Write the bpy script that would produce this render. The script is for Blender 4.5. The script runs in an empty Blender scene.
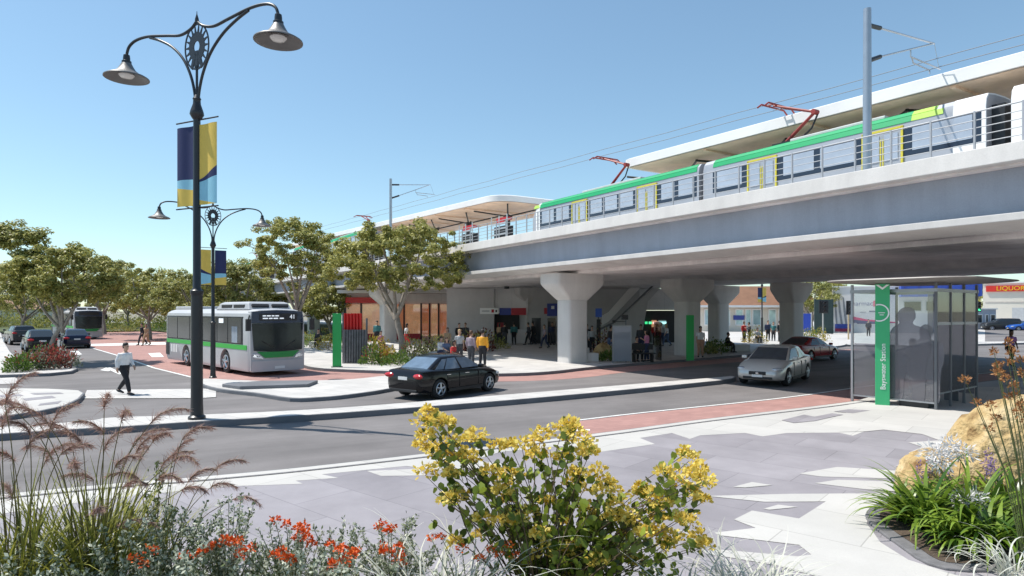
import bpy, bmesh, math, random
import numpy as np
from mathutils import Vector, Matrix, Euler

random.seed(7)
RNG = np.random.default_rng(7)
SC = bpy.context.scene
COL = SC.collection
R = math.radians
PI = math.pi

# ---------------------------------------------------------------- camera model
CAM_H, FOC, CX, HOR = 2.8, 640.0, 512.0, 311.0

def G(px, py, z=0.0):
    """ground point seen at a pixel, for a surface at height z"""
    Y = FOC * (CAM_H - z) / (py - HOR)
    return ((px - CX) * Y / FOC, Y)

def AT(px, Y):
    return (px - CX) * Y / FOC

def ZAT(py, Y):
    return CAM_H + (HOR - py) * Y / FOC

# ---------------------------------------------------------------- materials
_M = {}

def nodes_of(m):
    m.use_nodes = True
    return m.node_tree.nodes, m.node_tree.links

def set_in(b, name, val):
    if name in b.inputs:
        b.inputs[name].default_value = val

def mat(name, col, rough=0.6, metal=0.0, var=0.12, scale=3.0, bump=0.0, bscale=40.0, spec=0.5, coat=0.0, emit=0.0, island=0.0, detail=6.0):
    """principled material with noise mottling, optional bump and per-island variation"""
    if name in _M:
        return _M[name]
    m = bpy.data.materials.new(name)
    N, L = nodes_of(m)
    b = N['Principled BSDF']
    c = (*col, 1.0)
    b.inputs['Roughness'].default_value = rough
    b.inputs['Metallic'].default_value = metal
    set_in(b, 'Specular IOR Level', spec)
    set_in(b, 'Coat Weight', coat)
    set_in(b, 'Coat Roughness', 0.05)
    tc = N.new('ShaderNodeTexCoord')
    src = None
    if var > 0:
        n = N.new('ShaderNodeTexNoise')
        n.inputs['Scale'].default_value = scale
        n.inputs['Detail'].default_value = detail
        n.inputs['Roughness'].default_value = 0.6
        L.new(tc.outputs['Object'], n.inputs['Vector'])
        r = N.new('ShaderNodeMapRange')
        r.inputs['From Min'].default_value = 0.3
        r.inputs['From Max'].default_value = 0.7
        r.inputs['To Min'].default_value = 1 - var
        r.inputs['To Max'].default_value = 1 + var
        L.new(n.outputs['Fac'], r.inputs['Value'])
        src = r.outputs['Result']
    if island > 0:
        g = N.new('ShaderNodeNewGeometry')
        r2 = N.new('ShaderNodeMapRange')
        r2.inputs['To Min'].default_value = 1 - island
        r2.inputs['To Max'].default_value = 1 + island
        L.new(g.outputs['Random Per Island'], r2.inputs['Value'])
        if src is None:
            src = r2.outputs['Result']
        else:
            mm = N.new('ShaderNodeMath'); mm.operation = 'MULTIPLY'
            L.new(src, mm.inputs[0]); L.new(r2.outputs['Result'], mm.inputs[1])
            src = mm.outputs[0]
    if src is not None:
        h = N.new('ShaderNodeVectorMath'); h.operation = 'SCALE'
        h.inputs[0].default_value = col
        L.new(src, h.inputs['Scale'])
        L.new(h.outputs['Vector'], b.inputs['Base Color'])
    else:
        b.inputs['Base Color'].default_value = c
    if bump > 0:
        n2 = N.new('ShaderNodeTexNoise')
        n2.inputs['Scale'].default_value = bscale
        n2.inputs['Detail'].default_value = 5
        L.new(tc.outputs['Object'], n2.inputs['Vector'])
        bp = N.new('ShaderNodeBump')
        bp.inputs['Strength'].default_value = bump
        bp.inputs['Distance'].default_value = 0.02
        L.new(n2.outputs['Fac'], bp.inputs['Height'])
        L.new(bp.outputs['Normal'], b.inputs['Normal'])
    if emit > 0:
        set_in(b, 'Emission Color', c)
        set_in(b, 'Emission Strength', emit)
    _M[name] = m
    return m

def leaf_mat(name, col, col2, rough=0.5, trans=0.35, spec=0.4):
    """two-tone leaf material, colour picked per leaf, with light passing through"""
    if name in _M:
        return _M[name]
    m = bpy.data.materials.new(name)
    N, L = nodes_of(m)
    b = N['Principled BSDF']
    b.inputs['Roughness'].default_value = rough
    set_in(b, 'Specular IOR Level', spec)
    g = N.new('ShaderNodeNewGeometry')
    mx = N.new('ShaderNodeMix'); mx.data_type = 'RGBA'
    mx.inputs[6].default_value = (*col, 1); mx.inputs[7].default_value = (*col2, 1)
    L.new(g.outputs['Random Per Island'], mx.inputs[0])
    L.new(mx.outputs[2], b.inputs['Base Color'])
    tr = N.new('ShaderNodeBsdfTranslucent')
    L.new(mx.outputs[2], tr.inputs['Color'])
    ms = N.new('ShaderNodeMixShader')
    ms.inputs[0].default_value = trans
    L.new(b.outputs[0], ms.inputs[1]); L.new(tr.outputs[0], ms.inputs[2])
    L.new(ms.outputs[0], N['Material Output'].inputs['Surface'])
    _M[name] = m
    return m

def glass_mat(name, tint=(0.8, 0.85, 0.88), clear=0.75, film=0.0, filmcol=(0.4, 0.42, 0.45)):
    """thin pane: see-through, with a share of mirror reflection and of a pale film"""
    if name in _M:
        return _M[name]
    m = bpy.data.materials.new(name)
    N, L = nodes_of(m)
    N.remove(N['Principled BSDF'])
    t = N.new('ShaderNodeBsdfTransparent'); t.inputs['Color'].default_value = (*tint, 1)
    g = N.new('ShaderNodeBsdfGlossy'); g.inputs['Roughness'].default_value = 0.03
    fr = N.new('ShaderNodeFresnel'); fr.inputs['IOR'].default_value = 1.5
    mp = N.new('ShaderNodeMath'); mp.operation = 'MULTIPLY_ADD'
    mp.inputs[1].default_value = 0.9; mp.inputs[2].default_value = (1 - clear) * 0.3
    L.new(fr.outputs[0], mp.inputs[0])
    ms = N.new('ShaderNodeMixShader')
    L.new(mp.outputs[0], ms.inputs[0]); L.new(t.outputs[0], ms.inputs[1]); L.new(g.outputs[0], ms.inputs[2])
    out = ms
    if film > 0:
        d = N.new('ShaderNodeBsdfDiffuse'); d.inputs['Color'].default_value = (*filmcol, 1)
        m2 = N.new('ShaderNodeMixShader'); m2.inputs[0].default_value = film
        L.new(ms.outputs[0], m2.inputs[1]); L.new(d.outputs[0], m2.inputs[2])
        out = m2
    L.new(out.outputs[0], N['Material Output'].inputs['Surface'])
    _M[name] = m
    return m

def paver_mat(name, c1, c2, mortar, bw, bh, rot, rough=0.75, msize=0.006, var=0.1, offset=0.5, dirt=0.12):
    """paving units with thin joints laid at an angle, units differ a little, plus soft dirt"""
    if name in _M:
        return _M[name]
    m = bpy.data.materials.new(name)
    N, L = nodes_of(m)
    b = N['Principled BSDF']
    b.inputs['Roughness'].default_value = rough
    set_in(b, 'Specular IOR Level', 0.3)
    tc = N.new('ShaderNodeTexCoord')
    mp = N.new('ShaderNodeMapping'); mp.inputs['Rotation'].default_value = (0, 0, -rot)
    L.new(tc.outputs['Object'], mp.inputs['Vector'])
    br = N.new('ShaderNodeTexBrick')
    br.offset = offset
    br.inputs['Scale'].default_value = 1.0
    br.inputs['Brick Width'].default_value = bw
    br.inputs['Row Height'].default_value = bh
    br.inputs['Mortar Size'].default_value = msize
    br.inputs['Mortar Smooth'].default_value = 0.3
    br.inputs['Color1'].default_value = (*c1, 1)
    br.inputs['Color2'].default_value = (*c2, 1)
    br.inputs['Mortar'].default_value = (*mortar, 1)
    L.new(mp.outputs[0], br.inputs['Vector'])
    n = N.new('ShaderNodeTexNoise'); n.inputs['Scale'].default_value = 0.7; n.inputs['Detail'].default_value = 8; n.inputs['Roughness'].default_value = 0.65
    L.new(tc.outputs['Object'], n.inputs['Vector'])
    r = N.new('ShaderNodeMapRange'); r.inputs['From Min'].default_value = 0.3; r.inputs['From Max'].default_value = 0.7
    r.inputs['To Min'].default_value = 1 - dirt; r.inputs['To Max'].default_value = 1 + dirt * 0.6
    L.new(n.outputs['Fac'], r.inputs['Value'])
    n3 = N.new('ShaderNodeTexNoise'); n3.inputs['Scale'].default_value = 60; n3.inputs['Detail'].default_value = 3
    L.new(tc.outputs['Object'], n3.inputs['Vector'])
    r3 = N.new('ShaderNodeMapRange'); r3.inputs['To Min'].default_value = 1 - var; r3.inputs['To Max'].default_value = 1 + var
    L.new(n3.outputs['Fac'], r3.inputs['Value'])
    mm = N.new('ShaderNodeMath'); mm.operation = 'MULTIPLY'
    L.new(r.outputs[0], mm.inputs[0]); L.new(r3.outputs[0], mm.inputs[1])
    h = N.new('ShaderNodeVectorMath'); h.operation = 'SCALE'
    L.new(br.outputs['Color'], h.inputs[0]); L.new(mm.outputs[0], h.inputs['Scale'])
    L.new(h.outputs[0], b.inputs['Base Color'])
    bp = N.new('ShaderNodeBump'); bp.inputs['Strength'].default_value = 0.25; bp.inputs['Distance'].default_value = 0.01
    L.new(n3.outputs['Fac'], bp.inputs['Height']); L.new(bp.outputs[0], b.inputs['Normal'])
    _M[name] = m
    return m

def asphalt_mat(name, col, streak_rot=0.5):
    if name in _M:
        return _M[name]
    m = bpy.data.materials.new(name)
    N, L = nodes_of(m)
    b = N['Principled BSDF']
    b.inputs['Roughness'].default_value = 0.8
    set_in(b, 'Specular IOR Level', 0.3)
    tc = N.new('ShaderNodeTexCoord')
    def noise(scale, lo, hi, rot=None, stretch=None, detail=6):
        n = N.new('ShaderNodeTexNoise'); n.inputs['Scale'].default_value = scale; n.inputs['Detail'].default_value = detail
        n.inputs['Roughness'].default_value = 0.65
        if rot is not None:
            mp = N.new('ShaderNodeMapping'); mp.vector_type = 'TEXTURE'
            mp.inputs['Rotation'].default_value = (0, 0, rot); mp.inputs['Scale'].default_value = stretch
            L.new(tc.outputs['Object'], mp.inputs['Vector']); L.new(mp.outputs[0], n.inputs['Vector'])
        else:
            L.new(tc.outputs['Object'], n.inputs['Vector'])
        r = N.new('ShaderNodeMapRange'); r.inputs['From Min'].default_value = 0.3; r.inputs['From Max'].default_value = 0.7
        r.inputs['To Min'].default_value = lo; r.inputs['To Max'].default_value = hi
        L.new(n.outputs['Fac'], r.inputs['Value'])
        return n, r.outputs[0]
    n1, a = noise(0.5, 0.76, 1.2, streak_rot, (14, 0.8, 1))
    n2, c = noise(120, 0.7, 1.3)
    n3, d = noise(0.35, 0.80, 1.15)
    m1 = N.new('ShaderNodeMath'); m1.operation = 'MULTIPLY'; L.new(a, m1.inputs[0]); L.new(c, m1.inputs[1])
    m2 = N.new('ShaderNodeMath'); m2.operation = 'MULTIPLY'; L.new(m1.outputs[0], m2.inputs[0]); L.new(d, m2.inputs[1])
    h = N.new('ShaderNodeVectorMath'); h.operation = 'SCALE'; h.inputs[0].default_value = col
    L.new(m2.outputs[0], h.inputs['Scale']); L.new(h.outputs[0], b.inputs['Base Color'])
    bp = N.new('ShaderNodeBump'); bp.inputs['Strength'].default_value = 0.3; bp.inputs['Distance'].default_value = 0.01
    L.new(n2.outputs['Fac'], bp.inputs['Height']); L.new(bp.outputs[0], b.inputs['Normal'])
    _M[name] = m
    return m

# ---------------------------------------------------------------- mesh builder
class MB:
    def __init__(s):
        s.v, s.f, s.mi = [], [], []
        s.x = None            # current transform
        s.m = 0
    def add(s, verts, faces, x=None):
        o = len(s.v)
        for p in verts:
            p = Vector(p)
            if x is not None: p = x @ p
            if s.x is not None: p = s.x @ p
            s.v.append(p[:])
        for f in faces:
            s.f.append([i + o for i in f]); s.mi.append(s.m)
        return s
    def box(s, c, d, rot=None):
        hx, hy, hz = d[0] / 2, d[1] / 2, d[2] / 2
        vs = [(-hx, -hy, -hz), (hx, -hy, -hz), (hx, hy, -hz), (-hx, hy, -hz), (-hx, -hy, hz), (hx, -hy, hz), (hx, hy, hz), (-hx, hy, hz)]
        x = Matrix.Translation(c)
        if rot: x = x @ Euler(rot).to_matrix().to_4x4()
        return s.add(vs, [(0, 3, 2, 1), (4, 5, 6, 7), (0, 1, 5, 4), (1, 2, 6, 5), (2, 3, 7, 6), (3, 0, 4, 7)], x)
    def prism(s, poly, z0, z1, cap0=True, cap1=True):
        a = sum(poly[i][0] * poly[(i + 1) % len(poly)][1] - poly[(i + 1) % len(poly)][0] * poly[i][1] for i in range(len(poly)))
        if a < 0: poly = poly[::-1]
        n = len(poly)
        vs = [(p[0], p[1], z0) for p in poly] + [(p[0], p[1], z1) for p in poly]
        fs = [(i, (i + 1) % n, n + (i + 1) % n, n + i) for i in range(n)]
        if cap1: fs.append(tuple(range(n, 2 * n)))
        if cap0: fs.append(tuple(range(n - 1, -1, -1)))
        return s.add(vs, fs)
    def sheet(s, poly, z):
        a = sum(poly[i][0] * poly[(i + 1) % len(poly)][1] - poly[(i + 1) % len(poly)][0] * poly[i][1] for i in range(len(poly)))
        if a < 0: poly = poly[::-1]
        return s.add([(p[0], p[1], z) for p in poly], [tuple(range(len(poly)))])
    def loft(s, rings, closed=True, caps=True, x=None):
        n = len(rings[0]); vs = [p for r in rings for p in r]; fs = []
        for k in range(len(rings) - 1):
            for i in range(n if closed else n - 1):
                j = (i + 1) % n
                fs.append((k * n + i, k * n + j, (k + 1) * n + j, (k + 1) * n + i))
        if caps:
            fs.append(tuple(range(n - 1, -1, -1))); fs.append(tuple((len(rings) - 1) * n + i for i in range(n)))
        return s.add(vs, fs, x)
    def tube(s, pts, r, n=8, caps=True):
        pts = [Vector(p) for p in pts]
        if not hasattr(r, '__len__'): r = [r] * len(pts)
        rings = []
        ref = Vector((0, 0, 1))
        t0 = (pts[-1] - pts[0]).normalized() if (pts[-1] - pts[0]).length > 1e-6 else Vector((0, 0, 1))
        if abs(t0.z) > 0.8: ref = Vector((1, 0, 0))
        for i, p in enumerate(pts):
            a = pts[max(i - 1, 0)]; b = pts[min(i + 1, len(pts) - 1)]
            t = (b - a).normalized()
            u = t.cross(ref)
            if u.length < 1e-4: u = t.cross(Vector((0, 1, 0)))
            u.normalize(); w = t.cross(u)
            rings.append([p + (u * math.cos(2 * PI * k / n) + w * math.sin(2 * PI * k / n)) * r[i] for k in range(n)])
        return s.loft(rings, True, caps)
    def lathe(s, prof, n=20, c=(0, 0, 0), axis='Z'):
        rings = []
        for (r, z) in prof:
            rings.append([(r * math.cos(2 * PI * k / n), r * math.sin(2 * PI * k / n), z) for k in range(n)])
        x = Matrix.Translation(c)
        if axis == 'Y': x = x @ Matrix.Rotation(R(-90), 4, 'X')
        if axis == 'X': x = x @ Matrix.Rotation(R(90), 4, 'Y')
        return s.loft(rings, True, True, x)
    def quad(s, a, b, c, d):
        return s.add([a, b, c, d], [(0, 1, 2, 3)])
    def build(s, name, mats, parent=None, smooth=None, bevel=0.0, bseg=2, loc=None, rotz=None, subd=0, fixn=False):
        me = bpy.data.meshes.new(name)
        me.from_pydata(s.v, [], s.f)
        if not isinstance(mats, (list, tuple)): mats = [mats]
        for mm in mats: me.materials.append(mm)
        if len(mats) > 1: me.polygons.foreach_set('material_index', s.mi)
        me.update()
        if fixn:
            bm = bmesh.new(); bm.from_mesh(me)
            bmesh.ops.remove_doubles(bm, verts=bm.verts, dist=1e-5)
            bmesh.ops.recalc_face_normals(bm, faces=bm.faces)
            bm.to_mesh(me); bm.free()
        if bevel > 0:
            bm = bmesh.new(); bm.from_mesh(me)
            bmesh.ops.remove_doubles(bm, verts=bm.verts, dist=1e-5)
            eds = [e for e in bm.edges if len(e.link_faces) == 2 and e.calc_face_angle(0) > R(28)]
            bmesh.ops.bevel(bm, geom=eds, offset=bevel, segments=bseg, profile=0.5, affect='EDGES', clamp_overlap=True)
            bm.to_mesh(me); bm.free()
        if smooth is not None:
            me.polygons.foreach_set('use_smooth', [True] * len(me.polygons))
            me.set_sharp_from_angle(angle=R(smooth))
        o = bpy.data.objects.new(name, me)
        COL.objects.link(o)
        if parent is not None: o.parent = parent
        if loc is not None: o.location = loc
        if rotz is not None: o.rotation_euler = (0, 0, rotz)
        return o

def tag(o, label=None, cat=None, group=None, kind=None):
    if label: o['label'] = label
    if cat: o['category'] = cat
    if group: o['group'] = group
    if kind: o['kind'] = kind
    return o

def thing(name, label, cat, loc=(0, 0, 0), rotz=0.0, group=None, scale=None):
    o = bpy.data.objects.new(name, None)
    o.empty_display_size = 0.2
    COL.objects.link(o)
    o.location = loc; o.rotation_euler = (0, 0, rotz)
    if scale: o.scale = (scale, scale, scale) if not hasattr(scale, '__len__') else scale
    return tag(o, label, cat, group)

def struct(o):
    o['kind'] = 'structure'
    return o

def copy_tree(o, parent=None):
    c = o.copy(); COL.objects.link(c)
    c.parent = parent
    for ch in list(o.children):
        copy_tree(ch, c)
    return c

def place(o, loc, rotz=0.0, label=None, scale=None, group=None):
    o.location = loc; o.rotation_euler = (0, 0, rotz)
    if scale: o.scale = (scale, scale, scale) if not hasattr(scale, '__len__') else scale
    if label: o['label'] = label
    if group: o['group'] = group
    return o

_FONT = {}
def text_mesh(body, size, extr=0.004, align='CENTER', shear=0.0):
    cu = bpy.data.curves.new('lettering', 'FONT')
    cu.body = body; cu.size = size; cu.extrude = extr
    cu.align_x = align; cu.align_y = 'CENTER'; cu.shear = shear
    o = bpy.data.objects.new('lettering', cu); COL.objects.link(o)
    dg = bpy.context.evaluated_depsgraph_get(); dg.update()
    me = bpy.data.meshes.new_from_object(o.evaluated_get(dg))
    COL.objects.unlink(o); bpy.data.objects.remove(o)
    return me

def text(body, size, x, material, name='lettering', parent=None, extr=0.004):
    """x = 4x4 matrix: text plane XY with +Z towards the reader"""
    me = text_mesh(body, size, extr)
    me.transform(x)
    me.materials.clear(); me.materials.append(material)
    o = bpy.data.objects.new(name, me); COL.objects.link(o)
    if parent is not None: o.parent = parent
    return o

def frame_m(origin, xdir, ydir):
    xd = Vector(xdir).normalized(); yd = Vector(ydir).normalized(); zd = xd.cross(yd).normalized()
    m = Matrix((( xd.x, yd.x, zd.x, origin[0]), (xd.y, yd.y, zd.y, origin[1]), (xd.z, yd.z, zd.z, origin[2]), (0, 0, 0, 1)))
    return m

def spline(pts, n=6, closed=False):
    """Catmull-Rom through points"""
    P = [np.array(p, float) for p in pts]; out = []
    m = len(P)
    for i in range(m if closed else m - 1):
        if closed:
            p0, p1, p2, p3 = P[(i - 1) % m], P[i], P[(i + 1) % m], P[(i + 2) % m]
        else:
            p0, p1, p2, p3 = P[max(i - 1, 0)], P[i], P[i + 1], P[min(i + 2, m - 1)]
        for k in range(n):
            t = k / n
            out.append(tuple(0.5 * ((2 * p1) + (-p0 + p2) * t + (2 * p0 - 5 * p1 + 4 * p2 - p3) * t * t + (-p0 + 3 * p1 - 3 * p2 + p3) * t ** 3)))
    if not closed: out.append(tuple(P[-1]))
    return out

def offset_line(pts, d):
    """shift a polyline sideways (left positive)"""
    out = []
    for i, p in enumerate(pts):
        a = pts[max(i - 1, 0)]; b = pts[min(i + 1, len(pts) - 1)]
        tx, ty = b[0] - a[0], b[1] - a[1]; l = math.hypot(tx, ty) or 1
        out.append((p[0] - ty / l * d, p[1] + tx / l * d))
    return out

def inset_poly(poly, d):
    a = sum(poly[i][0] * poly[(i + 1) % len(poly)][1] - poly[(i + 1) % len(poly)][0] * poly[i][1] for i in range(len(poly)))
    if a < 0: poly = poly[::-1]
    n = len(poly); out = []
    for i in range(n):
        p0, p1, p2 = Vector(poly[i - 1]), Vector(poly[i]), Vector(poly[(i + 1) % n])
        e1 = (p1 - p0).normalized(); e2 = (p2 - p1).normalized()
        n1 = Vector((-e1.y, e1.x)); n2 = Vector((-e2.y, e2.x))
        b = (n1 + n2)
        if b.length < 1e-3: b = n1
        b.normalize()
        k = d / max(0.35, b.dot(n1))
        out.append(tuple(p1 + b * k))
    return out

def quads_mesh(name, V, parent, material, mid=None, nper=4):
    """V: (N, nper, 3) array of separate leaves -> one mesh"""
    V = np.asarray(V, dtype=np.float32)
    N = V.shape[0]
    me = bpy.data.meshes.new(name)
    me.vertices.add(N * nper)
    me.vertices.foreach_set('co', V.reshape(-1))
    me.loops.add(N * nper)
    me.loops.foreach_set('vertex_index', np.arange(N * nper, dtype=np.int32))
    me.polygons.add(N)
    me.polygons.foreach_set('loop_start', np.arange(0, N * nper, nper, dtype=np.int32))
    me.polygons.foreach_set('loop_total', np.full(N, nper, dtype=np.int32))
    mats = material if isinstance(material, (list, tuple)) else [material]
    for mm in mats: me.materials.append(mm)
    if mid is not None: me.polygons.foreach_set('material_index', np.asarray(mid, dtype=np.int32))
    me.update(calc_edges=True)
    o = bpy.data.objects.new(name, me); COL.objects.link(o)
    if parent is not None: o.parent = parent
    return o

def unit(a):
    return a / np.maximum(np.linalg.norm(a, axis=-1, keepdims=True), 1e-9)

def leaves_at(C, D, Lg, Wd, rng=RNG, fold=0.0, tipw=0.5):
    """pointed leaf quads at base points C along directions D"""
    C = np.asarray(C, float); D = unit(np.asarray(D, float))
    n = len(C)
    rnd = rng.normal(size=(n, 3))
    S = unit(np.cross(D, rnd))
    Lg = np.broadcast_to(Lg, (n,))[:, None]; Wd = np.broadcast_to(Wd, (n,))[:, None]
    a = C; b = C + D * Lg * tipw + S * Wd * 0.5; c = C + D * Lg; d = C + D * Lg * tipw - S * Wd * 0.5
    return np.stack([a, b, c, d], axis=1)

def leaves6(C, D, Lg, Wd, rng=RNG, tipw=0.5):
    """rounded six sided leaves"""
    C = np.asarray(C, float); D = unit(np.asarray(D, float)); n = len(C)
    S = unit(np.cross(D, rng.normal(size=(n, 3))))
    N = np.cross(D, S)
    Lg = np.broadcast_to(Lg, (n,))[:, None]; Wd = np.broadcast_to(Wd, (n,))[:, None]
    cup = N * Wd * 0.12
    return np.stack([C, C + D * Lg * .28 + S * Wd * .5 + cup, C + D * Lg * .72 + S * Wd * .44 + cup, C + D * Lg, C + D * Lg * .72 - S * Wd * .44 + cup, C + D * Lg * .28 - S * Wd * .5 + cup], axis=1)

def leaves_n(C, Nn, Lg, Wd, rng=RNG, tipw=0.5):
    """pointed leaf quads whose faces look along Nn"""
    C = np.asarray(C, float); Nn = unit(np.asarray(Nn, float)); n = len(C)
    D = unit(np.cross(Nn, rng.normal(size=(n, 3)))); S = np.cross(Nn, D)
    Lg = np.broadcast_to(Lg, (n,))[:, None]; Wd = np.broadcast_to(Wd, (n,))[:, None]
    a = C - D * Lg * .5
    return np.stack([a, a + D * Lg * tipw + S * Wd * 0.5, a + D * Lg, a + D * Lg * tipw - S * Wd * 0.5], axis=1)
# ---------------------------------------------------------------- world, sun, camera
W = bpy.data.worlds.new('World'); SC.world = W
W.use_nodes = True
SUN_DIR = Vector((-0.46, 0.10, 0.88)).normalized()
_n, _l = W.node_tree.nodes, W.node_tree.links
sky = _n.new('ShaderNodeTexSky'); sky.sky_type = 'NISHITA'; sky.sun_disc = False
sky.sun_elevation = math.asin(SUN_DIR.z); sky.sun_rotation = math.atan2(SUN_DIR.x, SUN_DIR.y)
sky.altitude = 0; sky.air_density = 1.0; sky.dust_density = 0.25; sky.ozone_density = 0.9
gm = _n.new('ShaderNodeGamma'); gm.inputs['Gamma'].default_value = 0.84
mu = _n.new('ShaderNodeVectorMath'); mu.operation = 'MULTIPLY'; mu.inputs[1].default_value = (0.98, 1.16, 1.18)
_l.new(sky.outputs[0], gm.inputs['Color']); _l.new(gm.outputs[0], mu.inputs[0]); _l.new(mu.outputs[0], _n['Background'].inputs['Color'])
_n['Background'].inputs['Strength'].default_value = 0.14
sl = bpy.data.lights.new('sun', 'SUN'); sl.energy = 4.5; sl.angle = R(0.5); sl.color = (1.0, 0.955, 0.88)
so = bpy.data.objects.new('sun', sl); COL.objects.link(so)
so.rotation_euler = SUN_DIR.to_track_quat('Z', 'Y').to_euler(); so.location = SUN_DIR * 60
cd = bpy.data.cameras.new('camera'); co = bpy.data.objects.new('camera', cd); COL.objects.link(co)
co.location = (0, 0, CAM_H); co.rotation_euler = (R(90), 0, 0)
cd.sensor_width = 36.0; cd.lens = 36.0 * FOC / 1024.0
cd.shift_y = (HOR - 288.0) / 1024.0
cd.clip_start = 0.05; cd.clip_end = 6000
SC.camera = co
vs = SC.view_settings
vs.view_transform = 'Standard'; vs.look = 'None'; vs.gamma = 1.0; vs.use_curve_mapping = False
vs.exposure = 0.36
SC.cycles.max_bounces = 10
SC.cycles.diffuse_bounces = 6
SC.cycles.transparent_max_bounces = 24
SC.cycles.use_denoising = True

# ---------------------------------------------------------------- surface materials
M_ASPH = asphalt_mat('asphalt', (0.185, 0.172, 0.170), 0.5)
M_RED = paver_mat('red_lane', (0.42, 0.240, 0.212), (0.36, 0.205, 0.182), (0.30, 0.18, 0.165), 0.4, 0.2, 0.5, 0.8, 0.008)
M_LIGHT = paver_mat('light_paving', (0.57, 0.55, 0.525), (0.50, 0.48, 0.46), (0.30, 0.29, 0.28), 0.9, 0.6, R(-40), 0.7, 0.008)
M_KERB = mat('shade_toned_kerb_concrete', (0.145, 0.15, 0.165), 0.8, var=0.15, scale=1.3, bump=0.15, bscale=60)  # dark bluish shade of the kerb faces is put into this colour
M_GREYP = paver_mat('grey_paving', (0.335, 0.312, 0.330), (0.280, 0.260, 0.276), (0.215, 0.20, 0.212), 1.6, 0.95, R(-40.5), 0.55, 0.008, 0.10, 0.5, 0.20)
M_WHITEP = paver_mat('white_paving', (0.535, 0.515, 0.485), (0.475, 0.46, 0.435), (0.36, 0.345, 0.325), 1.7, 1.15, R(-40.5), 0.7, 0.008, 0.06, 0.5, 0.1)
M_PAINT = mat('road_paint', (0.72, 0.72, 0.70), 0.7, var=0.15, scale=6)
M_GROUND = mat('far_ground', (0.22, 0.20, 0.15), 0.95, var=0.25, scale=0.05)
M_SOIL = mat('bark_mulch', (0.085, 0.060, 0.042), 0.95, var=0.4, scale=14, bump=0.8, bscale=50)
M_EDGE = mat('stone_edging', (0.16, 0.155, 0.16), 0.8, var=0.2, scale=10, bump=0.2)

SW = 0.13
def on(z, *pts): return [G(px, py, z) for px, py in pts]

b = MB(); b.sheet([(-2500, -300), (2500, -300), (2500, 4000), (-2500, 4000)], -0.05)
struct(b.build('ground', M_GROUND))
b = MB(); b.sheet([(-160, -30), (190, -30), (190, 200), (-160, 200)], 0.0)
struct(b.build('road', M_ASPH))

# near plaza: kerb line sweeping from lower left to the right of the shelter
K1 = [(-60, -14), (-22, 2.6)] + on(SW, (0, 494), (194, 477), (340, 463), (590, 434), (700, 419.5), (850, 401.5), (940, 387), (1024, 376.5), (1100, 368)) + [(60, 50), (150, 104)]
K1 = spline(K1, 6)
back = [(150, -28), (-60, -28)]
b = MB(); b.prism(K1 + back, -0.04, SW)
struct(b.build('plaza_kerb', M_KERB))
K1i = offset_line(K1, -0.10)
b = MB(); b.sheet(K1i + [(150, -27.5), (-59, -27.5)], SW + 0.004)
struct(b.build('plaza_pavement', M_GREYP))

# white paving: border along the kerb with a stepped edge, and jagged fields to the right
ZP = SW + 0.0065
def zm(ox, oy, s, *pts): return [G(ox + x / s, oy + y / s, ZP) for x, y in pts]
z5 = lambda *p: zm(180, 440, 4.23, *p)
z7 = lambda *p: zm(700, 376, 2.88, *p)
border_far = [p for p in offset_line(K1, -0.05)]
seg = [p for p in border_far if -7.9 < p[0] < 14.5]
border_near = (z7((520, 75), (470, 108), (500, 150), (440, 172), (400, 163), (250, 164), (180, 174), (130, 164), (0, 171))
               + on(ZP, (690, 439), (672, 433), (640, 438), (655, 444), (600, 452), (560, 446), (500, 452), (470, 461))
               + z5((1016, 104), (600, 145), (670, 160), (490, 172), (520, 185), (200, 196), (0, 216)) + on(ZP, (120, 497), (60, 505), (0, 514)))
whites = [seg + border_near,
          z5((790, 131), (1016, 121), (1040, 150), (850, 152)),
          on(ZP, (405, 466), (470, 460), (520, 466), (440, 470)),
          z7((285, 281), (395, 262), (585, 274), (575, 296), (350, 290)),
          z7((330, 309), (395, 299), (575, 305), (560, 332), (470, 326)),
          z7((18, 346), (250, 340), (560, 338), (500, 375), (480, 425), (520, 480), (600, 530), (760, 580), (900, 640), (500, 640), (330, 576), (215, 545), (20, 512), (28, 498), (280, 520), (320, 515), (285, 487), (60, 460), (42, 452), (160, 438), (98, 414), (150, 388), (285, 411), (362, 362), (185, 363)),
          z7((183, 383), (225, 371), (280, 378), (200, 386)),
          z7((95, 320), (150, 306), (208, 315), (130, 322)),
          z7((500, 152), (640, 150), (700, 165), (800, 158), (860, 140), (1000, 180), (800, 270), (700, 262), (640, 240), (560, 262), (625, 232), (600, 222), (640, 205), (600, 192), (690, 186), (640, 168)),
          z7((430, 78), (560, 40), (900, 30), (1100, 90), (1000, 160), (860, 150), (800, 158), (700, 165), (560, 152), (480, 160), (400, 162))]
b = MB()
for i, w in enumerate(whites):
    b.sheet(w, ZP + 0.0007 * i)
struct(b.build('white_pavement', M_WHITEP))
b = MB()
b.sheet(offset_line(seg, -0.24) + offset_line(seg, -0.31)[::-1], ZP + 0.0095)
struct(b.build('gutter_strip_pavement', M_EDGE))
# grey inlay inside the white border
b = MB(); b.sheet(z7((235, 128), (300, 112), (330, 118), (380, 108), (412, 112), (330, 130), (270, 136)), ZP + 0.009)
b.sheet(z7((385, 103), (430, 96), (490, 100), (440, 108)), ZP + 0.0095)
struct(b.build('grey_pavement_inlay', M_GREYP))

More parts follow.
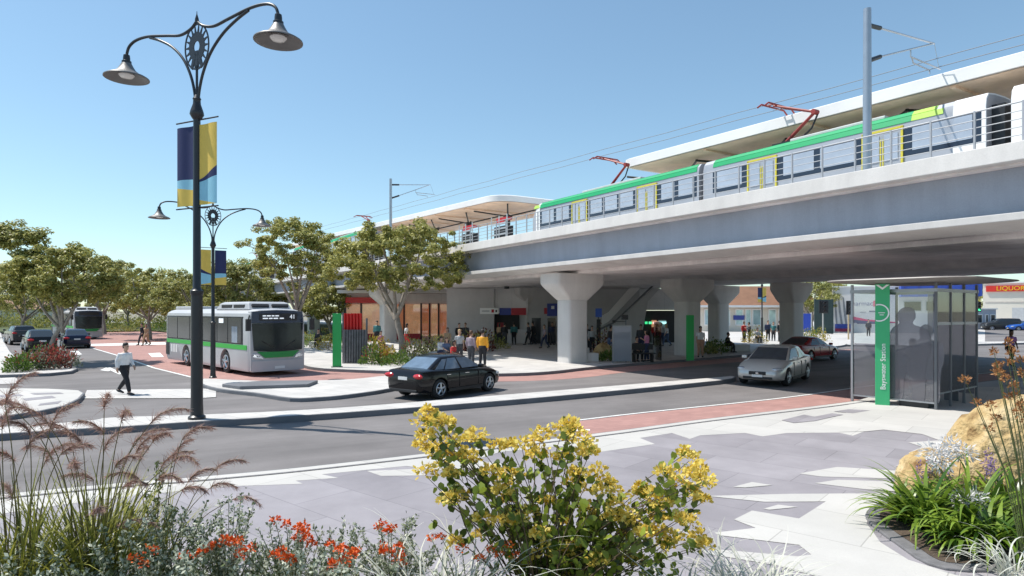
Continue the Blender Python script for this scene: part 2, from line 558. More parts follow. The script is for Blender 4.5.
# red bus lane beside the near kerb
seg = [p for p in K1 if 1.5 < p[0] < 100]
e0 = offset_line(seg, 0.10)
e1 = [((p[0], p[1])) for p in offset_line(seg, 2.0)]
b = MB(); b.sheet(e0 + e1[::-1][:-1] + [on(0, (578, 433))[0]], 0.005)
struct(b.build('red_bus_lane', M_RED))
b = MB()
tl = on(0, (535, 430.5), (590, 429.5), (590, 431), (535, 432))
b.sheet(tl, 0.009)
ll = offset_line(seg, 2.06); lh = offset_line(seg, 2.16)
b.sheet(ll[2:] + lh[2:][::-1], 0.009)
struct(b.build('bus_lane_marking', M_PAINT))

# long median
mf = [(-60, -7), (-25, 8.4)] + on(0.15, (0, 427), (110, 417.5), (200, 414.5), (340, 407.5), (512, 394), (640, 383.5), (720, 377))
mn = [(-60, -8.2), (-25, 7.4)] + on(0.15, (0, 434), (110, 427.5), (200, 421.5), (340, 413), (512, 400), (640, 388.5), (720, 380.5))
mf = spline(mf, 5); mn = spline(mn, 5)
tip = on(0.15, (732, 375.8), (736, 376.8), (733, 378.5))
MED = mf + tip + mn[::-1]
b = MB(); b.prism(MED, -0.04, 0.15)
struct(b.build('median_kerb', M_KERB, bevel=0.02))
b = MB(); b.sheet(inset_poly(MED, 0.05), 0.155)
struct(b.build('median_pavement', M_LIGHT))

# under-bridge footpath and station forecourt
SF = on(SW, (150, 329.5), (190, 333), (230, 340), (268, 350), (290, 358), (303, 365), (318, 368), (345, 369.5), (385, 371), (440, 373), (500, 373.6), (550, 371.5), (608, 365.5), (733, 355.7), (800, 349.5), (842, 345.5), (846, 343), (835, 340), (800, 336), (770, 332))
SFs = spline(SF, 4)
S_POLY = SFs + [(75, 170), (-150, 170)]
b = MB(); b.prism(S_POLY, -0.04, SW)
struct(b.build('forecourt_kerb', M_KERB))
b = MB(); b.sheet(inset_poly(S_POLY, 0.07), SW + 0.004)
struct(b.build('forecourt_pavement', M_LIGHT))

# red busway, then the red strip along the forecourt kerb
ri = [p for p in SFs if 4.2 > p[0]]
strip_in = [p for p in offset_line(SFs[: -4 * 4], -0.02)]
strip_out = [p for p in offset_line(SFs, -1.9)]
b = MB()
left = on(0, (60, 337), (92, 347.5), (125, 357), (157, 368), (200, 378.5), (256, 381), (310, 381), (352, 380), (400, 375.5))
iA = min(range(len(SFs)), key=lambda i: abs(SFs[i][0] - left[-1][0] - 0.6) + (0 if SFs[i][1] < 40 else 99))
so_ = [p for p in strip_out[iA:] if p[0] > left[-1][0] + 0.5 and p[1] < 47]
iB = max(i for i, p in enumerate(SFs) if p[1] < 47 and i > iA)
b.sheet(left + so_ + SFs[:iB + 1][::-1] + on(0, (100, 330)), 0.005)
struct(b.build('red_busway', M_RED))
b = MB()
lw = on(0, (60, 337), (92, 347.5), (125, 357), (157, 368), (196, 377.5))
b.sheet(offset_line(lw, -0.04) + offset_line(lw, -0.18)[::-1], 0.009)
b.sheet(on(0, (70, 346.6), (82, 344.3), (190, 341.5), (200, 344)), 0.010)
# arrows and dashes on the lanes
b.sheet(on(0, (148, 353.5), (160, 352.8), (164, 357), (152, 357.2)), 0.011)
b.sheet(on(0, (106, 368.5), (110, 367.6), (124, 374), (119, 374.6)), 0.011)
b.sheet(on(0, (100, 370.4), (106, 367.8), (114, 369.6), (108, 371.4)), 0.012)
b.sheet(on(0, (70, 351.5), (78, 351), (82, 354.5), (74, 355.2)), 0.011)
struct(b.build('lane_marking', M_PAINT))

# bus island with its raised pad
ISL = on(0.12, (204, 378.5), (256, 380.6), (310, 380.3), (352, 379), (388, 375.5), (425, 375), (436, 376.2), (425, 380), (390, 388.5), (350, 394.5), (320, 397.3), (290, 398), (256, 393), (217, 388.5), (200, 383))
ISLs = spline(ISL, 3, True)
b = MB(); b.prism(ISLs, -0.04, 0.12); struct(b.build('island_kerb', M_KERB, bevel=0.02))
b = MB(); b.sheet(inset_poly(ISLs, 0.06), 0.125); struct(b.build('island_pavement', M_LIGHT))
pad = on(0.26, (222, 383.2), (262, 380.0), (318, 379.6), (308, 383.4), (240, 385.6))
b = MB(); b.prism(pad, 0.12, 0.24); struct(b.build('island_platform_kerb', M_KERB, bevel=0.02))

# left corner island, left footpath and the crossing between
LI = on(SW, (-160, 419), (-60, 418), (0, 416.5), (40, 411), (66, 405.5), (80, 398.5), (85, 393), (80, 390.2), (50, 388.6), (0, 388), (-160, 388))
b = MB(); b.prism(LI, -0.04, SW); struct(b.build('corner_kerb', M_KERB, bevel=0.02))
b = MB(); b.sheet(inset_poly(LI, 0.06), SW + 0.005); struct(b.build('corner_pavement', M_WHITEP))
b = MB()
for q in ([(22, 399), (52, 396), (56, 398), (26, 401)], [(-10, 396), (20, 394.5), (24, 396), (-8, 398)], [(40, 404), (62, 401), (58, 404), (38, 406)], [(30, 393.4), (60, 392.6), (64, 394), (34, 395)]):
    b.sheet(on(SW, *q), SW + 0.01)
struct(b.build('corner_pavement_inlay', M_GREYP))
LF = on(SW, (-200, 378), (-60, 376.5), (0, 375), (50, 373.2), (72, 371), (78, 368.3), (73, 366), (55, 364.6), (22, 362), (11, 352), (4, 341), (1, 332)) + [(-75, 110), (-150, 110)]
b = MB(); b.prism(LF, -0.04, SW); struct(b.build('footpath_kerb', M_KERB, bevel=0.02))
b = MB(); b.sheet(inset_poly(LF, 0.06), SW + 0.005); struct(b.build('footpath', M_LIGHT))
b = MB(); b.sheet(on(0.02, (87, 390.0), (205, 388.6), (216, 390), (216, 397), (200, 398), (83, 398.4)), 0.02)
b.sheet(on(0, (-40, 379), (15, 377.5), (22, 383.5), (-40, 386)), 0.012)
struct(b.build('crossing_pavement', M_LIGHT))

# footpath on the far side of the cross street
FF = on(SW, (838, 342.5), (845, 344.8), (900, 345.6), (985, 344), (1040, 342.5), (1150, 341)) + [(170, 62), (190, 160), (36, 160)]
b = MB(); b.prism(FF, -0.04, SW); struct(b.build('street_kerb', M_KERB))
b = MB(); b.sheet(inset_poly(FF, 0.3), SW + 0.005); struct(b.build('street_footpath', M_LIGHT))
# driveway with parking at the far right
b = MB(); b.sheet(on(SW + 0.01, (985, 341.5), (1060, 341), (1120, 328), (985, 329)), SW + 0.012)
struct(b.build('car_park', M_ASPH))

# lawn strip behind the busway
b = MB(); b.sheet(on(SW, (20, 333), (95, 331.5), (150, 330.3), (190, 334), (225, 338), (262, 346), (285, 346)) + [(-8, 62), (-12, 120), (-140, 160), (-110, 95)], SW + 0.012)
struct(b.build('lawn', mat('lawn_grass', (0.065, 0.085, 0.025), 0.95, var=0.3, scale=2.0)))

# planting beds in the plaza
BED1 = spline([(-9, 1.5), (-9.5, 4.6), (-7.0, 6.15), (-4, 6.35), (-1.6, 6.2), (0.6, 6.0), (1.9, 5.5), (2.3, 4.5), (2.0, 3), (1, 1.5), (-4, 1.0)], 4, True)
b = MB(); b.prism(BED1, 0.1, 0.19); struct(b.build('bed_kerb', M_EDGE, bevel=0.015))
b = MB(); b.sheet(inset_poly(BED1, 0.12), 0.20); struct(b.build('bed_ground', M_SOIL))
BED2 = spline(on(SW, (866, 520), (874, 507), (900, 494), (940, 470), (1000, 455), (1100, 440)) + [(12, 9.5), (12, 6), (7.5, 6.0), (5.6, 6.5)] + on(SW, (946, 571), (896, 545)), 4, True)
b = MB(); b.prism(BED2, 0.1, 0.165); struct(b.build('bed_kerb', M_EDGE, bevel=0.015))
b = MB(); b.sheet(inset_poly(BED2, 0.16), 0.17); struct(b.build('bed_ground', M_SOIL))
# ---------------------------------------------------------------- station bridge
B_ROT = math.atan2(-0.844, 0.537)
B_X = Matrix.Translation((12, 15, 0)) @ Matrix.Rotation(B_ROT, 4, 'Z')
def BW(t, s, z): return B_X @ Vector((-t, s, z))

def concrete(name, col, dirt=0.14):
    """cast concrete: blotches, faint vertical runs of dirt, fine bump"""
    m = bpy.data.materials.new(name)
    N, L = nodes_of(m)
    bs = N['Principled BSDF']; bs.inputs['Roughness'].default_value = 0.82; set_in(bs, 'Specular IOR Level', 0.3)
    tc = N.new('ShaderNodeTexCoord')
    outs = []
    for sc, st, lo, hi in ((0.5, (1, 1, 1), 1 - dirt * 0.6, 1 + dirt * 0.5), (1.6, (1, 1, 0.10), 1 - dirt * 0.6, 1 + dirt * 0.4), (30, (1, 1, 1), 0.95, 1.05)):
        mp = N.new('ShaderNodeMapping'); mp.inputs['Scale'].default_value = st
        L.new(tc.outputs['Object'], mp.inputs['Vector'])
        n = N.new('ShaderNodeTexNoise'); n.inputs['Scale'].default_value = sc; n.inputs['Detail'].default_value = 7; n.inputs['Roughness'].default_value = 0.6
        L.new(mp.outputs[0], n.inputs['Vector'])
        r = N.new('ShaderNodeMapRange'); r.inputs['From Min'].default_value = 0.3; r.inputs['From Max'].default_value = 0.7
        r.inputs['To Min'].default_value = lo; r.inputs['To Max'].default_value = hi
        L.new(n.outputs['Fac'], r.inputs['Value']); outs.append(r.outputs[0]); last = n
    m1 = N.new('ShaderNodeMath'); m1.operation = 'MULTIPLY'; L.new(outs[0], m1.inputs[0]); L.new(outs[1], m1.inputs[1])
    m2 = N.new('ShaderNodeMath'); m2.operation = 'MULTIPLY'; L.new(m1.outputs[0], m2.inputs[0]); L.new(outs[2], m2.inputs[1])
    h = N.new('ShaderNodeVectorMath'); h.operation = 'SCALE'; h.inputs[0].default_value = col
    L.new(m2.outputs[0], h.inputs['Scale']); L.new(h.outputs[0], bs.inputs['Base Color'])
    bp = N.new('ShaderNodeBump'); bp.inputs['Strength'].default_value = 0.15; bp.inputs['Distance'].default_value = 0.01
    L.new(last.outputs['Fac'], bp.inputs['Height']); L.new(bp.outputs[0], bs.inputs['Normal'])
    return m

M_CONC = concrete('pale_concrete', (0.62, 0.60, 0.58))
M_CONC2 = concrete('soffit_concrete', (0.82, 0.775, 0.755), 0.22)
M_FASC = concrete('fascia_concrete_blue_shade', (0.35, 0.385, 0.455), 0.16)  # concrete with the blue of skylit shade mixed into its colour
M_STEELW = mat('galvanised_rail', (0.62, 0.64, 0.66), 0.4, metal=0.5, var=0.05)
M_WHITE = mat('white_metal_sheet', (0.82, 0.81, 0.80), 0.45, var=0.04, scale=0.6)
M_TIMBER = mat('timber_soffit', (0.74, 0.56, 0.41), 0.6, var=0.14, scale=1.2)
M_BLACK = mat('black_metal', (0.018, 0.019, 0.022), 0.42, var=0.1, spec=0.5)
M_STEEL = mat('steel_pole', (0.42, 0.45, 0.49), 0.35, metal=0.7, var=0.06)

bridge = thing('rail_bridge', 'long elevated concrete railway bridge crossing over the forecourt and street', 'bridge', (12, 15, 0), B_ROT)
T0, T1 = -26.0, 165.0
def extr(name, prof, m, t0=T0, t1=T1, bevel=0.0):
    b = MB(); r0 = [(-t0, s, z) for s, z in prof]; r1 = [(-t1, s, z) for s, z in prof]
    b.loft([r0, r1], True, True)
    return b.build(name, m, bridge, bevel=bevel, fixn=True)
extr('parapet', [(-0.12, 6.34), (0.20, 6.34), (0.20, 6.80), (-0.06, 6.80)], M_CONC, bevel=0.02)
extr('walkway_slab', [(0.206, 6.31), (2.3, 6.31), (2.3, 6.42), (0.206, 6.42)], M_CONC2)
extr('fascia', [(0.66, 5.14), (0.95, 5.14), (0.95, 6.306), (0.60, 6.306)], M_FASC)
extr('edge_lip', [(0.0, 4.95), (0.9, 4.78), (0.9, 5.136), (0.0, 5.136)], M_CONC, bevel=0.015)
extr('cantilever_soffit', [(0.904, 4.80), (2.0, 4.86), (2.0, 5.35), (0.904, 5.35)], M_CONC2)
extr('girder', [(2.05, 4.70), (8.6, 4.70), (9.4, 5.15), (9.4, 5.46), (2.05, 5.46)], M_CONC2)
extr('girder', [(13.2, 5.15), (14.0, 4.70), (20.6, 4.70), (20.6, 5.46), (13.2, 5.46)], M_CONC2)
extr('track_deck', [(2.306, 5.47), (22.6, 5.47), (22.6, 5.72), (2.306, 5.72)], M_CONC2)
extr('recess_soffit', [(9.41, 5.36), (13.19, 5.36), (13.19, 5.46), (9.41, 5.46)], M_CONC2)
extr('parapet', [(22.61, 4.78), (24.2, 4.9), (24.2, 6.80), (23.9, 6.80), (23.9, 5.72), (22.61, 5.72)], M_CONC)

def pier(t, s, name='pier', w=0.62, d=0.56, cap=True, capw=1.52, capd=0.86, base=SW):
    def rr(hx, hy, z, rad=0.16):
        pts = []
        for sx, sy, a0 in ((1, 1, 0), (-1, 1, 90), (-1, -1, 180), (1, -1, 270)):
            for k in range(4):
                a = R(a0 + k * 30)
                pts.append((-t + sx * (hx - rad) + rad * math.cos(a), s + sy * (hy - rad) + rad * math.sin(a), z))
        return pts
    b = MB(); b.loft([rr(d, w, base), rr(d, w, 3.36)])
    p = b.build(name, M_CONC, bridge, smooth=35)
    b = MB(); b.loft([rr(d + 0.02, w + 0.02, 3.364), rr(d + 0.10, w + 0.16, 3.50, 0.18), rr(capd - 0.04, capw - 0.06, 4.10, 0.2), rr(capd, capw, 4.24, 0.2), rr(capd, capw, 4.70 - 0.004, 0.2)])
    b.build('pier_cap', M_CONC, p, smooth=35)
pier(20.2, 2.35); pier(20.8, 11.6); pier(20.3, 21.2, capw=1.25)
pier(26.6, 21.4); pier(38.0, 11.6); pier(38, 20.6)
pier(46.5, 2.6, capw=1.5)
pier(58, 11.6); pier(70, 2.6); pier(70, 20.6); pier(95, 2.6); pier(-12.5, 20.8)

# railing, one panel after another
M_RAIL = mat('railing_paint', (0.40, 0.42, 0.45), 0.5, metal=0.0, var=0.05)
def railing_panel(t, w):
    b = MB()
    for k, z in enumerate((6.96, 7.15, 7.34, 7.74, 7.53)):
        b.tube([(-t, 0.05, z), (-t - w, 0.05, z)], 0.020 if k == 3 else 0.012, 6)
    b.box((-t - 0.03, 0.05, 7.28), (0.04, 0.05, 0.96))
    return b.build('railing_panel', M_RAIL, bridge)
t = -5.0
while t < 60:
    railing_panel(t, 1.0); t += 1.0

# ---------------------------------------------------------------- train
M_SILV = mat('train_silver', (0.40, 0.415, 0.45), 0.4, metal=0.3, var=0.08, scale=1)
M_TGREEN = mat('train_green', (0.015, 0.36, 0.13), 0.4, var=0.06, scale=0.8)
M_TLIME = mat('train_lime', (0.42, 0.66, 0.10), 0.4, var=0.05)
M_TWHITE = mat('train_white', (0.80, 0.80, 0.79), 0.35, var=0.04)
M_TYEL = mat('door_yellow', (0.62, 0.54, 0.06), 0.5, var=0.05)
M_TDARK = mat('dark_glass_band', (0.022, 0.032, 0.055), 0.12, var=0.0, spec=0.6)
M_TPANE = mat('glass_painted_sky', (0.44, 0.48, 0.545), 0.14, metal=0.25, var=0.12, scale=1.1)  # pale blue base colour stands in for the reflected sky
M_PANTO = mat('pantograph_red', (0.30, 0.035, 0.03), 0.5, var=0.1)
M_GREY = mat('roof_grey', (0.50, 0.51, 0.52), 0.6, var=0.08)

def section(hw, top, zb=0.15):
    """train body section as (y, z)"""
    return [(-hw, zb), (-hw, 2.9), (-hw * 0.965, 3.12), (-hw * 0.86, 3.27), (-hw * 0.55, top - 0.03), (0, top), (hw * 0.55, top - 0.03), (hw * 0.86, 3.27), (hw * 0.965, 3.12), (hw, 2.9), (hw, zb)]

def carriage(label, t0, t1, nose=False, lime_end=False, panto=None, doors=None, loc_z=5.8, group='carriages of the near train'):
    tc = (t0 + t1) / 2; L = (t1 - t0)
    o = thing('train_carriage', label, 'train', BW(tc, 4.4, loc_z), B_ROT, group)
    # local x = -t
    b = MB(); hx = L / 2
    rings = []
    if nose:
        for (dx, hw, k, zb) in ((0.0, 0.62, 0.55, 0.5), (0.10, 0.85, 0.66, 0.35), (0.45, 1.08, 0.83, 0.2), (0.9, 1.2, 0.95, 0.15), (1.5, 1.28, 1.0, 0.15)):
            rings.append([(-hx + dx + (1 - min(1, z / 3.3)) * -0.0, y * hw / 1.3, zb + (z - 0.15) * (k * 3.35 - zb) / 3.2) for y, z in section(1.3, 3.35)])
        rings.append([(hx, y, z) for y, z in section(1.3, 3.35)])
    else:
        rings = [[(-hx, y * 0.97, z * 0.99) for y, z in section(1.3, 3.35)], [(-hx + 0.06, y, z) for y, z in section(1.3, 3.35)], [(hx - 0.06, y, z) for y, z in section(1.3, 3.35)], [(hx, y * 0.97, z * 0.99) for y, z in section(1.3, 3.35)]]
    b.loft(rings)
    b.build('body', M_SILV, o, smooth=30, fixn=True)
    x0 = -hx + (1.5 if nose else 0.55); x1 = hx - 0.12
    for sgn in (-1, 1):
        def strip(name, xa, xb, y0, z0, y1, z1, m, th=0.015):
            q = MB(); n = Vector((0, (z1 - z0) * sgn, -(y1 - y0) * sgn * sgn)).normalized()
            n = Vector((0, sgn * abs(z1 - z0), abs(y0 - y1))).normalized() * th
            pts = [Vector((xa, sgn * y0, z0)) + n, Vector((xb, sgn * y0, z0)) + n, Vector((xb, sgn * y1, z1)) + n, Vector((xa, sgn * y1, z1)) + n]
            inn = [p - n * 1.6 for p in pts]
            q.loft([[p[:] for p in inn], [p[:] for p in pts]])
            return q.build(name, m, o, fixn=True)
        xe = x1 - (1.9 if lime_end else 0)
        strip('green_roof_band', x0, xe, 1.3, 2.94, 1.255, 3.115, M_TGREEN)
        strip('green_roof_band', x0, xe, 1.255, 3.125, 1.12, 3.262, M_TGREEN)
        strip('green_roof_band', x0, xe, 1.12, 3.272, 0.74, 3.315, M_TGREEN)
        if lime_end:
            strip('lime_roof_patch', xe + 0.004, xe + 0.9, 1.3, 2.94, 1.255, 3.115, M_TLIME)
            strip('lime_roof_patch', xe + 0.004, xe + 0.7, 1.255, 3.125, 1.12, 3.262, M_TLIME)
        if nose: strip('lime_roof_patch', x0 - 0.62, x0 - 0.004, 1.27, 2.98, 1.2, 3.16, M_TLIME, 0.03)
        strip('window_band', x0, x1, 1.3, 1.88, 1.3, 2.76, M_TDARK)
        ds = doors or (-L * 0.22, L * 0.22)
        for dx in ds:
            f = strip('door', dx - 0.62, dx + 0.62, 1.3, 0.2, 1.3, 2.80, M_SILV, 0.03)
            q = MB()
            for (cx, cz, w, h) in ((dx - 0.62, 1.52, 0.065, 2.64), (dx + 0.62, 1.52, 0.065, 2.64), (dx, 2.83, 1.30, 0.07)):
                q.box((cx, sgn * 1.325, cz), (w, 0.05, h))
            q.build('door_frame', M_TYEL, f)
            for k in (-1, 1):
                q = MB(); q.box((dx + k * 0.29, sgn * 1.335, 2.25), (0.42, 0.03, 0.85)); q.build('door_window', M_TPANE, f)
                q = MB(); q.box((dx + k * 0.04, sgn * 1.34, 1.4), (0.035, 0.02, 2.3)); q.build('door_edge', M_TYEL, f)
        # panes between the doors
        cuts = sorted([x0 + 0.1] + [d + k * 0.8 for d in ds for k in (-1, 1)] + [x1 - 0.1])
        for a, c in zip(cuts[0::2], cuts[1::2]):
            n = max(1, round((c - a) / 1.35))
            w = (c - a) / n
            for i in range(n):
                strip('window', a + i * w + 0.12, a + (i + 1) * w - 0.12, 1.3, 2.02, 1.3, 2.72, M_TPANE, 0.022)
    # white ends and gangway
    if not nose and not lime_end and panto is None:
        b = MB()
        for xx in (-hx + 0.27,):
            b.loft([[(xx - 0.27, y * 1.008, z + 0.01) for y, z in section(1.3, 3.36)], [(xx + 0.27, y * 1.008, z + 0.01) for y, z in section(1.3, 3.36)]])
        b.build('white_end', M_TWHITE, o, smooth=30, fixn=True)
    elif nose:
        b = MB()
        P = lambda dx, f, z: (-hx + dx, f, z)
        b.loft([[P(0.015, -0.6, 1.75), P(0.015, 0.6, 1.75), P(0.47, 0.8, 2.62), P(0.47, -0.8, 2.62)], [P(-0.06, -0.6, 1.75), P(-0.06, 0.6, 1.75), P(0.40, 0.8, 2.68), P(0.40, -0.8, 2.68)]])
        b.build('windscreen', M_TDARK, o, fixn=True)
        b = MB()
        b.loft([[(-hx + 1.02, y * 0.965, z * 0.985) for y, z in section(1.3, 3.36)], [(-hx + 1.50, y * 1.012, z + 0.01) for y, z in section(1.3, 3.36)]])
        b.build('white_end', M_TWHITE, o, smooth=30, fixn=True)
    if lime_end:
        b = MB()
        b.loft([[(hx - 0.85, y * 1.006, z + 0.008) for y, z in section(1.3, 3.36)], [(hx - 0.01, y * 1.006, z + 0.008) for y, z in section(1.3, 3.36)]])
        b.build('white_end', M_TWHITE, o, smooth=30, fixn=True)
    b = MB(); b.box((hx + 0.15, 0, 1.6), (0.34, 1.9, 2.7)); b.build('gangway', M_BLACK, o)
    b = MB(); b.box((0.3, 0, 3.42), (L * 0.34, 1.5, 0.16)); b.build('roof_box', M_GREY, o, bevel=0.04)
    b = MB()
    for bx in (-hx + 2.2, hx - 2.2):
        b.box((bx, 0, 0.05), (2.4, 2.0, 0.35))
        for wx in (-0.8, 0.8):
            for wy in (-0.72, 0.72):
                b.lathe([(0.40, -0.06), (0.42, 0), (0.40, 0.06)], 16, (bx + wx, wy, 0.28), 'Y')
    b.build('bogie', M_BLACK, o)
    if panto is not None:
        p = panto
        q = MB()
        q.box((p, 0, 3.46), (1.0, 1.1, 0.10))
        q.box((p - 0.4, 0.4, 3.40), (0.12, 0.12, 0.2)); q.box((p - 0.4, -0.4, 3.40), (0.12, 0.12, 0.2))
        pg = q.build('pantograph', M_BLACK, o)
        q = MB()
        q.tube([(p - 0.40, 0, 3.52), (p + 0.95, 0, 4.5)], [0.075, 0.055], 8)
        q.tube([(p + 0.95, -0.14, 4.5), (p + 0.95, 0.14, 4.5)], 0.10, 8)
        q.tube([(p + 0.95, 0.05, 4.5), (p - 0.65, 0.25, 5.12)], 0.045, 6)
        q.tube([(p + 0.95, -0.05, 4.5), (p - 0.65, -0.25, 5.12)], 0.045, 6)
        q.build('lower_arm', M_PANTO, pg)
        q = MB(); q.tube([(p + 0.1, 0.1, 3.52), (p + 0.75, 0.1, 3.95), (p + 0.99, 0.1, 4.42)], 0.035, 6); q.build('control_rod', M_BLACK, pg)
        q = MB()
        for dx in (-0.16, 0.16):
            q.tube([(p - 0.7 + dx, -0.95, 4.98), (p - 0.7 + dx, -0.72, 5.14), (p - 0.7 + dx, 0.72, 5.14), (p - 0.7 + dx, 0.95, 4.98)], 0.035, 6)
        q.tube([(p - 0.86, -0.4, 5.13), (p - 0.54, -0.4, 5.13)], 0.03, 6); q.tube([(p - 0.86, 0.4, 5.13), (p - 0.54, 0.4, 5.13)], 0.03, 6)
        q.build('collector_head', M_PANTO, pg)
    return o

carriage('leading green and silver train carriage with sloped white cab', 12.45, 25.7, nose=True, panto=-0.2, doors=(-1.45, 3.55))
carriage('middle train carriage with lime patch beside the white end', 1.95, 12.25, lime_end=True, panto=-1.85, doors=(-2.25, 2.25))
carriage('train carriage cut off by the right edge behind the white gap', -9.6, 1.35)
carriage('far train carriage half hidden behind the round tree crowns', 55, 68, nose=False, panto=4.2, loc_z=7.5, group='carriages of the far train')
carriage('farthest train carriage glimpsed over the trees left of the canopy', 68.4, 82, nose=False, loc_z=7.9, group='carriages of the far train')
carriage('pale green roofed train carriage glimpsed above the bus trees', 104, 118, nose=False, panto=-3.0, loc_z=8.0, group='carriages of the far train')

# ---------------------------------------------------------------- platform with canopies
platf = thing('station_platform', 'long raised concrete platform behind the train on the bridge', 'platform', BW(0, 9.5, 5.73), B_ROT)
b = MB(); b.box((-70, 0, 0.55), (170, 7.0, 1.1)); b.build('platform_body', M_CONC, platf)
b = MB(); b.box((-70, -3.38, 1.105), (170, 0.2, 0.02)); b.build('edge_strip', M_TYEL, platf)

def canopy(label, ta, tb, cols, zb=10.36, round_end=False, s0=5.0, s1=13.0, drop=0.0):
    o = thing('platform_canopy', label, 'canopy', BW((ta + tb) / 2, 9.0, 6.83), B_ROT, 'platform canopies')
    hx = (tb - ta) / 2; hy = (s1 - s0) / 2; z = zb - 6.83
    def outline(ins, rad):
        pts = []
        for sx, sy, a0 in ((1, 1, 0), (-1, 1, 90), (-1, -1, 180), (1, -1, 270)):
            r = rad
            for k in range(7):
                a = R(a0 + k * 15)
                pts.append((sx * (hx - ins - r) + r * math.cos(a), sy * (hy - ins - r) + r * math.sin(a)))
        return pts
    rad = 1.6 if round_end else 0.18
    b = MB()
    b.loft([[(x, y, z + 0.02) for x, y in outline(0.10, rad)], [(x, y, z) for x, y in outline(0.0, rad)], [(x, y, z + 0.40) for x, y in outline(0.0, rad)], [(x, y, z + 0.46) for x, y in outline(0.12, rad)]])
    b.build('roof', M_WHITE, o, smooth=40)
    b = MB(); b.sheet(outline(0.16, rad), z - 0.006); f = b.build('soffit', M_TIMBER, o)
    b = MB()
    n = int((tb - ta) / 5.0)
    for k in range(1, n):
        b.box((-hx + k * (2 * hx) / n, 0, z - 0.05), (0.16, 2 * hy - 0.5, 0.085))
    b.build('soffit_rib', M_TIMBER, f)
    for tcol in cols:
        x = -(tcol - (ta + tb) / 2)
        b = MB(); b.box((x, -1.0, (z - 0.7 - drop) / 2), (0.28, 0.28, z - 0.7 + drop)); c = b.build('column', M_BLACK, o)
        b = MB()
        for dx, dy in ((2.5, -1.6), (-2.5, -1.6), (2.5, 1.6), (-2.5, 1.6)):
            b.tube([(x, -1.0, z - 0.62), (x + dx, -1.0 + dy, z - 0.1)], 0.06, 6)
        b.box((x, -1.0, z - 0.62), (0.5, 0.5, 0.2))
        b.build('strut', M_BLACK, c)
    return o
cn = canopy('flat white canopy with timber underside over the train', -22, 19.2, (18.0, 13.1, 8.2, 3.3, -1.7, -7))
cn.rotation_euler = (0, 0.0125, B_ROT); cn.location.z -= 0.25
cn = canopy('rounded white canopy standing beyond the nose of the train', 32.2, 96, (35.6, 41.9, 48.4, 55, 62, 69), 10.62, True, drop=2.4)
cn.rotation_euler = (0, 0.030, B_ROT); cn.location.z += 0.93

# cabinets behind the railing
M_RED = mat('signal_red', (0.55, 0.03, 0.04), 0.5, var=0.06)
for i, (t, lab) in enumerate(((24.9, 'black trackside cabinet with red panel near the train nose'), (28.9, 'black trackside cabinet with red top farther from the train'))):
    o = thing('trackside_cabinet', lab, 'cabinet', BW(t, 0.95, 6.42), B_ROT, 'trackside cabinets behind the railing')
    b = MB(); b.box((0, 0.1, 0.6), (1.3, 0.5, 1.2)); b.build('body', M_BLACK, o, bevel=0.02)
    b = MB(); b.box((0.05, -0.17, 1.42), (0.9, 0.04, 0.22)); b.box((0.05, 0.1, 1.62), (1.1, 0.4, 0.14)); b.build('red_panel', M_RED, o)
    b = MB()
    for z in (0.75, 1.05, 1.35): b.box((0, -0.2, z), (1.8, 0.03, 0.07))
    for x in (-0.85, 0, 0.85): b.box((x, -0.2, 0.9), (0.07, 0.03, 1.8))
    b.build('guard_frame', M_STEELW, o)

# ---------------------------------------------------------------- catenary masts and wires
def mast(label, t, s, base, top, arm=3.6):
    o = thing('catenary_mast', label, 'mast', BW(t, s, base), B_ROT, 'overhead line masts on the bridge')
    h = top - base
    b = MB(); b.lathe([(0.125, 0), (0.105, h)], 14, (0, 0, 0)); b.build('pole', M_STEEL, o, smooth=40)
    b = MB(); b.lathe([(0.21, 0), (0.21, 0.05)], 12, (0, 0, 0)); b.build('base_plate', M_STEEL, o)
    za, zb = h - 0.46, h - 1.49
    b = MB()
    b.tube([(0, 0.7, za + 0.06), (0, arm, za + 0.34)], 0.028, 6)
    b.tube([(0, 0.7, zb + 0.24), (0, arm - 0.15, za + 0.30)], 0.028, 6)
    b.tube([(0, arm * 0.62, zb + 0.86), (0, arm * 0.62, zb + 0.62), (0, arm + 0.4, zb + 0.62)], 0.024, 6)
    b.tube([(0, arm * 0.64, zb + 0.62), (0, arm * 0.66, zb + 0.46), (0, arm * 0.92, zb + 0.44), (0, arm * 0.92, zb + 0.32)], 0.022, 6)
    b.tube([(0, arm, za + 0.34), (0, arm + 0.3, zb + 0.64)], 0.008, 4)
    b.build('cantilever_arm', M_STEEL, o)
    for z0, z1 in ((za, za + 0.06), (zb, zb + 0.24)):
        b = MB(); b.tube([(0, 0.1, z0), (0, 0.7, z1)], 0.065, 8); b.build('insulator', M_BLACK, o)
mast('tall steel mast holding a wire arm beside the middle carriage', 3.98, 0.6, 6.42, 11.62, 4.0)
mast('slim steel mast rising out of the round tree crown', 40.9, 0.6, 6.42, 13.1, 3.4)
for z0, z1, lab in ((10.78, 12.3, 'upper overhead wire strung above the train roofs'), (10.5, 11.9, 'lower overhead contact wire just above the train roofs')):
    b = MB()
    pts = [BW(-26 + 100 * k / 24, 4.35 if k % 2 else 4.45, z0 + (z1 - z0) * max(0, (-26 + 100 * k / 24)) / 45.0 * (1 if k < 16 else 0.98)) for k in range(25)]
    b.tube([p[:] for p in pts], 0.014, 4)
    tag(b.build('overhead_wire', mat('wire', (0.22, 0.25, 0.29), 0.6, var=0)), lab, 'wire', 'overhead wires')
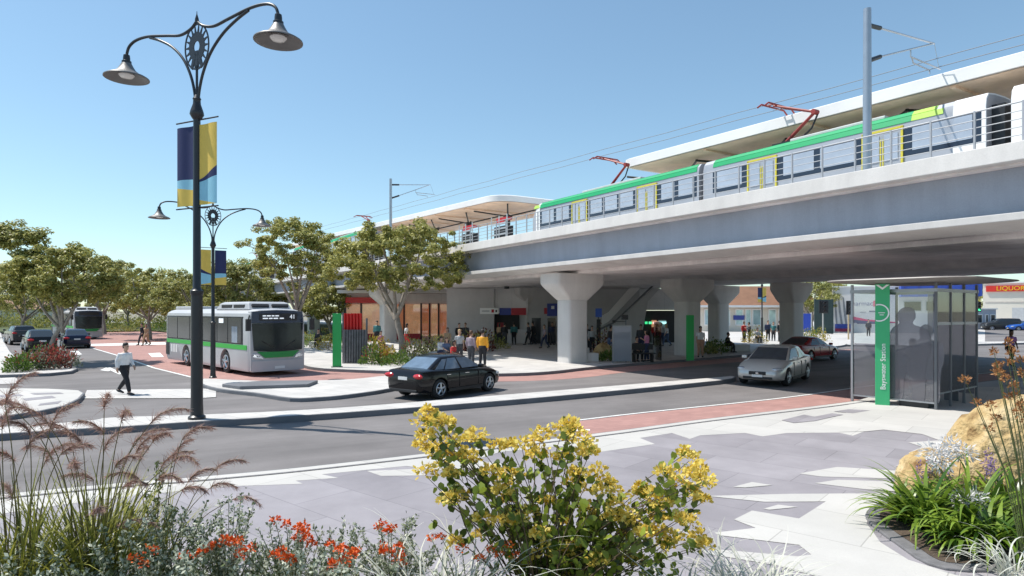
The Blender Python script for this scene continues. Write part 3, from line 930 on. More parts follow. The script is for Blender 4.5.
# ---------------------------------------------------------------- street lamps with banners
M_LAMP = mat('lamp_black', (0.022, 0.024, 0.028), 0.38, var=0.08, spec=0.5)
M_SHADE = mat('lamp_shade_grey', (0.16, 0.155, 0.15), 0.45, metal=0.4, var=0.1)
M_GLOBE = mat('lamp_glass', (0.75, 0.74, 0.70), 0.15, var=0)
M_NAVY = mat('banner_navy', (0.022, 0.030, 0.105), 0.75, var=0.05, scale=4)
M_BYEL = mat('banner_yellow', (0.74, 0.52, 0.10), 0.75, var=0.05, scale=4)
M_BSKY = mat('banner_sky_blue', (0.28, 0.58, 0.72), 0.75, var=0.05, scale=4)

def wave(k, u):   # lower edge curves on a banner; u in 0..1 across both halves
    return 0

def lamp(label, loc, rotz, scale=1.0, swap=False):
    o = thing('street_lamp', label, 'street lamp', loc, rotz, 'twin arm street lamps', scale)
    b = MB()
    b.lathe([(0.20, 0), (0.20, 0.06), (0.150, 0.10), (0.138, 0.4), (0.132, 3.0), (0.135, 3.04), (0.150, 3.06), (0.150, 3.14), (0.115, 3.17), (0.092, 3.22), (0.082, 7.4)], 20)
    b.build('pole', M_LAMP, o, smooth=40)
    b = MB(); b.lathe([(0.083, 7.33), (0.12, 7.38), (0.165, 7.46), (0.15, 7.54), (0.09, 7.72), (0.085, 7.82), (0.10, 7.84), (0.05, 7.94)], 20)
    b.build('collar', M_LAMP, o, smooth=50)
    b = MB(); b.tube([(0, 0, 7.7), (0, 0, 8.66)], 0.03, 8); b.lathe([(0.03, 9.72), (0.05, 9.77), (0.04, 9.83), (0.012, 9.92), (0.006, 10.0)], 10); b.build('finial', M_LAMP, o, smooth=50)
    for s in (-1, 1):
        up = spline([(s * 0.02, 0, 9.74), (s * 0.22, 0, 9.60), (s * 0.6, 0, 9.52), (s * 1.1, 0, 9.60), (s * 1.8, 0, 9.71), (s * 2.3, 0, 9.70), (s * 2.58, 0, 9.58), (s * 2.68, 0, 9.38)], 5)
        lo = spline([(s * 0.04, 0, 7.75), (s * 0.10, 0, 8.1), (s * 0.24, 0, 8.5), (s * 0.5, 0, 8.92), (s * 0.9, 0, 9.28), (s * 1.35, 0, 9.52), (s * 1.75, 0, 9.67)], 5)
        b = MB(); b.tube(up, 0.036, 8); b.tube(lo, 0.034, 8)
        a = b.build('arm', M_LAMP, o, smooth=60)
        sh = MB()
        sh.lathe([(0.045, 9.4), (0.075, 9.38), (0.085, 9.30), (0.085, 9.24), (0.115, 9.22), (0.115, 9.17), (0.12, 9.14)], 20, (s * 2.68, 0, 0))
        sh.build('lamp_neck', M_LAMP, a, smooth=40)
        sh = MB()
        sh.lathe([(0.12, 9.16), (0.16, 9.08), (0.22, 8.98), (0.33, 8.89), (0.47, 8.83), (0.535, 8.79), (0.538, 8.765), (0.525, 8.765), (0.46, 8.81), (0.32, 8.865), (0.2, 8.94), (0.05, 8.96)], 28, (s * 2.68, 0, 0))
        sh.build('lamp_shade', M_SHADE, a, smooth=60)
        sh = MB(); sh.lathe([(0.02, 8.95), (0.17, 8.90), (0.19, 8.85), (0.14, 8.79), (0.02, 8.775)], 16, (s * 2.68, 0, 0)); sh.build('lamp_glass', M_GLOBE, a, smooth=60)
    # pierced sunburst emblem between the arms: an oval ring, rays and a tree figure
    b = MB()
    cz, rx, rz = 9.13, 0.43, 0.57
    def oval(k, r): return (rx * r * math.cos(k), rz * r * math.sin(k))
    n = 40
    for i in range(n):
        a0, a1 = 2 * PI * i / n, 2 * PI * (i + 1) / n
        q = [oval(a0, 1.0), oval(a1, 1.0), oval(a1, 0.93), oval(a0, 0.93)]
        b.loft([[(x, -0.012, cz + z) for x, z in q], [(x, 0.012, cz + z) for x, z in q]])
    for i in range(18):
        a = 2 * PI * i / 18
        q = [oval(a - 0.11, 0.60), oval(a + 0.11, 0.60), oval(a + 0.01, 0.97), oval(a - 0.01, 0.97)]
        b.loft([[(x, -0.011, cz + z) for x, z in q], [(x, 0.011, cz + z) for x, z in q]])
    for i in range(n):
        a0, a1 = 2 * PI * i / n, 2 * PI * (i + 1) / n
        if abs(math.sin((a0 + a1) / 2) + 1) < 0.12: continue
        q = [oval(a0, 0.63), oval(a1, 0.63), oval(a1, 0.24), oval(a0, 0.24)]
        b.loft([[(x, -0.012, cz + z) for x, z in q], [(x, 0.012, cz + z) for x, z in q]])
    for q in ([(-0.03, -0.60), (0.03, -0.60), (0.05, -0.1), (-0.05, -0.1)], [(-0.22, -0.5), (-0.15, -0.55), (-0.01, -0.2), (-0.05, -0.16)], [(0.15, -0.55), (0.22, -0.5), (0.05, -0.16), (0.01, -0.2)]):
        b.loft([[(x, -0.014, cz + z) for x, z in q], [(x, 0.014, cz + z) for x, z in q]])
    b.build('emblem', M_LAMP, o)
    # banners
    for s in (-1, 1):
        ba = MB()
        ba.tube([(s * 0.08, 0, 7.32), (s * 0.74, 0, 7.32)], 0.018, 6); ba.tube([(s * 0.08, 0, 5.18), (s * 0.74, 0, 5.18)], 0.018, 6)
        br = ba.build('banner_rail', M_LAMP, o)
        dark_left = (s == -1) != swap
        N_ = 14
        def cloth(top, bot, m, name, yo=0.0):
            q = MB()
            for i in range(N_):
                for (u0, u1) in ((i / N_, (i + 1) / N_),):
                    x0, x1 = 0.10 + 0.60 * u0, 0.10 + 0.60 * u1
                    y0 = 0.018 * math.sin(u0 * 6.0) + yo; y1 = 0.018 * math.sin(u1 * 6.0) + yo
                    q.loft([[(s * x0, y0 - 0.003, bot(u0)), (s * x1, y1 - 0.003, bot(u1)), (s * x1, y1 - 0.003, top(u1)), (s * x0, y0 - 0.003, top(u0))],
                            [(s * x0, y0 + 0.003, bot(u0)), (s * x1, y1 + 0.003, bot(u1)), (s * x1, y1 + 0.003, top(u1)), (s * x0, y0 + 0.003, top(u0))]])
            return q.build(name, m, o, fixn=True)
        T_ = lambda u: 7.20
        B_ = lambda u: 5.24
        if dark_left:
            c1 = lambda u: 5.90 - 0.02 + 0.06 * u - 0.05 * u * u
            c2 = lambda u: 5.62 + 0.08 * u
            cloth(T_, c1, M_NAVY, 'banner_cloth'); cloth(c1, c2, M_BSKY, 'banner_wave'); cloth(c2, B_, M_BYEL, 'banner_wave')
        else:
            c1 = lambda u: 5.86 + 0.24 * u + 0.06 * u * u
            c2 = lambda u: 5.80 + 0.12 * u
            c3 = lambda u: 5.36 - 0.12 * u
            cloth(T_, c1, M_BYEL, 'banner_cloth'); cloth(c1, c2, M_NAVY, 'banner_wave'); cloth(c2, c3, M_BSKY, 'banner_wave'); cloth(c3, B_, M_BYEL, 'banner_wave')
    return o
lamp('tall black twin arm street lamp standing on the long median, navy and yellow banner', (-7.73, 15.7, 0.155), R(-25.5), 1.0)
lamp('smaller black twin arm street lamp on the bus island, yellow banner half at left', (*G(213, 378, 0.12), 0.125), math.atan2(0.6, 0.8), 0.71, True)
x_, y_ = AT(762, 57), 57
lamp('distant black banner lamp seen between the bridge piers', (x_, y_, SW), R(20), 0.66)

# ---------------------------------------------------------------- glass bus shelter on the plaza
M_ALU = mat('anodised_frame', (0.36, 0.37, 0.39), 0.4, metal=0.6, var=0.05)
M_ROOFU = mat('shelter_roof_paint', (0.27, 0.25, 0.235), 0.5, var=0.06)
M_DKFRAME = mat('charcoal_frame', (0.13, 0.135, 0.145), 0.45, var=0.06)
G_CLEAR = glass_mat('clear_glass', (0.88, 0.92, 0.93), 0.8)
G_FILM = glass_mat('filmed_glass', (0.62, 0.62, 0.66), 0.88, 0.18, (0.56, 0.55, 0.58))
G_DARKF = glass_mat('dark_filmed_glass', (0.55, 0.55, 0.59), 0.85, 0.16, (0.36, 0.355, 0.37))
M_ETCH = glass_mat('etched_graphic', (0.66, 0.65, 0.68), 0.85, 0.32, (0.33, 0.32, 0.35))
SH_ROT = math.atan2(0.6, 0.8)
sh = thing('bus_shelter', 'large glass bus shelter with curved flat roof on the near plaza', 'bus shelter', (10.1, 19.0, SW), SH_ROT)
# local: x along the kerb, y away from the plaza (n = -y)
H_ = 3.27
b = MB()
def ol(ins, rad=0.9, x0=-1.0, x1=3.75, y0=-3.25, y1=0.6):
    pts = []
    for cx, cy, a0 in ((x1 - ins - rad, y1 - ins - rad, 0), (x0 + ins + rad, y1 - ins - rad, 90), (x0 + ins + rad, y0 + ins + rad, 180), (x1 - ins - rad, y0 + ins + rad, 270)):
        for k in range(7):
            a = R(a0 + 15 * k); pts.append((cx + rad * math.cos(a), cy + rad * math.sin(a)))
    return pts
b.loft([[(x, y, 3.46) for x, y in ol(0.7)], [(x, y, 3.505) for x, y in ol(0.12)], [(x, y, 3.53) for x, y in ol(0)], [(x, y, 3.56) for x, y in ol(0.02)], [(x, y, 3.58) for x, y in ol(0.6)]])
b.build('roof', M_ROOFU, sh, smooth=40)
for (px_, py_) in ((0, 0), (0, -2.2), (1.0, -2.2), (2.0, -2.2), (3.0, -2.2), (3.0, 0)):
    b = MB(); b.box((px_, py_, 1.72), (0.065, 0.065, 3.44)); b.build('post', M_ALU if px_ == 0 and py_ == 0 else M_DKFRAME, sh, bevel=0.008)
def pane(name, x0, y0, x1, y1, z0, z1, m, th=0.012):
    b = MB(); dx, dy = x1 - x0, y1 - y0; l = math.hypot(dx, dy); nx, ny = -dy / l * th / 2, dx / l * th / 2
    b.loft([[(x0 - nx, y0 - ny, z0), (x1 - nx, y1 - ny, z0), (x1 - nx, y1 - ny, z1), (x0 - nx, y0 - ny, z1)], [(x0 + nx, y0 + ny, z0), (x1 + nx, y1 + ny, z0), (x1 + nx, y1 + ny, z1), (x0 + nx, y0 + ny, z1)]])
    return b.build(name, m, sh, fixn=True)
pane('end_glass', 0, -0.06, 0, -2.14, 0.20, 1.72, G_FILM)
pane('end_glass', 0, -0.06, 0, -2.14, 1.725, 3.2, G_CLEAR)
for k in range(3):
    pane('back_glass', k + 0.06, -2.2, k + 0.94, -2.2, 0.45, 2.3, G_DARKF)
    pane('back_glass', k + 0.06, -2.2, k + 0.94, -2.2, 2.305, 3.2, G_CLEAR)
pane('end_glass', 3.0, -2.14, 3.0, -0.9, 0.2, 3.2, G_FILM)
b = MB()
b.box((0, -1.1, 3.24), (0.07, 2.3, 0.09)); b.box((1.5, -2.2, 3.24), (3.0, 0.07, 0.09)); b.box((3.0, -1.1, 3.24), (0.07, 2.3, 0.09)); b.box((1.5, 0, 3.24), (3.0, 0.07, 0.09))
b.build('head_rail', M_ALU, sh)
b = MB(); b.box((0, -1.1, 0.18), (0.04, 2.2, 0.04)); b.build('foot_rail', M_ALU, sh)
b = MB(); b.box((1.5, -2.2, 0.43), (3.0, 0.04, 0.04)); b.build('foot_rail', M_ALU, sh)
b = MB(); b.box((1.5, -2.2, 2.32), (3.0, 0.05, 0.07)); b.build('mid_rail', M_ALU, sh)
# etched passenger silhouettes on the end pane
def silhouette(pts, x, m, name):
    b = MB(); b.loft([[(x - 0.003, y, z) for y, z in pts], [(x + 0.003, y, z) for y, z in pts]])
    return b.build(name, m, sh, fixn=True)
sil = [(-1.18, 0.13), (-1.16, 0.6), (-1.08, 1.0), (-1.06, 1.45), (-1.12, 1.9), (-1.20, 2.12), (-1.30, 2.2), (-1.34, 2.26), (-1.31, 2.34), (-1.30, 2.5), (-1.36, 2.62), (-1.46, 2.68), (-1.58, 2.66), (-1.66, 2.56), (-1.67, 2.4), (-1.62, 2.28), (-1.66, 2.2), (-1.85, 2.12), (-1.95, 1.95), (-1.96, 1.5), (-1.9, 1.3), (-1.86, 0.9), (-1.84, 0.13), (-1.62, 0.13), (-1.58, 0.7), (-1.5, 0.95), (-1.44, 0.7), (-1.40, 0.13)]
silhouette(spline([(y * 1.25 + .38, max(.22, z * 1.04 - .01)) for y, z in sil], 3, True), -0.012, M_ETCH, 'etched_figure')
silhouette(spline([(y * .9 - .62, max(.22, z * .86)) for y, z in sil], 3, True), 0.012, M_ETCH, 'etched_figure')
b = MB(); b.box((1.6, -1.75, 0.46), (2.3, 0.42, 0.05)); b.box((0.7, -1.75, 0.22), (0.06, 0.36, 0.44)); b.box((2.4, -1.75, 0.22), (0.06, 0.36, 0.44)); b.box((1.6, -1.98, 0.80), (2.3, 0.04, 0.35))
b.build('bench', M_DKFRAME, sh)
b = MB(); b.box((0.35, -1.62, 0.10), (0.55, 0.75, 0.2)); b.build('base_box', M_BLACK, sh, bevel=0.02)
b = MB(); b.box((1.55, -2.12, 1.75), (0.9, 0.05, 1.2)); b.build('timetable_case', M_DKFRAME, sh, bevel=0.01)

# ---------------------------------------------------------------- green totems
M_GRN = mat('sign_green', (0.045, 0.42, 0.17), 0.45, var=0.03)
M_GRN2 = mat('sign_bright_green', (0.02, 0.40, 0.09), 0.45, var=0.03)
M_LET = mat('white_lettering', (0.85, 0.85, 0.84), 0.5, var=0)
o = thing('station_totem', 'tall green station totem with white vertical lettering at the shelter end', 'sign', (10.50, 18.14, SW), R(-30), 'green station totems')
b = MB(); b.box((0, 0, 1.72), (0.36, 0.14, 3.44)); b.build('panel', M_GRN, o, bevel=0.01)
text('Bayswater Station', 0.18, frame_m((0.02, -0.076, 1.10), (0, 0, 1), (-1, 0, 0)), M_LET, 'lettering', o)
b = MB()
for i in range(26):
    a0, a1 = R(-130 + i * 10), R(-130 + (i + 1) * 10)
    q = [(0.25 * math.cos(a0) - 0.08, 0.25 * math.sin(a0)), (0.25 * math.cos(a1) - 0.08, 0.25 * math.sin(a1)), (0.215 * math.cos(a1) - 0.08, 0.215 * math.sin(a1)), (0.215 * math.cos(a0) - 0.08, 0.215 * math.sin(a0))]
    if all(abs(p[0]) <= 0.178 for p in q):
        b.loft([[(x, -0.088, 2.62 + z) for x, z in q], [(x, -0.080, 2.62 + z) for x, z in q]])
for zz, w in ((2.62, 0.16), (2.56, 0.10)): b.box((-0.02, -0.084, zz), (w, 0.008, 0.02))
for pts in ([(-0.17, 3.41), (-0.09, 3.41), (0.0, 3.33), (0.0, 3.27)], [(0.17, 3.41), (0.09, 3.41), (0.0, 3.33), (0.0, 3.27)]):
    b.loft([[(x, -0.088, z) for x, z in pts], [(x, -0.080, z) for x, z in pts]])
b.build('emblem', M_LET, o, fixn=True)
for lab, px_, py_, hh in (('plain bright green totem beside the ribbed art screen', 337, 367.3, 2.55), ('plain bright green totem leaning against the white square pier', 690, 361, 2.45)):
    x_, y_ = G(px_, py_, SW)
    o = thing('station_totem', lab, 'sign', (x_, y_, SW), R(12), 'green station totems')
    b = MB(); b.box((0, 0, hh / 2), (0.40, 0.14, hh)); b.build('panel', M_GRN2, o, bevel=0.012)
    b = MB(); b.box((0, 0, 0.02), (0.52, 0.26, 0.04)); b.build('base_plate', M_DKFRAME, o)

# ribbed art screen by the left totem
x_, y_ = G(355, 363.5, SW)
o = thing('art_screen', 'ribbed grey metal art screen with glossy red upper part', 'screen', (x_, y_, SW), R(10))
M_RIB = mat('weathered_grey_steel', (0.15, 0.15, 0.165), 0.45, metal=0.3, var=0.3, scale=5)
M_GLOSSRED = mat('glossy_red', (0.62, 0.02, 0.02), 0.25, var=0.06)
b = MB()
for i in range(9):
    b.tube([(-0.52 + 0.13 * i, 0, 0.02), (-0.52 + 0.13 * i, 0, 1.72 + 0.0 * i)], 0.066, 8)
b.build('ribbed_panel', M_RIB, o, smooth=50)
b = MB()
for i in range(6):
    b.tube([(-0.55 + 0.16 * i, 0.16, 0.9), (-0.55 + 0.16 * i, 0.14, 2.55)], 0.08, 8)
b.build('red_panel', M_GLOSSRED, o, smooth=50)
b = MB(); b.tube([(-0.6, 0.08, 0), (-0.6, 0.08, 2.6)], 0.04, 8); b.tube([(0.58, 0.08, 0), (0.58, 0.08, 2.3)], 0.05, 8); b.build('post', M_DKFRAME, o)

# bus stop by the piers: glass wind panel, seat and display
x_, y_ = G(622, 363, SW)
o = thing('bus_stop', 'small bus stop with frosted wind panel and dark bench beside the pier', 'bus stop', (x_, y_, SW), R(12))
G_FROST = glass_mat('frosted_glass', (0.55, 0.60, 0.66), 0.6, 0.55, (0.42, 0.46, 0.52))
b = MB(); b.box((0, 0, 0.98), (0.98, 0.03, 1.80)); b.build('wind_panel', G_FROST, o)
b = MB()
for x in (-0.5, 0.5): b.box((x, 0, 0.97), (0.05, 0.06, 1.94))
b.box((0, 0, 1.91), (1.05, 0.06, 0.05)); b.build('frame', M_ALU, o)
b = MB(); b.box((1.3, 0.35, 0.45), (1.3, 0.4, 0.06)); b.box((0.8, 0.35, 0.2), (0.06, 0.35, 0.42)); b.box((1.8, 0.35, 0.2), (0.06, 0.35, 0.42)); b.box((1.3, 0.56, 0.78), (1.3, 0.04, 0.3)); b.build('bench', M_BLACK, o)
b = MB(); b.tube([(0.42, 0.5, 0), (0.42, 0.5, 2.3)], 0.035, 8); b.build('post', M_DKFRAME, o)
b = MB(); b.box((0.35, 0.5, 2.35), (0.34, 0.12, 0.26)); b.box((-0.25, 0.5, 2.12), (0.16, 0.1, 0.14)); b.tube([(-0.25, 0.5, 2.12), (0.42, 0.5, 2.12)], 0.02, 6); b.build('display_box', M_BLACK, o, bevel=0.01)
b = MB(); b.box((2.15, 0.4, 1.1), (0.03, 0.9, 2.0)); b.build('side_glass', G_CLEAR, o)

# concrete seating cubes
for px_, py_, w, lab in ((590, 361.5, 0.75, 'pale concrete seat block beside the front pier'), (583, 355, 0.6, 'pale concrete seat block in the shade behind the front pier'), (733, 351.5, 2.2, 'long pale concrete seat wall by the seated dark figure')):
    x_, y_ = G(px_, py_, SW)
    b = MB(); b.box((0, 0, 0.23), (w, 0.6, 0.45))
    ob = b.build('seat_block', M_CONC, bevel=0.03, loc=(x_, y_, SW), rotz=R(15))
    tag(ob, lab, 'seat', 'concrete seat blocks')

# ---------------------------------------------------------------- traffic signals
M_SGRN = mat('signal_green_lens', (0.05, 0.8, 0.30), 0.3, var=0, emit=1.6)
M_LENS = mat('dark_lens', (0.03, 0.02, 0.02), 0.2, var=0)
M_TAN = mat('tan_pole', (0.46, 0.36, 0.22), 0.6, var=0.1)
M_SGREY = mat('signal_pole_grey', (0.40, 0.40, 0.38), 0.5, var=0.08)
def signal(label, px_, Y, zb, zh, pole, w=0.46, h=1.0, lens=None, two=False):
    o = thing('traffic_light', label, 'traffic light', (AT(px_, Y), Y, zb), 0, 'traffic lights on the cross street')
    b = MB(); b.lathe([(0.075, 0), (0.06, zh - zb + 0.1)], 12); b.build('pole', pole, o, smooth=40)
    f = MB(); f.box((0, -0.12, zh - zb), (w, 0.10, h)); f.box((0, -0.2, zh - zb), (w * 0.6, 0.16, h * 0.9)); hd = f.build('signal_head', M_BLACK, o, bevel=0.02)
    for k in range(3):
        zc = zh - zb + (1 - k) * h * 0.29
        for dx in ((-0.13, 0.13) if (two and k == 2) else (0,)):
            q = MB(); q.lathe([(0.0, 0.0), (0.10, 0.01), (0.11, 0.03)], 14, (dx, -0.30, zc), 'Y'); q.build('lens', M_SGRN if (lens == k) else M_LENS, hd)
        q = MB()
        for a in range(7):
            a0, a1 = R(a * 180 / 7), R((a + 1) * 180 / 7)
            q.loft([[(0.13 * math.cos(a0), -0.29, zc + 0.12 * math.sin(a0)), (0.13 * math.cos(a1), -0.29, zc + 0.12 * math.sin(a1)), (0.13 * math.cos(a1), -0.46, zc + 0.12 * math.sin(a1)), (0.13 * math.cos(a0), -0.46, zc + 0.12 * math.sin(a0))],
                    [(0.14 * math.cos(a0), -0.29, zc + 0.13 * math.sin(a0)), (0.14 * math.cos(a1), -0.29, zc + 0.13 * math.sin(a1)), (0.14 * math.cos(a1), -0.46, zc + 0.13 * math.sin(a1)), (0.14 * math.cos(a0), -0.46, zc + 0.13 * math.sin(a0))]])
        q.build('visor', M_BLACK, hd, fixn=True)
    return o
signal('traffic light showing green on a grey pole right of the shelter', 975.5, 53, SW, 3.15, M_SGREY, 0.7, 0.85, 2, True)
signal('dark traffic light on a tan pole before the mural wall', 848.5, 60, SW, 3.1, M_TAN, 0.55, 1.3)
signal('dark traffic light before the green trees behind the far pier', 823, 62, SW, 3.2, M_SGREY, 0.9, 1.25)
# ---------------------------------------------------------------- buildings
M_WALLW = mat('painted_white_wall', (0.70, 0.68, 0.67), 0.8, var=0.06, scale=0.4)
M_CREAM = mat('cream_wall', (0.72, 0.67, 0.58), 0.8, var=0.06, scale=0.3)
M_BROWN = mat('brown_roof', (0.26, 0.135, 0.08), 0.75, var=0.15, scale=1.0)
M_BLUEA = mat('blue_awning', (0.035, 0.085, 0.42), 0.5, var=0.1)
M_GREYT = paver_mat('grey_tile_wall', (0.74, 0.72, 0.715), (0.68, 0.665, 0.66), (0.50, 0.49, 0.49), 1.2, 0.6, 0.0, 0.6, 0.008)
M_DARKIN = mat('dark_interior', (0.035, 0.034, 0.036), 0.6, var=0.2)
M_ORANGE = mat('lit_shop_interior', (0.80, 0.27, 0.12), 0.6, var=0.5, scale=0.9, emit=0.22)
M_WARMW = mat('lit_display', (0.85, 0.42, 0.22), 0.6, var=0.4, scale=1.2, emit=0.28)
M_SIGNB = mat('sign_blue', (0.035, 0.06, 0.30), 0.5, var=0.05)
M_SIGNR = mat('sign_red', (0.42, 0.02, 0.035), 0.5, var=0.05)
M_SIGNP = mat('emblem_pink', (0.75, 0.08, 0.22), 0.5, var=0)
M_INK = mat('sign_ink', (0.10, 0.11, 0.22), 0.6, var=0)
M_PURPLE = mat('sign_purple', (0.16, 0.13, 0.33), 0.6, var=0)
M_TEALG = mat('pale_shop_glass', (0.42, 0.58, 0.60), 0.12, var=0.25, scale=0.8, metal=0.3)
M_WINDK = mat('dark_window', (0.03, 0.037, 0.045), 0.08, var=0.2, scale=0.5)

def bx(parent, name, m, x0, x1, y0, y1, z0, z1, bevel=0.0):
    b = MB(); b.box(((x0 + x1) / 2, (y0 + y1) / 2, (z0 + z1) / 2), (x1 - x0, y1 - y0, z1 - z0))
    return b.build(name, m, parent, bevel=bevel)

# station building under the bridge (world-aligned, origin at its front left)
st = thing('station_building', 'grey tiled station building with kiosk and stairs under the bridge', 'building', (-5.4, 52.0, SW))
X = lambda px, Y=52.0: AT(px, Y) + 5.4
Z = lambda py, Y=52.0: ZAT(py, Y) - SW
bx(st, 'wall', M_GREYT, 0.1, X(494), 0, 3.0, 0, 4.52)
bx(st, 'wall', M_GREYT, X(528), X(641), 0.6, 3.0, 0, 4.52)
bx(st, 'wall', M_GREYT, X(494) + .005, X(528) - .005, 0.3, 3.0, 2.5, 4.52)
bx(st, 'wall', M_GREYT, X(640) + .005, X(690), 0.9, 3.0, 2.75, 4.52)
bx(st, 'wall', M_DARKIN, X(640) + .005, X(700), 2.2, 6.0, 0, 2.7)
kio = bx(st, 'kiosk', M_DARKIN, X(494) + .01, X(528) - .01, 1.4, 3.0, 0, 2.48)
bx(kio, 'counter', M_WALLW, X(507), X(527), 0.5, 1.2, 0, 1.15, 0.02)
bx(kio, 'shelf', M_SIGNR, X(497), X(505), 1.2, 1.39, 0.9, 1.7)
s1 = bx(st, 'sign_board', M_LET, X(480), X(498.5), -0.08, 0.0 - .004, Z(314), Z(308))
bx(s1, 'sign_patch', M_SIGNR, X(491.5), X(494), -0.10, -0.084, Z(312.5), Z(309.5))
bx(s1, 'sign_patch', M_BLACK, X(495.5), X(497), -0.10, -0.084, Z(312.2), Z(310))
bx(s1, 'sign_patch', M_GREY, X(482), X(489.5), -0.10, -0.084, Z(311.8), Z(310.4))
bx(st, 'sign_board', M_SIGNB, X(499.5), X(511), 0.15, 0.28, Z(315), Z(308))
bx(st, 'sign_board', M_SIGNR, X(511.2), X(526), 0.15, 0.28, Z(315), Z(308))
s2 = bx(st, 'hanging_sign', M_SIGNB, X(547), X(557), -0.3, -0.12, Z(316), Z(303.5))
bx(s2, 'sign_patch', M_LET, X(551), X(554), -0.32, -0.304, Z(309), Z(306))
bx(st, 'hanging_sign', M_SIGNR, X(544), X(546.8), -0.3, -0.12, Z(314), Z(308))
bx(st, 'door', M_WINDK, X(548), X(556), 0.5, 0.59, 0, 2.1)
bx(st, 'door', M_WINDK, X(532), X(541), 0.5, 0.59, 0, 2.1)
# ticket hall lights and counters
for px0, px1, col, nm in ((650, 652.5, (0.05, 0.7, 0.25), 'ga'), (654, 657, (0.1, 0.75, 0.35), 'gb'), (658, 664, (0.9, 0.55, 0.5), 'pk'), (665, 672, (0.45, 0.85, 0.85), 'cy')):
    bx(st, 'lit_sign', mat('lit_' + nm, col, 0.5, var=0, emit=1.0), X(px0), X(px1), 1.9, 2.0, Z(324.5), Z(322))
bx(st, 'ticket_counter', M_ALU, X(655), X(668), 1.2, 1.9, 0.0, 0.95, 0.02)
bx(st, 'display_panel', M_TEALG, X(664), X(672), 1.95, 2.05, 0.3, 1.9)
bx(st, 'display_panel', M_WARMW, X(657), X(662), 1.95, 2.05, 0.9, 1.9)
# stair with solid flank and pale balustrade
st2 = thing('staircase', 'grey concrete staircase with pale balustrade climbing to the platform', 'stairs', (AT(603, 49), 49, SW))
XS = lambda px: AT(px, 49) - AT(603, 49)
ZS = lambda py: ZAT(py, 49) - SW
def slabxz(parent, name, m, pts, y0, y1):
    b = MB(); b.loft([[(x, y0, z) for x, z in pts], [(x, y1, z) for x, z in pts]])
    return b.build(name, m, parent, fixn=True)
slabxz(st2, 'flank_wall', M_GREYT, [(XS(600), 0), (XS(640), 0), (XS(648), 3.4), (XS(660), 4.4), (XS(652), 4.4), (XS(612), ZS(325)), (XS(600), ZS(329))], 0, 0.25)
b = MB()
nst = 18
for i in range(nst):
    x0 = XS(612) + i * (XS(652) - XS(612)) / nst; z0 = ZS(334) + i * (4.0 - ZS(334)) / nst
    b.box((x0, 1.2, z0 - 0.1), (0.32, 1.8, 0.2))
b.build('flight', M_CONC, st2)
slabxz(st2, 'balustrade', M_WHITE, [(XS(606), ZS(326)), (XS(613), ZS(322)), (XS(652), 5.0), (XS(652), 6.0), (XS(613), ZS(312)), (XS(606), ZS(316))], 2.2, 2.3)
slabxz(st2, 'handrail', M_RIB, [(XS(598), ZS(331)), (XS(613), ZS(324)), (XS(653), 4.55), (XS(653), 4.72), (XS(613), ZS(322)), (XS(598), ZS(329))], -0.12, -0.02)
# wayfinding sign on a post
o = thing('wayfinding_sign', 'small blue square sign on a dark post left of the stairs', 'sign', (AT(598.5, 44), 44, SW))
b = MB(); b.tube([(0, 0, 0), (0, 0, 2.5)], 0.05, 8); b.build('post', M_DKFRAME, o)
bx(o, 'panel', mat('sign_square_blue', (0.05, 0.13, 0.55), 0.5, var=0.03), -0.22, 0.22, -0.1, -0.05, 2.25, 2.85, 0.01)
bx(o, 'timetable_panel', M_BLACK, -0.14, 0.14, -0.09, -0.05, 0.3, 2.1, 0.01)

# shop on the left beneath the canopy
shp = thing('shop_front', 'warm lit orange shop front with dark mullions behind the trees', 'shop', (AT(345, 60), 60, SW))
X = lambda px: AT(px, 60) - AT(345, 60)
bx(shp, 'wall', M_GREYT, 0, X(452), 0.4, 4.0, 0, 4.3)
for i, (a, c, m) in enumerate(((346, 360, M_ORANGE), (362, 384, M_WARMW), (385, 403, M_ORANGE), (405, 420, M_WARMW), (422, 428, M_ORANGE), (431, 437, M_WARMW), (440, 447, M_ORANGE))):
    w = bx(shp, 'window', m, X(a), X(c), 0.2, 0.36, 0.3 if i != 2 else 0.9, 3.3)
    bx(w, 'pane', G_CLEAR, X(a), X(c), 0.10, 0.12, 0.2, 3.3)
for a in (345, 361, 384.5, 404, 421, 429.5, 438.5, 448):
    bx(shp, 'mullion', M_BLACK, X(a) - 0.07, X(a) + 0.07, 0.0, 0.19, 0, 3.4)
bx(shp, 'stall_riser', M_SIGNR, X(360), X(420), 0.05, 0.095, 0, 0.55)
bx(shp, 'fascia', M_GLOSSRED, X(346), X(400), -0.15, -0.005, 3.42, 3.95)
bx(shp, 'roof', M_CONC, -0.3, X(453), -1.6, 4.0, 4.305, 4.6)

# street buildings beyond the bridge, right
br = thing('brown_roof_shop', 'low shop with brown roof and pale shop windows beyond the piers', 'building', (AT(700, 84), 84, SW))
X = lambda px: AT(px, 84) - AT(700, 84)
bx(br, 'wall', M_CREAM, 0, X(812), 0.0, 9, 0, 3.2)
b = MB(); b.loft([[(-0.5, -1.2, 3.25), (X(815), -1.2, 3.25), (X(815), 10, 3.25), (-0.5, 10, 3.25)], [(0.2, 2.2, 6.0), (X(812), 2.2, 6.0), (X(812), 7, 6.0), (0.2, 7, 6.0)]])
b.build('roof', M_BROWN, br)
bx(br, 'gutter', M_WHITE, -0.5, X(815), -1.35, -1.205, 3.15, 3.42)
for a, c in ((704, 716), (718, 730), (735, 743), (745, 751), (752, 761), (768, 776), (778, 788), (790, 800)):
    w = bx(br, 'window', M_WHITE, X(a), X(c), -0.12, -0.005, 0.75, 2.95)
    bx(w, 'pane', M_TEALG, X(a) + .12, X(c) - .12, -0.14, -0.125, 0.9, 2.8)
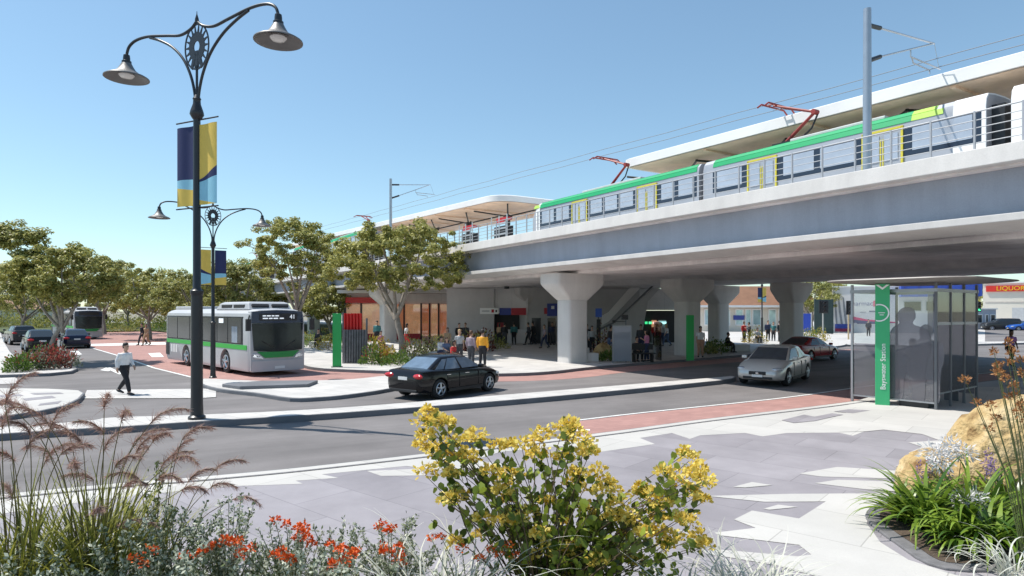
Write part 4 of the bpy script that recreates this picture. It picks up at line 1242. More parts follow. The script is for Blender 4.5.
bx(br, 'sign_band', M_SIGNB, X(733), X(744), -0.2, -0.125, 1.5, 2.1)

ph = thing('corner_shop', 'long white corner shop with Pharmacy lettering and a blue awning behind the shelter', 'building', (AT(833, 80), 80, SW), R(-24))
def rotx(px0, Y0, ang):
    return lambda px: ((px - CX) / FOC * Y0 - AT(px0, Y0)) / (math.cos(ang) + (px - CX) / FOC * math.sin(ang))
X = rotx(833, 80, R(24))
Z = lambda py: ZAT(py, 77.5) - SW
bx(ph, 'wall', M_WALLW, 0, X(974), 0, 14, 0, 5.6)
bx(ph, 'parapet_cap', M_WHITE, -0.1, X(974) + .1, -0.1, 14.1, 5.604, 5.75)
pb = bx(ph, 'sign_panel', mat('sign_panel_white', (0.74, 0.70, 0.71), 0.6, var=0.03), X(853), X(899), -0.12, -0.005, 1.15, 4.7)
text('Pharmacy', 0.78, frame_m((X(862), -0.126, Z(303.5)), (1, 0, 0), (0, 0, 1)), M_PURPLE, 'lettering', pb)
b = MB()
for dx, dz, rr in ((0, 0.1, 0.24), (0.12, -0.05, 0.22), (-0.05, -0.2, 0.2)):
    b.lathe([(rr, -0.004), (rr, 0.004)], 16, (X(875) + dx, -0.132 - 0.002 * rr * 10, Z(303.2) + dz), 'Y')
b.build('emblem', M_SIGNP, pb)
for px0, px1, py0, th in ((869, 879, 312, 0.16), (857, 877, 324, 0.16), (860, 866, 312.4, 0.06)):
    bx(pb, 'printed_line', M_INK, X(px0), X(px1), -0.135, -0.125, Z(py0), Z(py0) + th)
b = MB(); b.loft([[(X(853.4), -0.128, 1.2), (X(898), -0.128, 1.2), (X(898), -0.128, 1.25), (X(880), -0.128, 1.42), (X(866), -0.128, 1.62), (X(853.4), -0.128, 1.95)], [(X(853.4), -0.120, 1.2), (X(898), -0.120, 1.2), (X(898), -0.120, 1.25), (X(880), -0.120, 1.42), (X(866), -0.120, 1.62), (X(853.4), -0.120, 1.95)]])
b.build('printed_wave', M_INK, pb, fixn=True)
b = MB(); b.loft([[(X(853.4), -0.131, 1.62), (X(866), -0.131, 1.45), (X(898), -0.131, 1.12 + .1), (X(898), -0.131, 1.32), (X(866), -0.131, 1.66), (X(853.4), -0.131, 1.98)], [(X(853.4), -0.1285, 1.62), (X(866), -0.1285, 1.45), (X(898), -0.1285, 1.22), (X(898), -0.1285, 1.32), (X(866), -0.1285, 1.66), (X(853.4), -0.1285, 1.98)]])
b.build('printed_wave', M_SIGNP, pb, fixn=True)
for a, c, z0, z1 in ((903, 922, 2.6, 3.9), (925, 943, 2.6, 3.9), (946, 958, 0.1, 3.9), (961, 971, 0.1, 2.8)):
    w = bx(ph, 'window', M_GREY, X(a), X(c), -0.1, -0.005, z0, z1)
    bx(w, 'pane', M_WINDK, X(a) + .12, X(c) - .12, -0.12, -0.105, z0 + .12, z1 - .12)
aw = bx(ph, 'awning', M_BLUEA, X(899), X(979), -1.6, -0.01, 4.35, 5.95, 0.05)
for k in range(6): bx(aw, 'awning_rib', M_SIGNB, X(902 + k * 14), X(903 + k * 14), -1.68, -1.605, 4.4, 5.9)
# mural at the left end of the white wall: grey trunks over a red and blue foot
b = MB()
for x0, x1, xt0, xt1, zt in ((X(836), X(837.5), X(834.5), X(835.3), 4.6), (X(841), X(843), X(837.5), X(838.5), 4.9), (X(845.5), X(847.5), X(842.5), X(843.6), 4.4), (X(850), X(851), X(847), X(847.8), 3.9)):
    q = [(x0, 0.9), (x1, 0.9), ((x1 + xt1) / 2 + 0.05, 2.6), (xt1, zt), (xt0, zt), ((x0 + xt0) / 2 - 0.05, 2.6)]
    b.loft([[(x, -0.03, z) for x, z in q], [(x, -0.012, z) for x, z in q]])
b.build('mural_trunk', mat('mural_grey', (0.26, 0.27, 0.29), 0.8, var=0.2), ph, fixn=True)
bx(ph, 'mural_foot', mat('mural_maroon', (0.30, 0.04, 0.08), 0.8, var=0.3), X(835), X(852), -0.04, -0.01, 0.1, 0.75)
bx(ph, 'mural_foot', mat('mural_blue', (0.05, 0.08, 0.33), 0.8, var=0.3), X(835), X(852), -0.05, -0.041, 0.5, 1.05)

lq = thing('cream_store', 'big cream store with a red and yellow rooftop lettering sign at far right', 'building', (AT(983, 104), 104, SW), R(-38))
X = rotx(983, 104, R(38))
Z = lambda py: ZAT(py, 104) - SW
bx(lq, 'wall', M_CREAM, 0, 60, 0, 20, 0, 7.1)
bx(lq, 'wall_band', mat('warm_grey_band', (0.50, 0.46, 0.42), 0.8, var=0.1), 0.3, 60.1, -0.05, -0.005, Z(302.8), Z(301.8))
bx(lq, 'parapet_cap', M_WHITE, -0.1, 60.1, -0.15, 20, 7.104, 7.3)
sg = bx(lq, 'sign_board', mat('store_sign_red', (0.62, 0.03, 0.02), 0.5, var=0.04), X(986), X(1062), -0.25, -0.01, Z(291.8), Z(286))
text('LIQUORLAND', 0.98, frame_m((X(1021), -0.27, Z(289)), (1, 0, 0), (0, 0, 1)), mat('sign_yellow', (0.85, 0.55, 0.02), 0.5, var=0), 'lettering', sg, 0.012)
bx(lq, 'roller_door', M_GREY, X(1012), X(1030), -0.08, -0.005, 0, 3.2)
an = thing('grey_annex', 'low blue grey annex with dark windows beside the cream store', 'building', (AT(972, 92), 92, SW))
X = lambda px: AT(px, 92) - AT(972, 92)
bx(an, 'wall', mat('blue_grey_wall', (0.36, 0.40, 0.48), 0.7, var=0.08), 0, X(996), 0, 6, 0, 2.9)
bx(an, 'roof', M_WHITE, -0.2, X(996.5), -0.3, 6.2, 2.905, 3.05)
for a, c in ((975, 982), (985, 988), (990, 995)):
    w = bx(an, 'window', M_WHITE, X(a), X(c), -0.1, -0.005, 0.9, 2.2); bx(w, 'pane', M_WINDK, X(a) + .1, X(c) - .1, -0.12, -0.105, 1.0, 2.1)
# dark hoarding and a blue panel sign behind the far pier
o = thing('hoarding', 'dark green hoarding panel below the trees behind the far pier', 'hoarding', (AT(824, 74), 74, SW))
M_HOARD = mat('hoarding_dark_green', (0.035, 0.06, 0.058), 0.7, var=0.2)
bx(o, 'panel', M_HOARD, -1.1, 1.1, 0, 0.1, 0.05, 4.0)
for xx in (-1.0, 1.0): bx(o, 'post', M_DKFRAME, xx - .06, xx + .06, 0.105, 0.22, 0, 4.1)
o = thing('panel_sign', 'upright blue panel sign standing right of the far pier', 'sign', (AT(807, 66), 66, SW))
bx(o, 'panel', mat('panel_blue', (0.03, 0.08, 0.50), 0.5, var=0.05), -0.4, 0.4, 0, 0.08, 0.5, 2.4, 0.02)
for xx in (-0.45, 0.45): bx(o, 'post', M_WHITE, xx - .03, xx + .03, 0.0, 0.09, 0, 2.5)

# houses glimpsed behind the trees on the left
def house(label, px, Y, w, h, wall, roofm, group='houses behind the left trees'):
    o = thing('house', label, 'house', (AT(px, Y), Y, 0), R(8), group)
    bx(o, 'wall', wall, -w / 2, w / 2, 0, 7, 0, h)
    b = MB(); b.loft([[(-w / 2 - .5, -.6, h), (w / 2 + .5, -.6, h), (w / 2 + .5, 7.6, h), (-w / 2 - .5, 7.6, h)], [(-w / 2 + 1.5, 3.2, h + 1.7), (w / 2 - 1.5, 3.2, h + 1.7), (w / 2 - 1.5, 3.8, h + 1.7), (-w / 2 + 1.5, 3.8, h + 1.7)]])
    b.build('roof', roofm, o)
    for k in (-0.3, 0.05, 0.32):
        wd = bx(o, 'window', M_WHITE, k * w - 0.7, k * w + 0.7, -0.1, -0.005, 0.9, 2.2); bx(wd, 'pane', M_WINDK, k * w - .6, k * w + .6, -0.12, -0.105, 1.0, 2.1)
M_TILE = mat('terracotta_tiles', (0.32, 0.17, 0.12), 0.8, var=0.15)
house('cream house with terracotta roof behind the trees at far left', 22, 115, 13, 3.2, M_CREAM, M_TILE)
house('white house with grey roof behind the near bus', 222, 112, 16, 3.6, M_WALLW, M_GREY)
# ---------------------------------------------------------------- vehicles
def bake_bool(o, cutters):
    for c in cutters:
        m = o.modifiers.new('cut', 'BOOLEAN'); m.operation = 'DIFFERENCE'; m.solver = 'EXACT'; m.object = c
    dg = bpy.context.evaluated_depsgraph_get(); dg.update()
    me = bpy.data.meshes.new_from_object(o.evaluated_get(dg))
    o.modifiers.clear(); o.data = me
    for c in cutters: bpy.data.objects.remove(c)

M_TYRE = mat('tyre_rubber', (0.018, 0.018, 0.019), 0.8, var=0.1)
M_RIM = mat('alloy_rim', (0.55, 0.56, 0.58), 0.3, metal=0.8, var=0.05)
M_CGLASS = mat('car_glass', (0.020, 0.026, 0.032), 0.04, var=0.0, spec=0.8)
M_CGLASS2 = mat('car_glass_pale', (0.16, 0.22, 0.29), 0.05, var=0.2, spec=0.8, metal=0.2)
M_TRIM = mat('black_plastic', (0.02, 0.02, 0.022), 0.55, var=0.1)
M_TAIL = mat('tail_light_red', (0.50, 0.015, 0.02), 0.15, var=0.1, coat=0.5)
M_HEAD = mat('headlight_glass', (0.62, 0.66, 0.70), 0.08, metal=0.5, var=0.2, scale=14)
M_PLATE = mat('number_plate_white', (0.75, 0.75, 0.74), 0.5, var=0)
M_CHROME = mat('chrome', (0.70, 0.71, 0.72), 0.12, metal=1.0, var=0)

def wheel(parent, x, y, r, w, side, name='wheel'):
    b = MB(); b.lathe([(r * 0.62, -w / 2), (r * 0.9, -w / 2), (r * 0.99, -w * 0.36), (r, 0), (r * 0.99, w * 0.36), (r * 0.9, w / 2), (r * 0.62, w / 2)], 28, (x, y, r), 'Y')
    wh = b.build(name, M_TYRE, parent, smooth=40)
    b = MB()
    yo = y + side * (w / 2 - 0.012)
    b.lathe([(r * 0.60, -w * 0.4), (r * 0.66, 0.0), (r * 0.60, 0.012)] if side > 0 else [(r * 0.60, -0.012), (r * 0.66, 0), (r * 0.60, w * 0.4)], 28, (x, yo, r), 'Y')
    b.build('rim_barrel', M_TRIM, wh, smooth=40)
    b = MB()
    for k in range(5):
        a = 2 * PI * k / 5 + 0.3
        b.tube([(x, yo + side * 0.016, r), (x + math.cos(a) * r * 0.6, yo + side * 0.014, r + math.sin(a) * r * 0.6)], [r * 0.15, r * 0.11], 6)
    pts = [(x + math.cos(2 * PI * k / 24) * r * 0.62, yo + side * 0.014, r + math.sin(2 * PI * k / 24) * r * 0.62) for k in range(25)]
    b.tube(pts, r * 0.055, 6)
    b.lathe([(0.0, -0.03), (r * 0.16, -0.02), (r * 0.16, 0.02), (0, 0.03)], 12, (x, yo + side * 0.02, r), 'Y')
    b.build('rim', M_RIM, wh, smooth=40)
    return wh

def car(label, loc, rotz, paint, L=4.5, Wd=1.78, H=1.45, group=None, kind='sedan', glass=None, name='parked_car'):
    glass = glass or M_CGLASS
    o = thing(name, label, 'car', (loc[0], loc[1], 0.012), rotz, group)
    k = L / 4.6; kw = Wd / 1.80; kz = (H / 1.45)
    st = [(-2.30, .60, .40, .66, .70), (-2.27, .74, .33, .84, .89), (-2.18, .82, .27, .95, 1.00), (-1.75, .88, .22, .97, 1.04), (-1.0, .90, .20, .94, 0.98), (0, .90, .20, .92, .95), (.8, .90, .20, .90, .96),
          (1.25, .89, .20, .86, .95), (1.75, .86, .20, .77, .87), (2.05, .80, .23, .68, .76), (2.22, .71, .29, .58, .64), (2.30, .58, .36, .50, .54)]
    if kind == 'suv':
        st = [(x, w, zb + .06, zs + (.10 if x < 1.3 else .12), zt + (.10 if x < 1.3 else .14)) for x, w, zb, zs, zt in st]
        st[0] = (-2.30, .74, .45, .95, 1.0); st[1] = (-2.28, .80, .36, 1.02, 1.06)
    b = MB(); rings = []
    for x, w, zb, zs, zt in st:
        x *= k; w *= kw; zb *= kz; zs *= kz; zt *= kz
        h = zs - zb
        half = [(0, zb), (w * .80, zb), (w * .955, zb + .05), (w * .99, zb + h * .30), (w * 1.0, zb + h * .55), (w * .985, zb + h * .80), (w * .955, zs - .012), (w * .90, zs + (zt - zs) * .35), (w * .72, zs + (zt - zs) * .75), (w * .4, zs + (zt - zs) * .95), (0, zt)]
        rings.append([(x, y, z) for y, z in half] + [(x, -y, z) for y, z in half[-2:0:-1]])
    b.loft(rings)
    body = b.build('body', paint, o, smooth=38, fixn=True)
    wr = 0.325 * (H / 1.45) ** 0.5; wxs = (1.40 * k, -1.36 * k); ty = Wd / 2 - 0.125
    cut = []
    for wx in wxs:
        c = MB(); c.lathe([(wr + .055, -Wd), (wr + .055, -Wd / 2 + 0.28)], 32, (wx, 0, wr), 'Y'); cut.append(c.build('cutter', paint))
        c = MB(); c.lathe([(wr + .055, Wd / 2 - 0.28), (wr + .055, Wd)], 32, (wx, 0, wr), 'Y'); cut.append(c.build('cutter', paint))
    for c in cut: c.location = o.location; c.rotation_euler = o.rotation_euler
    bpy.context.view_layer.update()
    bake_bool(body, cut)
    body.data.polygons.foreach_set('use_smooth', [True] * len(body.data.polygons)); body.data.set_sharp_from_angle(angle=R(38))
    # arch liners
    b = MB()
    b.box((wxs[0], 0, wr + .1), (2 * wr + .05, Wd - .58, .5)); b.box((wxs[1], 0, wr + .1), (2 * wr + .05, Wd - .58, .5)); b.box((0, 0, .24 * kz), (L * .8, Wd * .8, .1))
    b.build('underbody', M_TRIM, o)
    for wx in wxs:
        for s in (1, -1): wheel(o, wx, s * ty, wr, 0.21, s)
    # greenhouse
    if kind == 'suv': Bz, Tz = 1.02 * kz, (H - .05); bf, br_, tf, tr = 1.05 * k, -2.22 * k, .30 * k, -1.95 * k
    elif kind == 'coupe': Bz, Tz = .93 * kz, H - .04; bf, br_, tf, tr = .95 * k, -1.85 * k, .05 * k, -.85 * k
    else: Bz, Tz = .925 * kz, H - .045; bf, br_, tf, tr = 1.10 * k, -1.92 * k, .22 * k, -1.05 * k
    bw, tw = Wd / 2 * .915, Wd / 2 * .69
    C = {}
    for s in (1, -1):
        C['bf', s] = Vector((bf, s * bw * .93, Bz)); C['br', s] = Vector((br_, s * bw * .90, Bz)); C['tf', s] = Vector((tf, s * tw, Tz - .02)); C['tr', s] = Vector((tr, s * tw * .97, Tz - .02))
        C['bm', s] = Vector((-.2 * k, s * bw, Bz)); C['tm', s] = Vector((-.4 * k, s * tw * 1.04, Tz + .005))
    b = MB()
    base = [C['bf', 1], C['bm', 1], C['br', 1], C['br', -1], C['bm', -1], C['bf', -1]]
    low = [Vector((p.x, p.y, Bz - .12)) for p in base]
    top = [C['tf', 1], C['tm', 1], C['tr', 1], C['tr', -1], C['tm', -1], C['tf', -1]]
    cr = [Vector((p.x * .72 + (-.4 * k) * .28, p.y * .6, Tz + .04)) for p in top]
    b.loft([[p[:] for p in low], [p[:] for p in base], [p[:] for p in top], [p[:] for p in cr]])
    b.build('cabin', paint, o, bevel=0.06, bseg=3, smooth=50, fixn=True)
    def patch(name, c00, c10, c11, c01, u0, u1, v0, v1, m, off=0.008, par=o, bow=0.0):
        q = MB()
        n = (c10 - c00).cross(c01 - c00).normalized()
        ctr = Vector((-.4 * k, 0, .9))
        if n.dot((c00 + c11) / 2 - ctr) < 0: n = -n
        def P(u, v): return c00 * (1 - u) * (1 - v) + c10 * u * (1 - v) + c11 * u * v + c01 * (1 - u) * v + n * (bow * math.sin(PI * u))
        r = []
        NU = 6 if bow else 1
        outer = [P(u0 + (u1 - u0) * i / NU, v0) for i in range(NU + 1)] + [P(u1 - (u1 - u0) * i / NU, v1) for i in range(NU + 1)]
        q.loft([[(p - n * .03)[:] for p in outer], [(p + n * off)[:] for p in outer]])
        return q.build(name, m, par, fixn=True)
    patch('windscreen', C['bf', 1], C['bf', -1], C['tf', -1], C['tf', 1], .05, .95, .03, .93, glass, .012)
    patch('rear_window', C['br', 1], C['br', -1], C['tr', -1], C['tr', 1], .07, .93, .10, .93, glass, .012)
    for s in (1, -1):
        patch('side_window', C['bf', s], C['bm', s], C['tm', s], C['tf', s], .10, .93, .09, .86, glass, .010)
        patch('side_window', C['bm', s], C['br', s], C['tr', s], C['tm', s], .02, .50 if kind != 'coupe' else .62, .09, .86, glass, .010)
        if kind != 'coupe': patch('side_window', C['bm', s], C['br', s], C['tr', s], C['tm', s], .54, .80, .12, .84, glass, .010)
        m_ = MB(); m_.box((.78 * k, s * (Wd / 2 + .05), Bz + .07), (.13, .20, .13)); mi = m_.build('wing_mirror', paint, o, bevel=0.035)
        for hx in (.05 * k, -.95 * k):
            m_ = MB(); m_.box((hx, s * (Wd / 2 * 1.0 - .004), .80 * kz), (.20, .03, .025)); m_.build('door_handle', M_CHROME if kind != 'suv' else paint, o, bevel=0.006)
        m_ = MB(); m_.box((.02 * k, s * (Wd / 2 - .012), .27 * kz), (1.9 * k, .03, .09)); m_.build('side_sill', M_TRIM, o)
        m_ = MB()
        for dx in (.72 * k, -.36 * k, -1.0 * k): m_.box((dx, s * (Wd / 2 * 1.0 - .009), .60 * kz), (.012, .03, .50 * kz))
        m_.build('door_seam', M_TRIM, o)
        # lights
        def lens(nm, c, r, yaw, m):
            q = MB(); q.x = Matrix.Translation(c) @ Matrix.Rotation(yaw, 4, 'Z') @ Matrix.Diagonal((r[0], r[1], r[2], 1))
            q.lathe([(0.02, -1)] + [(math.cos(R(a_)), math.sin(R(a_))) for a_ in range(-75, 76, 15)] + [(0.02, 1)], 18)
            q.build(nm, m, o, smooth=60)
        lens('headlight', (2.02 * k, s * .635 * kw, .64 * kz if kind != 'suv' else .80), (.22, .17, .08), s * R(-32), M_HEAD)
        zt = .80 * kz if kind != 'suv' else 1.0
        lens('tail_light', (-2.235 * k, s * .63 * kw, zt), (.10, .25, .085), s * R(14), M_TAIL)
    m_ = MB(); m_.box((2.285 * k, 0, .50 * kz), (.06, .62 * kw, .13)); gr = m_.build('grille', M_TRIM, o, bevel=0.02)
    m_ = MB(); m_.box((2.322 * k, 0, .50 * kz), (.012, .10, .07)); m_.build('grille_badge', M_CHROME, gr, bevel=0.004)
    m_ = MB(); m_.box((2.25 * k, 0, .335 * kz), (.14, 1.05 * kw, .085)); m_.build('lower_intake', M_TRIM, o, bevel=0.02)
    m_ = MB(); m_.box((2.318 * k, 0, .405 * kz), (.02, .38, .09)); m_.build('number_plate', M_PLATE, o)
    m_ = MB(); m_.box((-2.305 * k, 0, .72 * kz), (.02, .40, .10)); m_.build('number_plate', M_PLATE, o)
    m_ = MB(); m_.box((-2.20 * k, 0, .31 * kz), (.18, 1.25 * kw, .10)); m_.build('rear_bumper', M_TRIM, o, bevel=0.02)
    return o

P_BLACK = mat('black_paint', (0.006, 0.006, 0.008), 0.25, var=0.0, coat=0.35, spec=0.3)
P_SILV = mat('silver_white_paint', (0.62, 0.605, 0.57), 0.28, metal=0.25, var=0.03, coat=0.6)
P_RED = mat('dark_red_paint', (0.30, 0.012, 0.014), 0.25, var=0.0, coat=0.4)
P_NAVY = mat('navy_paint', (0.012, 0.018, 0.045), 0.22, var=0.0, coat=0.3, spec=0.3)
P_BLUE = mat('bright_blue_paint', (0.02, 0.10, 0.42), 0.25, var=0.0, coat=0.7)
P_CHAR = mat('charcoal_paint', (0.03, 0.032, 0.036), 0.25, var=0.0, coat=0.3, spec=0.3)
gt = 'cars on the street'
car('black sedan seen from behind driving along the median', (-2.2, 21.75), R(53), P_BLACK, 4.1, 1.72, 1.36, gt, glass=M_CGLASS2, name='sedan')
car('silver white sedan driving toward the viewer beside the red lane', (10.45, 25.4), R(-128), P_SILV, 4.6, 1.80, 1.44, gt, glass=mat('car_glass_mid', (0.06, 0.075, 0.09), 0.06, var=0.2, spec=0.7, metal=0.1), name='sedan')
car('dark red coupe behind the silver sedan under the bridge', (16.9, 36.6), R(38), P_RED, 4.5, 1.82, 1.34, gt, kind='coupe', name='coupe')
gl = 'dark cars queued on the left road'
car('black sedan at left, seen from behind beside the planter', (AT(26, 44), 45.2), R(132), P_BLACK, 4.5, 1.8, 1.5, gl, name='sedan')
car('navy sedan left of the far bus, tail lights toward the planter', (AT(64, 48), 49.2), R(128), P_NAVY, 4.5, 1.8, 1.42, gl, name='sedan')
car('charcoal car ahead of the black one at the left kerb', (AT(15.5, 53.5), 54), R(136), P_CHAR, 4.5, 1.82, 1.6, gl, kind='suv', name='hatchback')
gp = 'cars parked outside the cream store'
car('dark parked suv outside the cream store', (AT(1001, 90), 90), R(165), P_CHAR, 4.7, 1.9, 1.78, gp, kind='suv')
car('bright blue car parked at the right edge by the cream store', (AT(1026, 88), 88), R(170), P_BLUE, 4.5, 1.8, 1.5, gp)

# ---- buses
M_BSILV = mat('bus_silver', (0.47, 0.475, 0.49), 0.42, metal=0.15, var=0.06, scale=0.8)
M_BGREEN = mat('bus_green', (0.035, 0.42, 0.05), 0.4, var=0.03)
M_BDGREEN = mat('bus_dark_green', (0.015, 0.27, 0.06), 0.35, var=0.03)
M_BGLASS = mat('bus_glass', (0.016, 0.021, 0.024), 0.16, var=0.5, scale=0.9, spec=0.45)
M_BHEAD = mat('bus_front_dark', (0.035, 0.050, 0.085), 0.2, var=0.05)
M_LED = mat('led_white', (0.75, 0.80, 0.85), 0.5, var=0, emit=0.5)
def bus(label, loc, rotz, number=None):
    o = thing('city_bus', label, 'bus', (loc[0], loc[1], 0.012), rotz, 'silver and green buses')
    L, Wd, H = 11.0, 2.5, 2.90
    b = MB()
    sec = lambda x, w, zt, zb: [(x, y * w, z) for y, z in [(-1.22, zb), (-1.25, zb + .12), (-1.25, 2.45), (-1.20, 2.68), (-1.05, zt - .10), (-.8, zt - .03), (0, zt), (.8, zt - .03), (1.05, zt - .10), (1.20, 2.68), (1.25, 2.45), (1.25, zb + .12), (1.22, zb)]]
    rings = [sec(-5.5, .94, 2.76, .36), sec(-5.42, .98, 2.86, .28), sec(-5.2, 1, H, .22), sec(4.9, 1, H, .20), sec(5.12, .995, 2.90, .20), sec(5.24, .985, 2.87, .21), sec(5.30, .97, 2.84, .24)]
    b.loft(rings)
    body = b.build('body', M_BSILV, o, smooth=32, fixn=True)
    wxs = (2.75, -2.35); wr = 0.49
    cut = []
    for wx in wxs:
        for a0, a1 in ((-2.0, -0.85), (0.85, 2.0)):
            c = MB(); c.lathe([(wr + .10, a0), (wr + .10, a1)], 32, (wx, 0, wr), 'Y'); c = c.build('cutter', M_BSILV); c.location = o.location; c.rotation_euler = o.rotation_euler; cut.append(c)
    bpy.context.view_layer.update()
    bake_bool(body, cut)
    body.data.polygons.foreach_set('use_smooth', [True] * len(body.data.polygons)); body.data.set_sharp_from_angle(angle=R(32))
    b = MB()
    for wx in wxs: b.box((wx, 0, .55), (1.15, 1.68, .9))
    b.build('underbody', M_TRIM, o)
    for wx in wxs:
        for s in (1, -1): wheel(o, wx, s * 1.07, wr, 0.30, s)
    for s in (1, -1):
        b = MB(); b.box((-.1, s * 1.249, 1.22), (10.4, 0.03, 0.20)); b.build('green_stripe', M_BGREEN, o)
        b = MB(); b.box((-5.15, s * 1.249, 0.80), (0.55, 0.03, 0.66)); b.build('engine_grille', M_TRIM, o)
        for k in range(3):
            b = MB(); b.box((-4.5 + .36 * k, s * 1.249, 0.84), (0.22, 0.02, 0.4)); b.build('vent', M_WHITE, o)
        b = MB(); b.box((-.25, s * 1.246, 1.94), (9.9, 0.03, 1.20)); gb = b.build('window_band', M_TRIM, o)
        xs = [-5.1, -3.55, -1.75, .05, 1.85, 3.1, 4.6]
        for i in range(len(xs) - 1):
            b = MB(); b.box(((xs[i] + xs[i + 1]) / 2, s * 1.258, 1.94), (xs[i + 1] - xs[i] - .07, 0.03, 1.12)); b.build('side_window', M_BGLASS, gb, bevel=0.02)
        b = MB(); b.box((3.85, s * 1.268, 1.75), (0.62, 0.02, 0.72)); b.build('driver_window' if s < 0 else 'door_window', M_CGLASS2, gb, bevel=0.02)
        b = MB(); b.box((2.35, s * 1.275, 2.35), (0.5, 0.02, 0.2)); b.build('side_destination', M_LED if number else M_TRIM, gb)
        b = MB(); b.tube([(5.25, s * 1.2, 2.55), (5.62, s * 1.36, 2.6), (5.68, s * 1.42, 2.45)], 0.03, 6); b.box((5.68, s * 1.43, 2.2), (0.12, 0.2, 0.5)); b.build('wing_mirror', M_TRIM, o, bevel=0.02)
    # front
    def front(name, m, pts, th, par=o, bevel=0.0):
        """pts (y, z) on the gently bowed nose"""
        fx = lambda y, z: 5.50 - .10 * (y / 1.15) ** 2 - max(0, (z - 1.2)) * .035
        b = MB()
        if len(pts) == 18:
            K = 6; top = pts[9:][::-1]; G_ = [[(pts[i][0] * (1 - j / K) + top[i][0] * j / K, pts[i][1] * (1 - j / K) + top[i][1] * j / K) for i in range(9)] for j in range(K + 1)]
            vs_ = [(fx(y, z) + th, y, z) for r_ in G_ for y, z in r_]
            b.add(vs_, [(j * 9 + i, j * 9 + i + 1, (j + 1) * 9 + i + 1, (j + 1) * 9 + i) for j in range(K) for i in range(8)])
            rim = G_[0] + [r_[8] for r_ in G_[1:]] + G_[K][::-1][1:] + [r_[0] for r_ in G_[1:K]][::-1]
            b.loft([[(fx(y, z) - .32, y, z) for y, z in rim], [(fx(y, z) + th, y, z) for y, z in rim]], True, False)
            return b.build(name, m, par, fixn=True, smooth=40)
        b.loft([[(fx(y, z) - .32, y, z) for y, z in pts], [(fx(y, z) + th, y, z) for y, z in pts]])
        return b.build(name, m, par, fixn=True, bevel=bevel)
    ys = lambda a, c, n=8: [a + (c - a) * i / n for i in range(n + 1)]
    front('front_mask', M_BSILV, [(y, .24) for y in ys(-1.20, 1.20)] + [(1.215, 1.2), (1.215, 2.3)] + [(y, 2.82 - .05 * (y / 1.1) ** 2) for y in ys(1.16, -1.16)] + [(-1.215, 2.3), (-1.215, 1.2)], 0.0)
    front('destination_surround', M_BHEAD, [(y, 2.27) for y in ys(-1.17, 1.17)] + [(y, 2.80 - .05 * (y / 1.1) ** 2) for y in ys(1.12, -1.12)], 0.02)
    ds = front('destination_screen', M_BLACK, [(y, 2.38) for y in ys(-.85, .85)] + [(y, 2.68) for y in ys(.85, -.85)], 0.045)
    front('windscreen', M_BGLASS, [(y, 1.10 - .06 * (1 - (y / 1.1) ** 2)) for y in ys(-1.08, 1.08)] + [(y, 2.255) for y in ys(1.15, -1.15)], 0.03)
    front('green_panel', M_BDGREEN, [(y, .80 - .02) for y in ys(-.62, .62)] + [(y, 1.03 + .02 * (y / .9) ** 2) for y in ys(.95, -.95)], 0.025)
    front('bumper', M_BSILV, [(y, .20) for y in ys(-1.16, 1.16)] + [(y, .66) for y in ys(1.17, -1.17)], 0.05, bevel=0.02)
    front('number_plate', M_PLATE, [(-.22, .30), (.22, .30), (.22, .41), (-.22, .41)], 0.065)
    for s in (1, -1):
        front('headlight', M_HEAD, [(s * .70, .74), (s * 1.10, .80), (s * 1.13, .96), (s * .95, .95), (s * .78, .86)], 0.03)
        b = MB(); b.tube([(5.51, s * .1, 1.12), (5.52, s * .75, 1.5)], 0.015, 5); b.build('wiper', M_TRIM, o)
    if number:
        fx = 5.50 - .045
        ls = text(number, 0.26, frame_m((fx + .052, 0.60, 2.53), (0, 1, 0), (0, 0, 1)), M_LED, 'lettering', ds)
        b = MB()
        for r_, (z, segs) in enumerate(((2.58, ((-.72, -.58), (-.55, -.38), (-.34, -.22), (-.18, -.02))), (2.47, ((-.72, -.50), (-.46, -.30), (-.26, -.06), (0.02, .2))))):
            for a, c in segs: b.box((fx + .05 - .1 * ((a + c) / 2.3) ** 2, (a + c) / 2, z), (.012, c - a, .05))
        b.build('printed_line', M_LED, ds)
    # roof units
    b = MB(); b.loft([[(0.9, -1.0, 2.84), (4.7, -1.0, 2.84), (4.7, 1.0, 2.84), (0.9, 1.0, 2.84)], [(1.3, -.92, 3.14), (4.45, -.92, 3.14), (4.45, .92, 3.14), (1.3, .92, 3.14)], [(1.5, -.8, 3.2), (4.3, -.8, 3.2), (4.3, .8, 3.2), (1.5, .8, 3.2)]])
    rp = b.build('roof_unit', M_BSILV, o, bevel=0.04)
    b = MB(); b.box((-4.0, 0, 2.94), (2.4, 1.7, .18)); b.build('roof_unit', M_BSILV, o, bevel=0.05)
    for s in (1, -1):
        for x in (2.2, 3.6): 
            b = MB(); b.box((x, s * .955, 3.0), (1.15, .06, .14)); b.build('vent', M_TRIM, rp)
    for y in (-.45, .45):
        b = MB(); b.box((4.58, y, 3.0), (.16, .75, .13), (0, R(-40), 0)); b.build('vent', M_TRIM, rp)
    return o
bus('silver and green city bus pulling into the stop by the island', (-14.0, 31.7), R(-45), '41')
bus('distant silver and green bus coming past the left trees', (-45.6, 67.0), R(-45))
# ---------------------------------------------------------------- people
def remesh(o, vox):
    m = o.modifiers.new('r', 'REMESH'); m.mode = 'VOXEL'; m.voxel_size = vox
    s = o.modifiers.new('s', 'SMOOTH'); s.iterations = 3; s.factor = 0.5
    dg = bpy.context.evaluated_depsgraph_get(); dg.update()
    me = bpy.data.meshes.new_from_object(o.evaluated_get(dg))
    o.modifiers.clear(); o.data = me
    me.polygons.foreach_set('use_smooth', [True] * len(me.polygons))
    return o

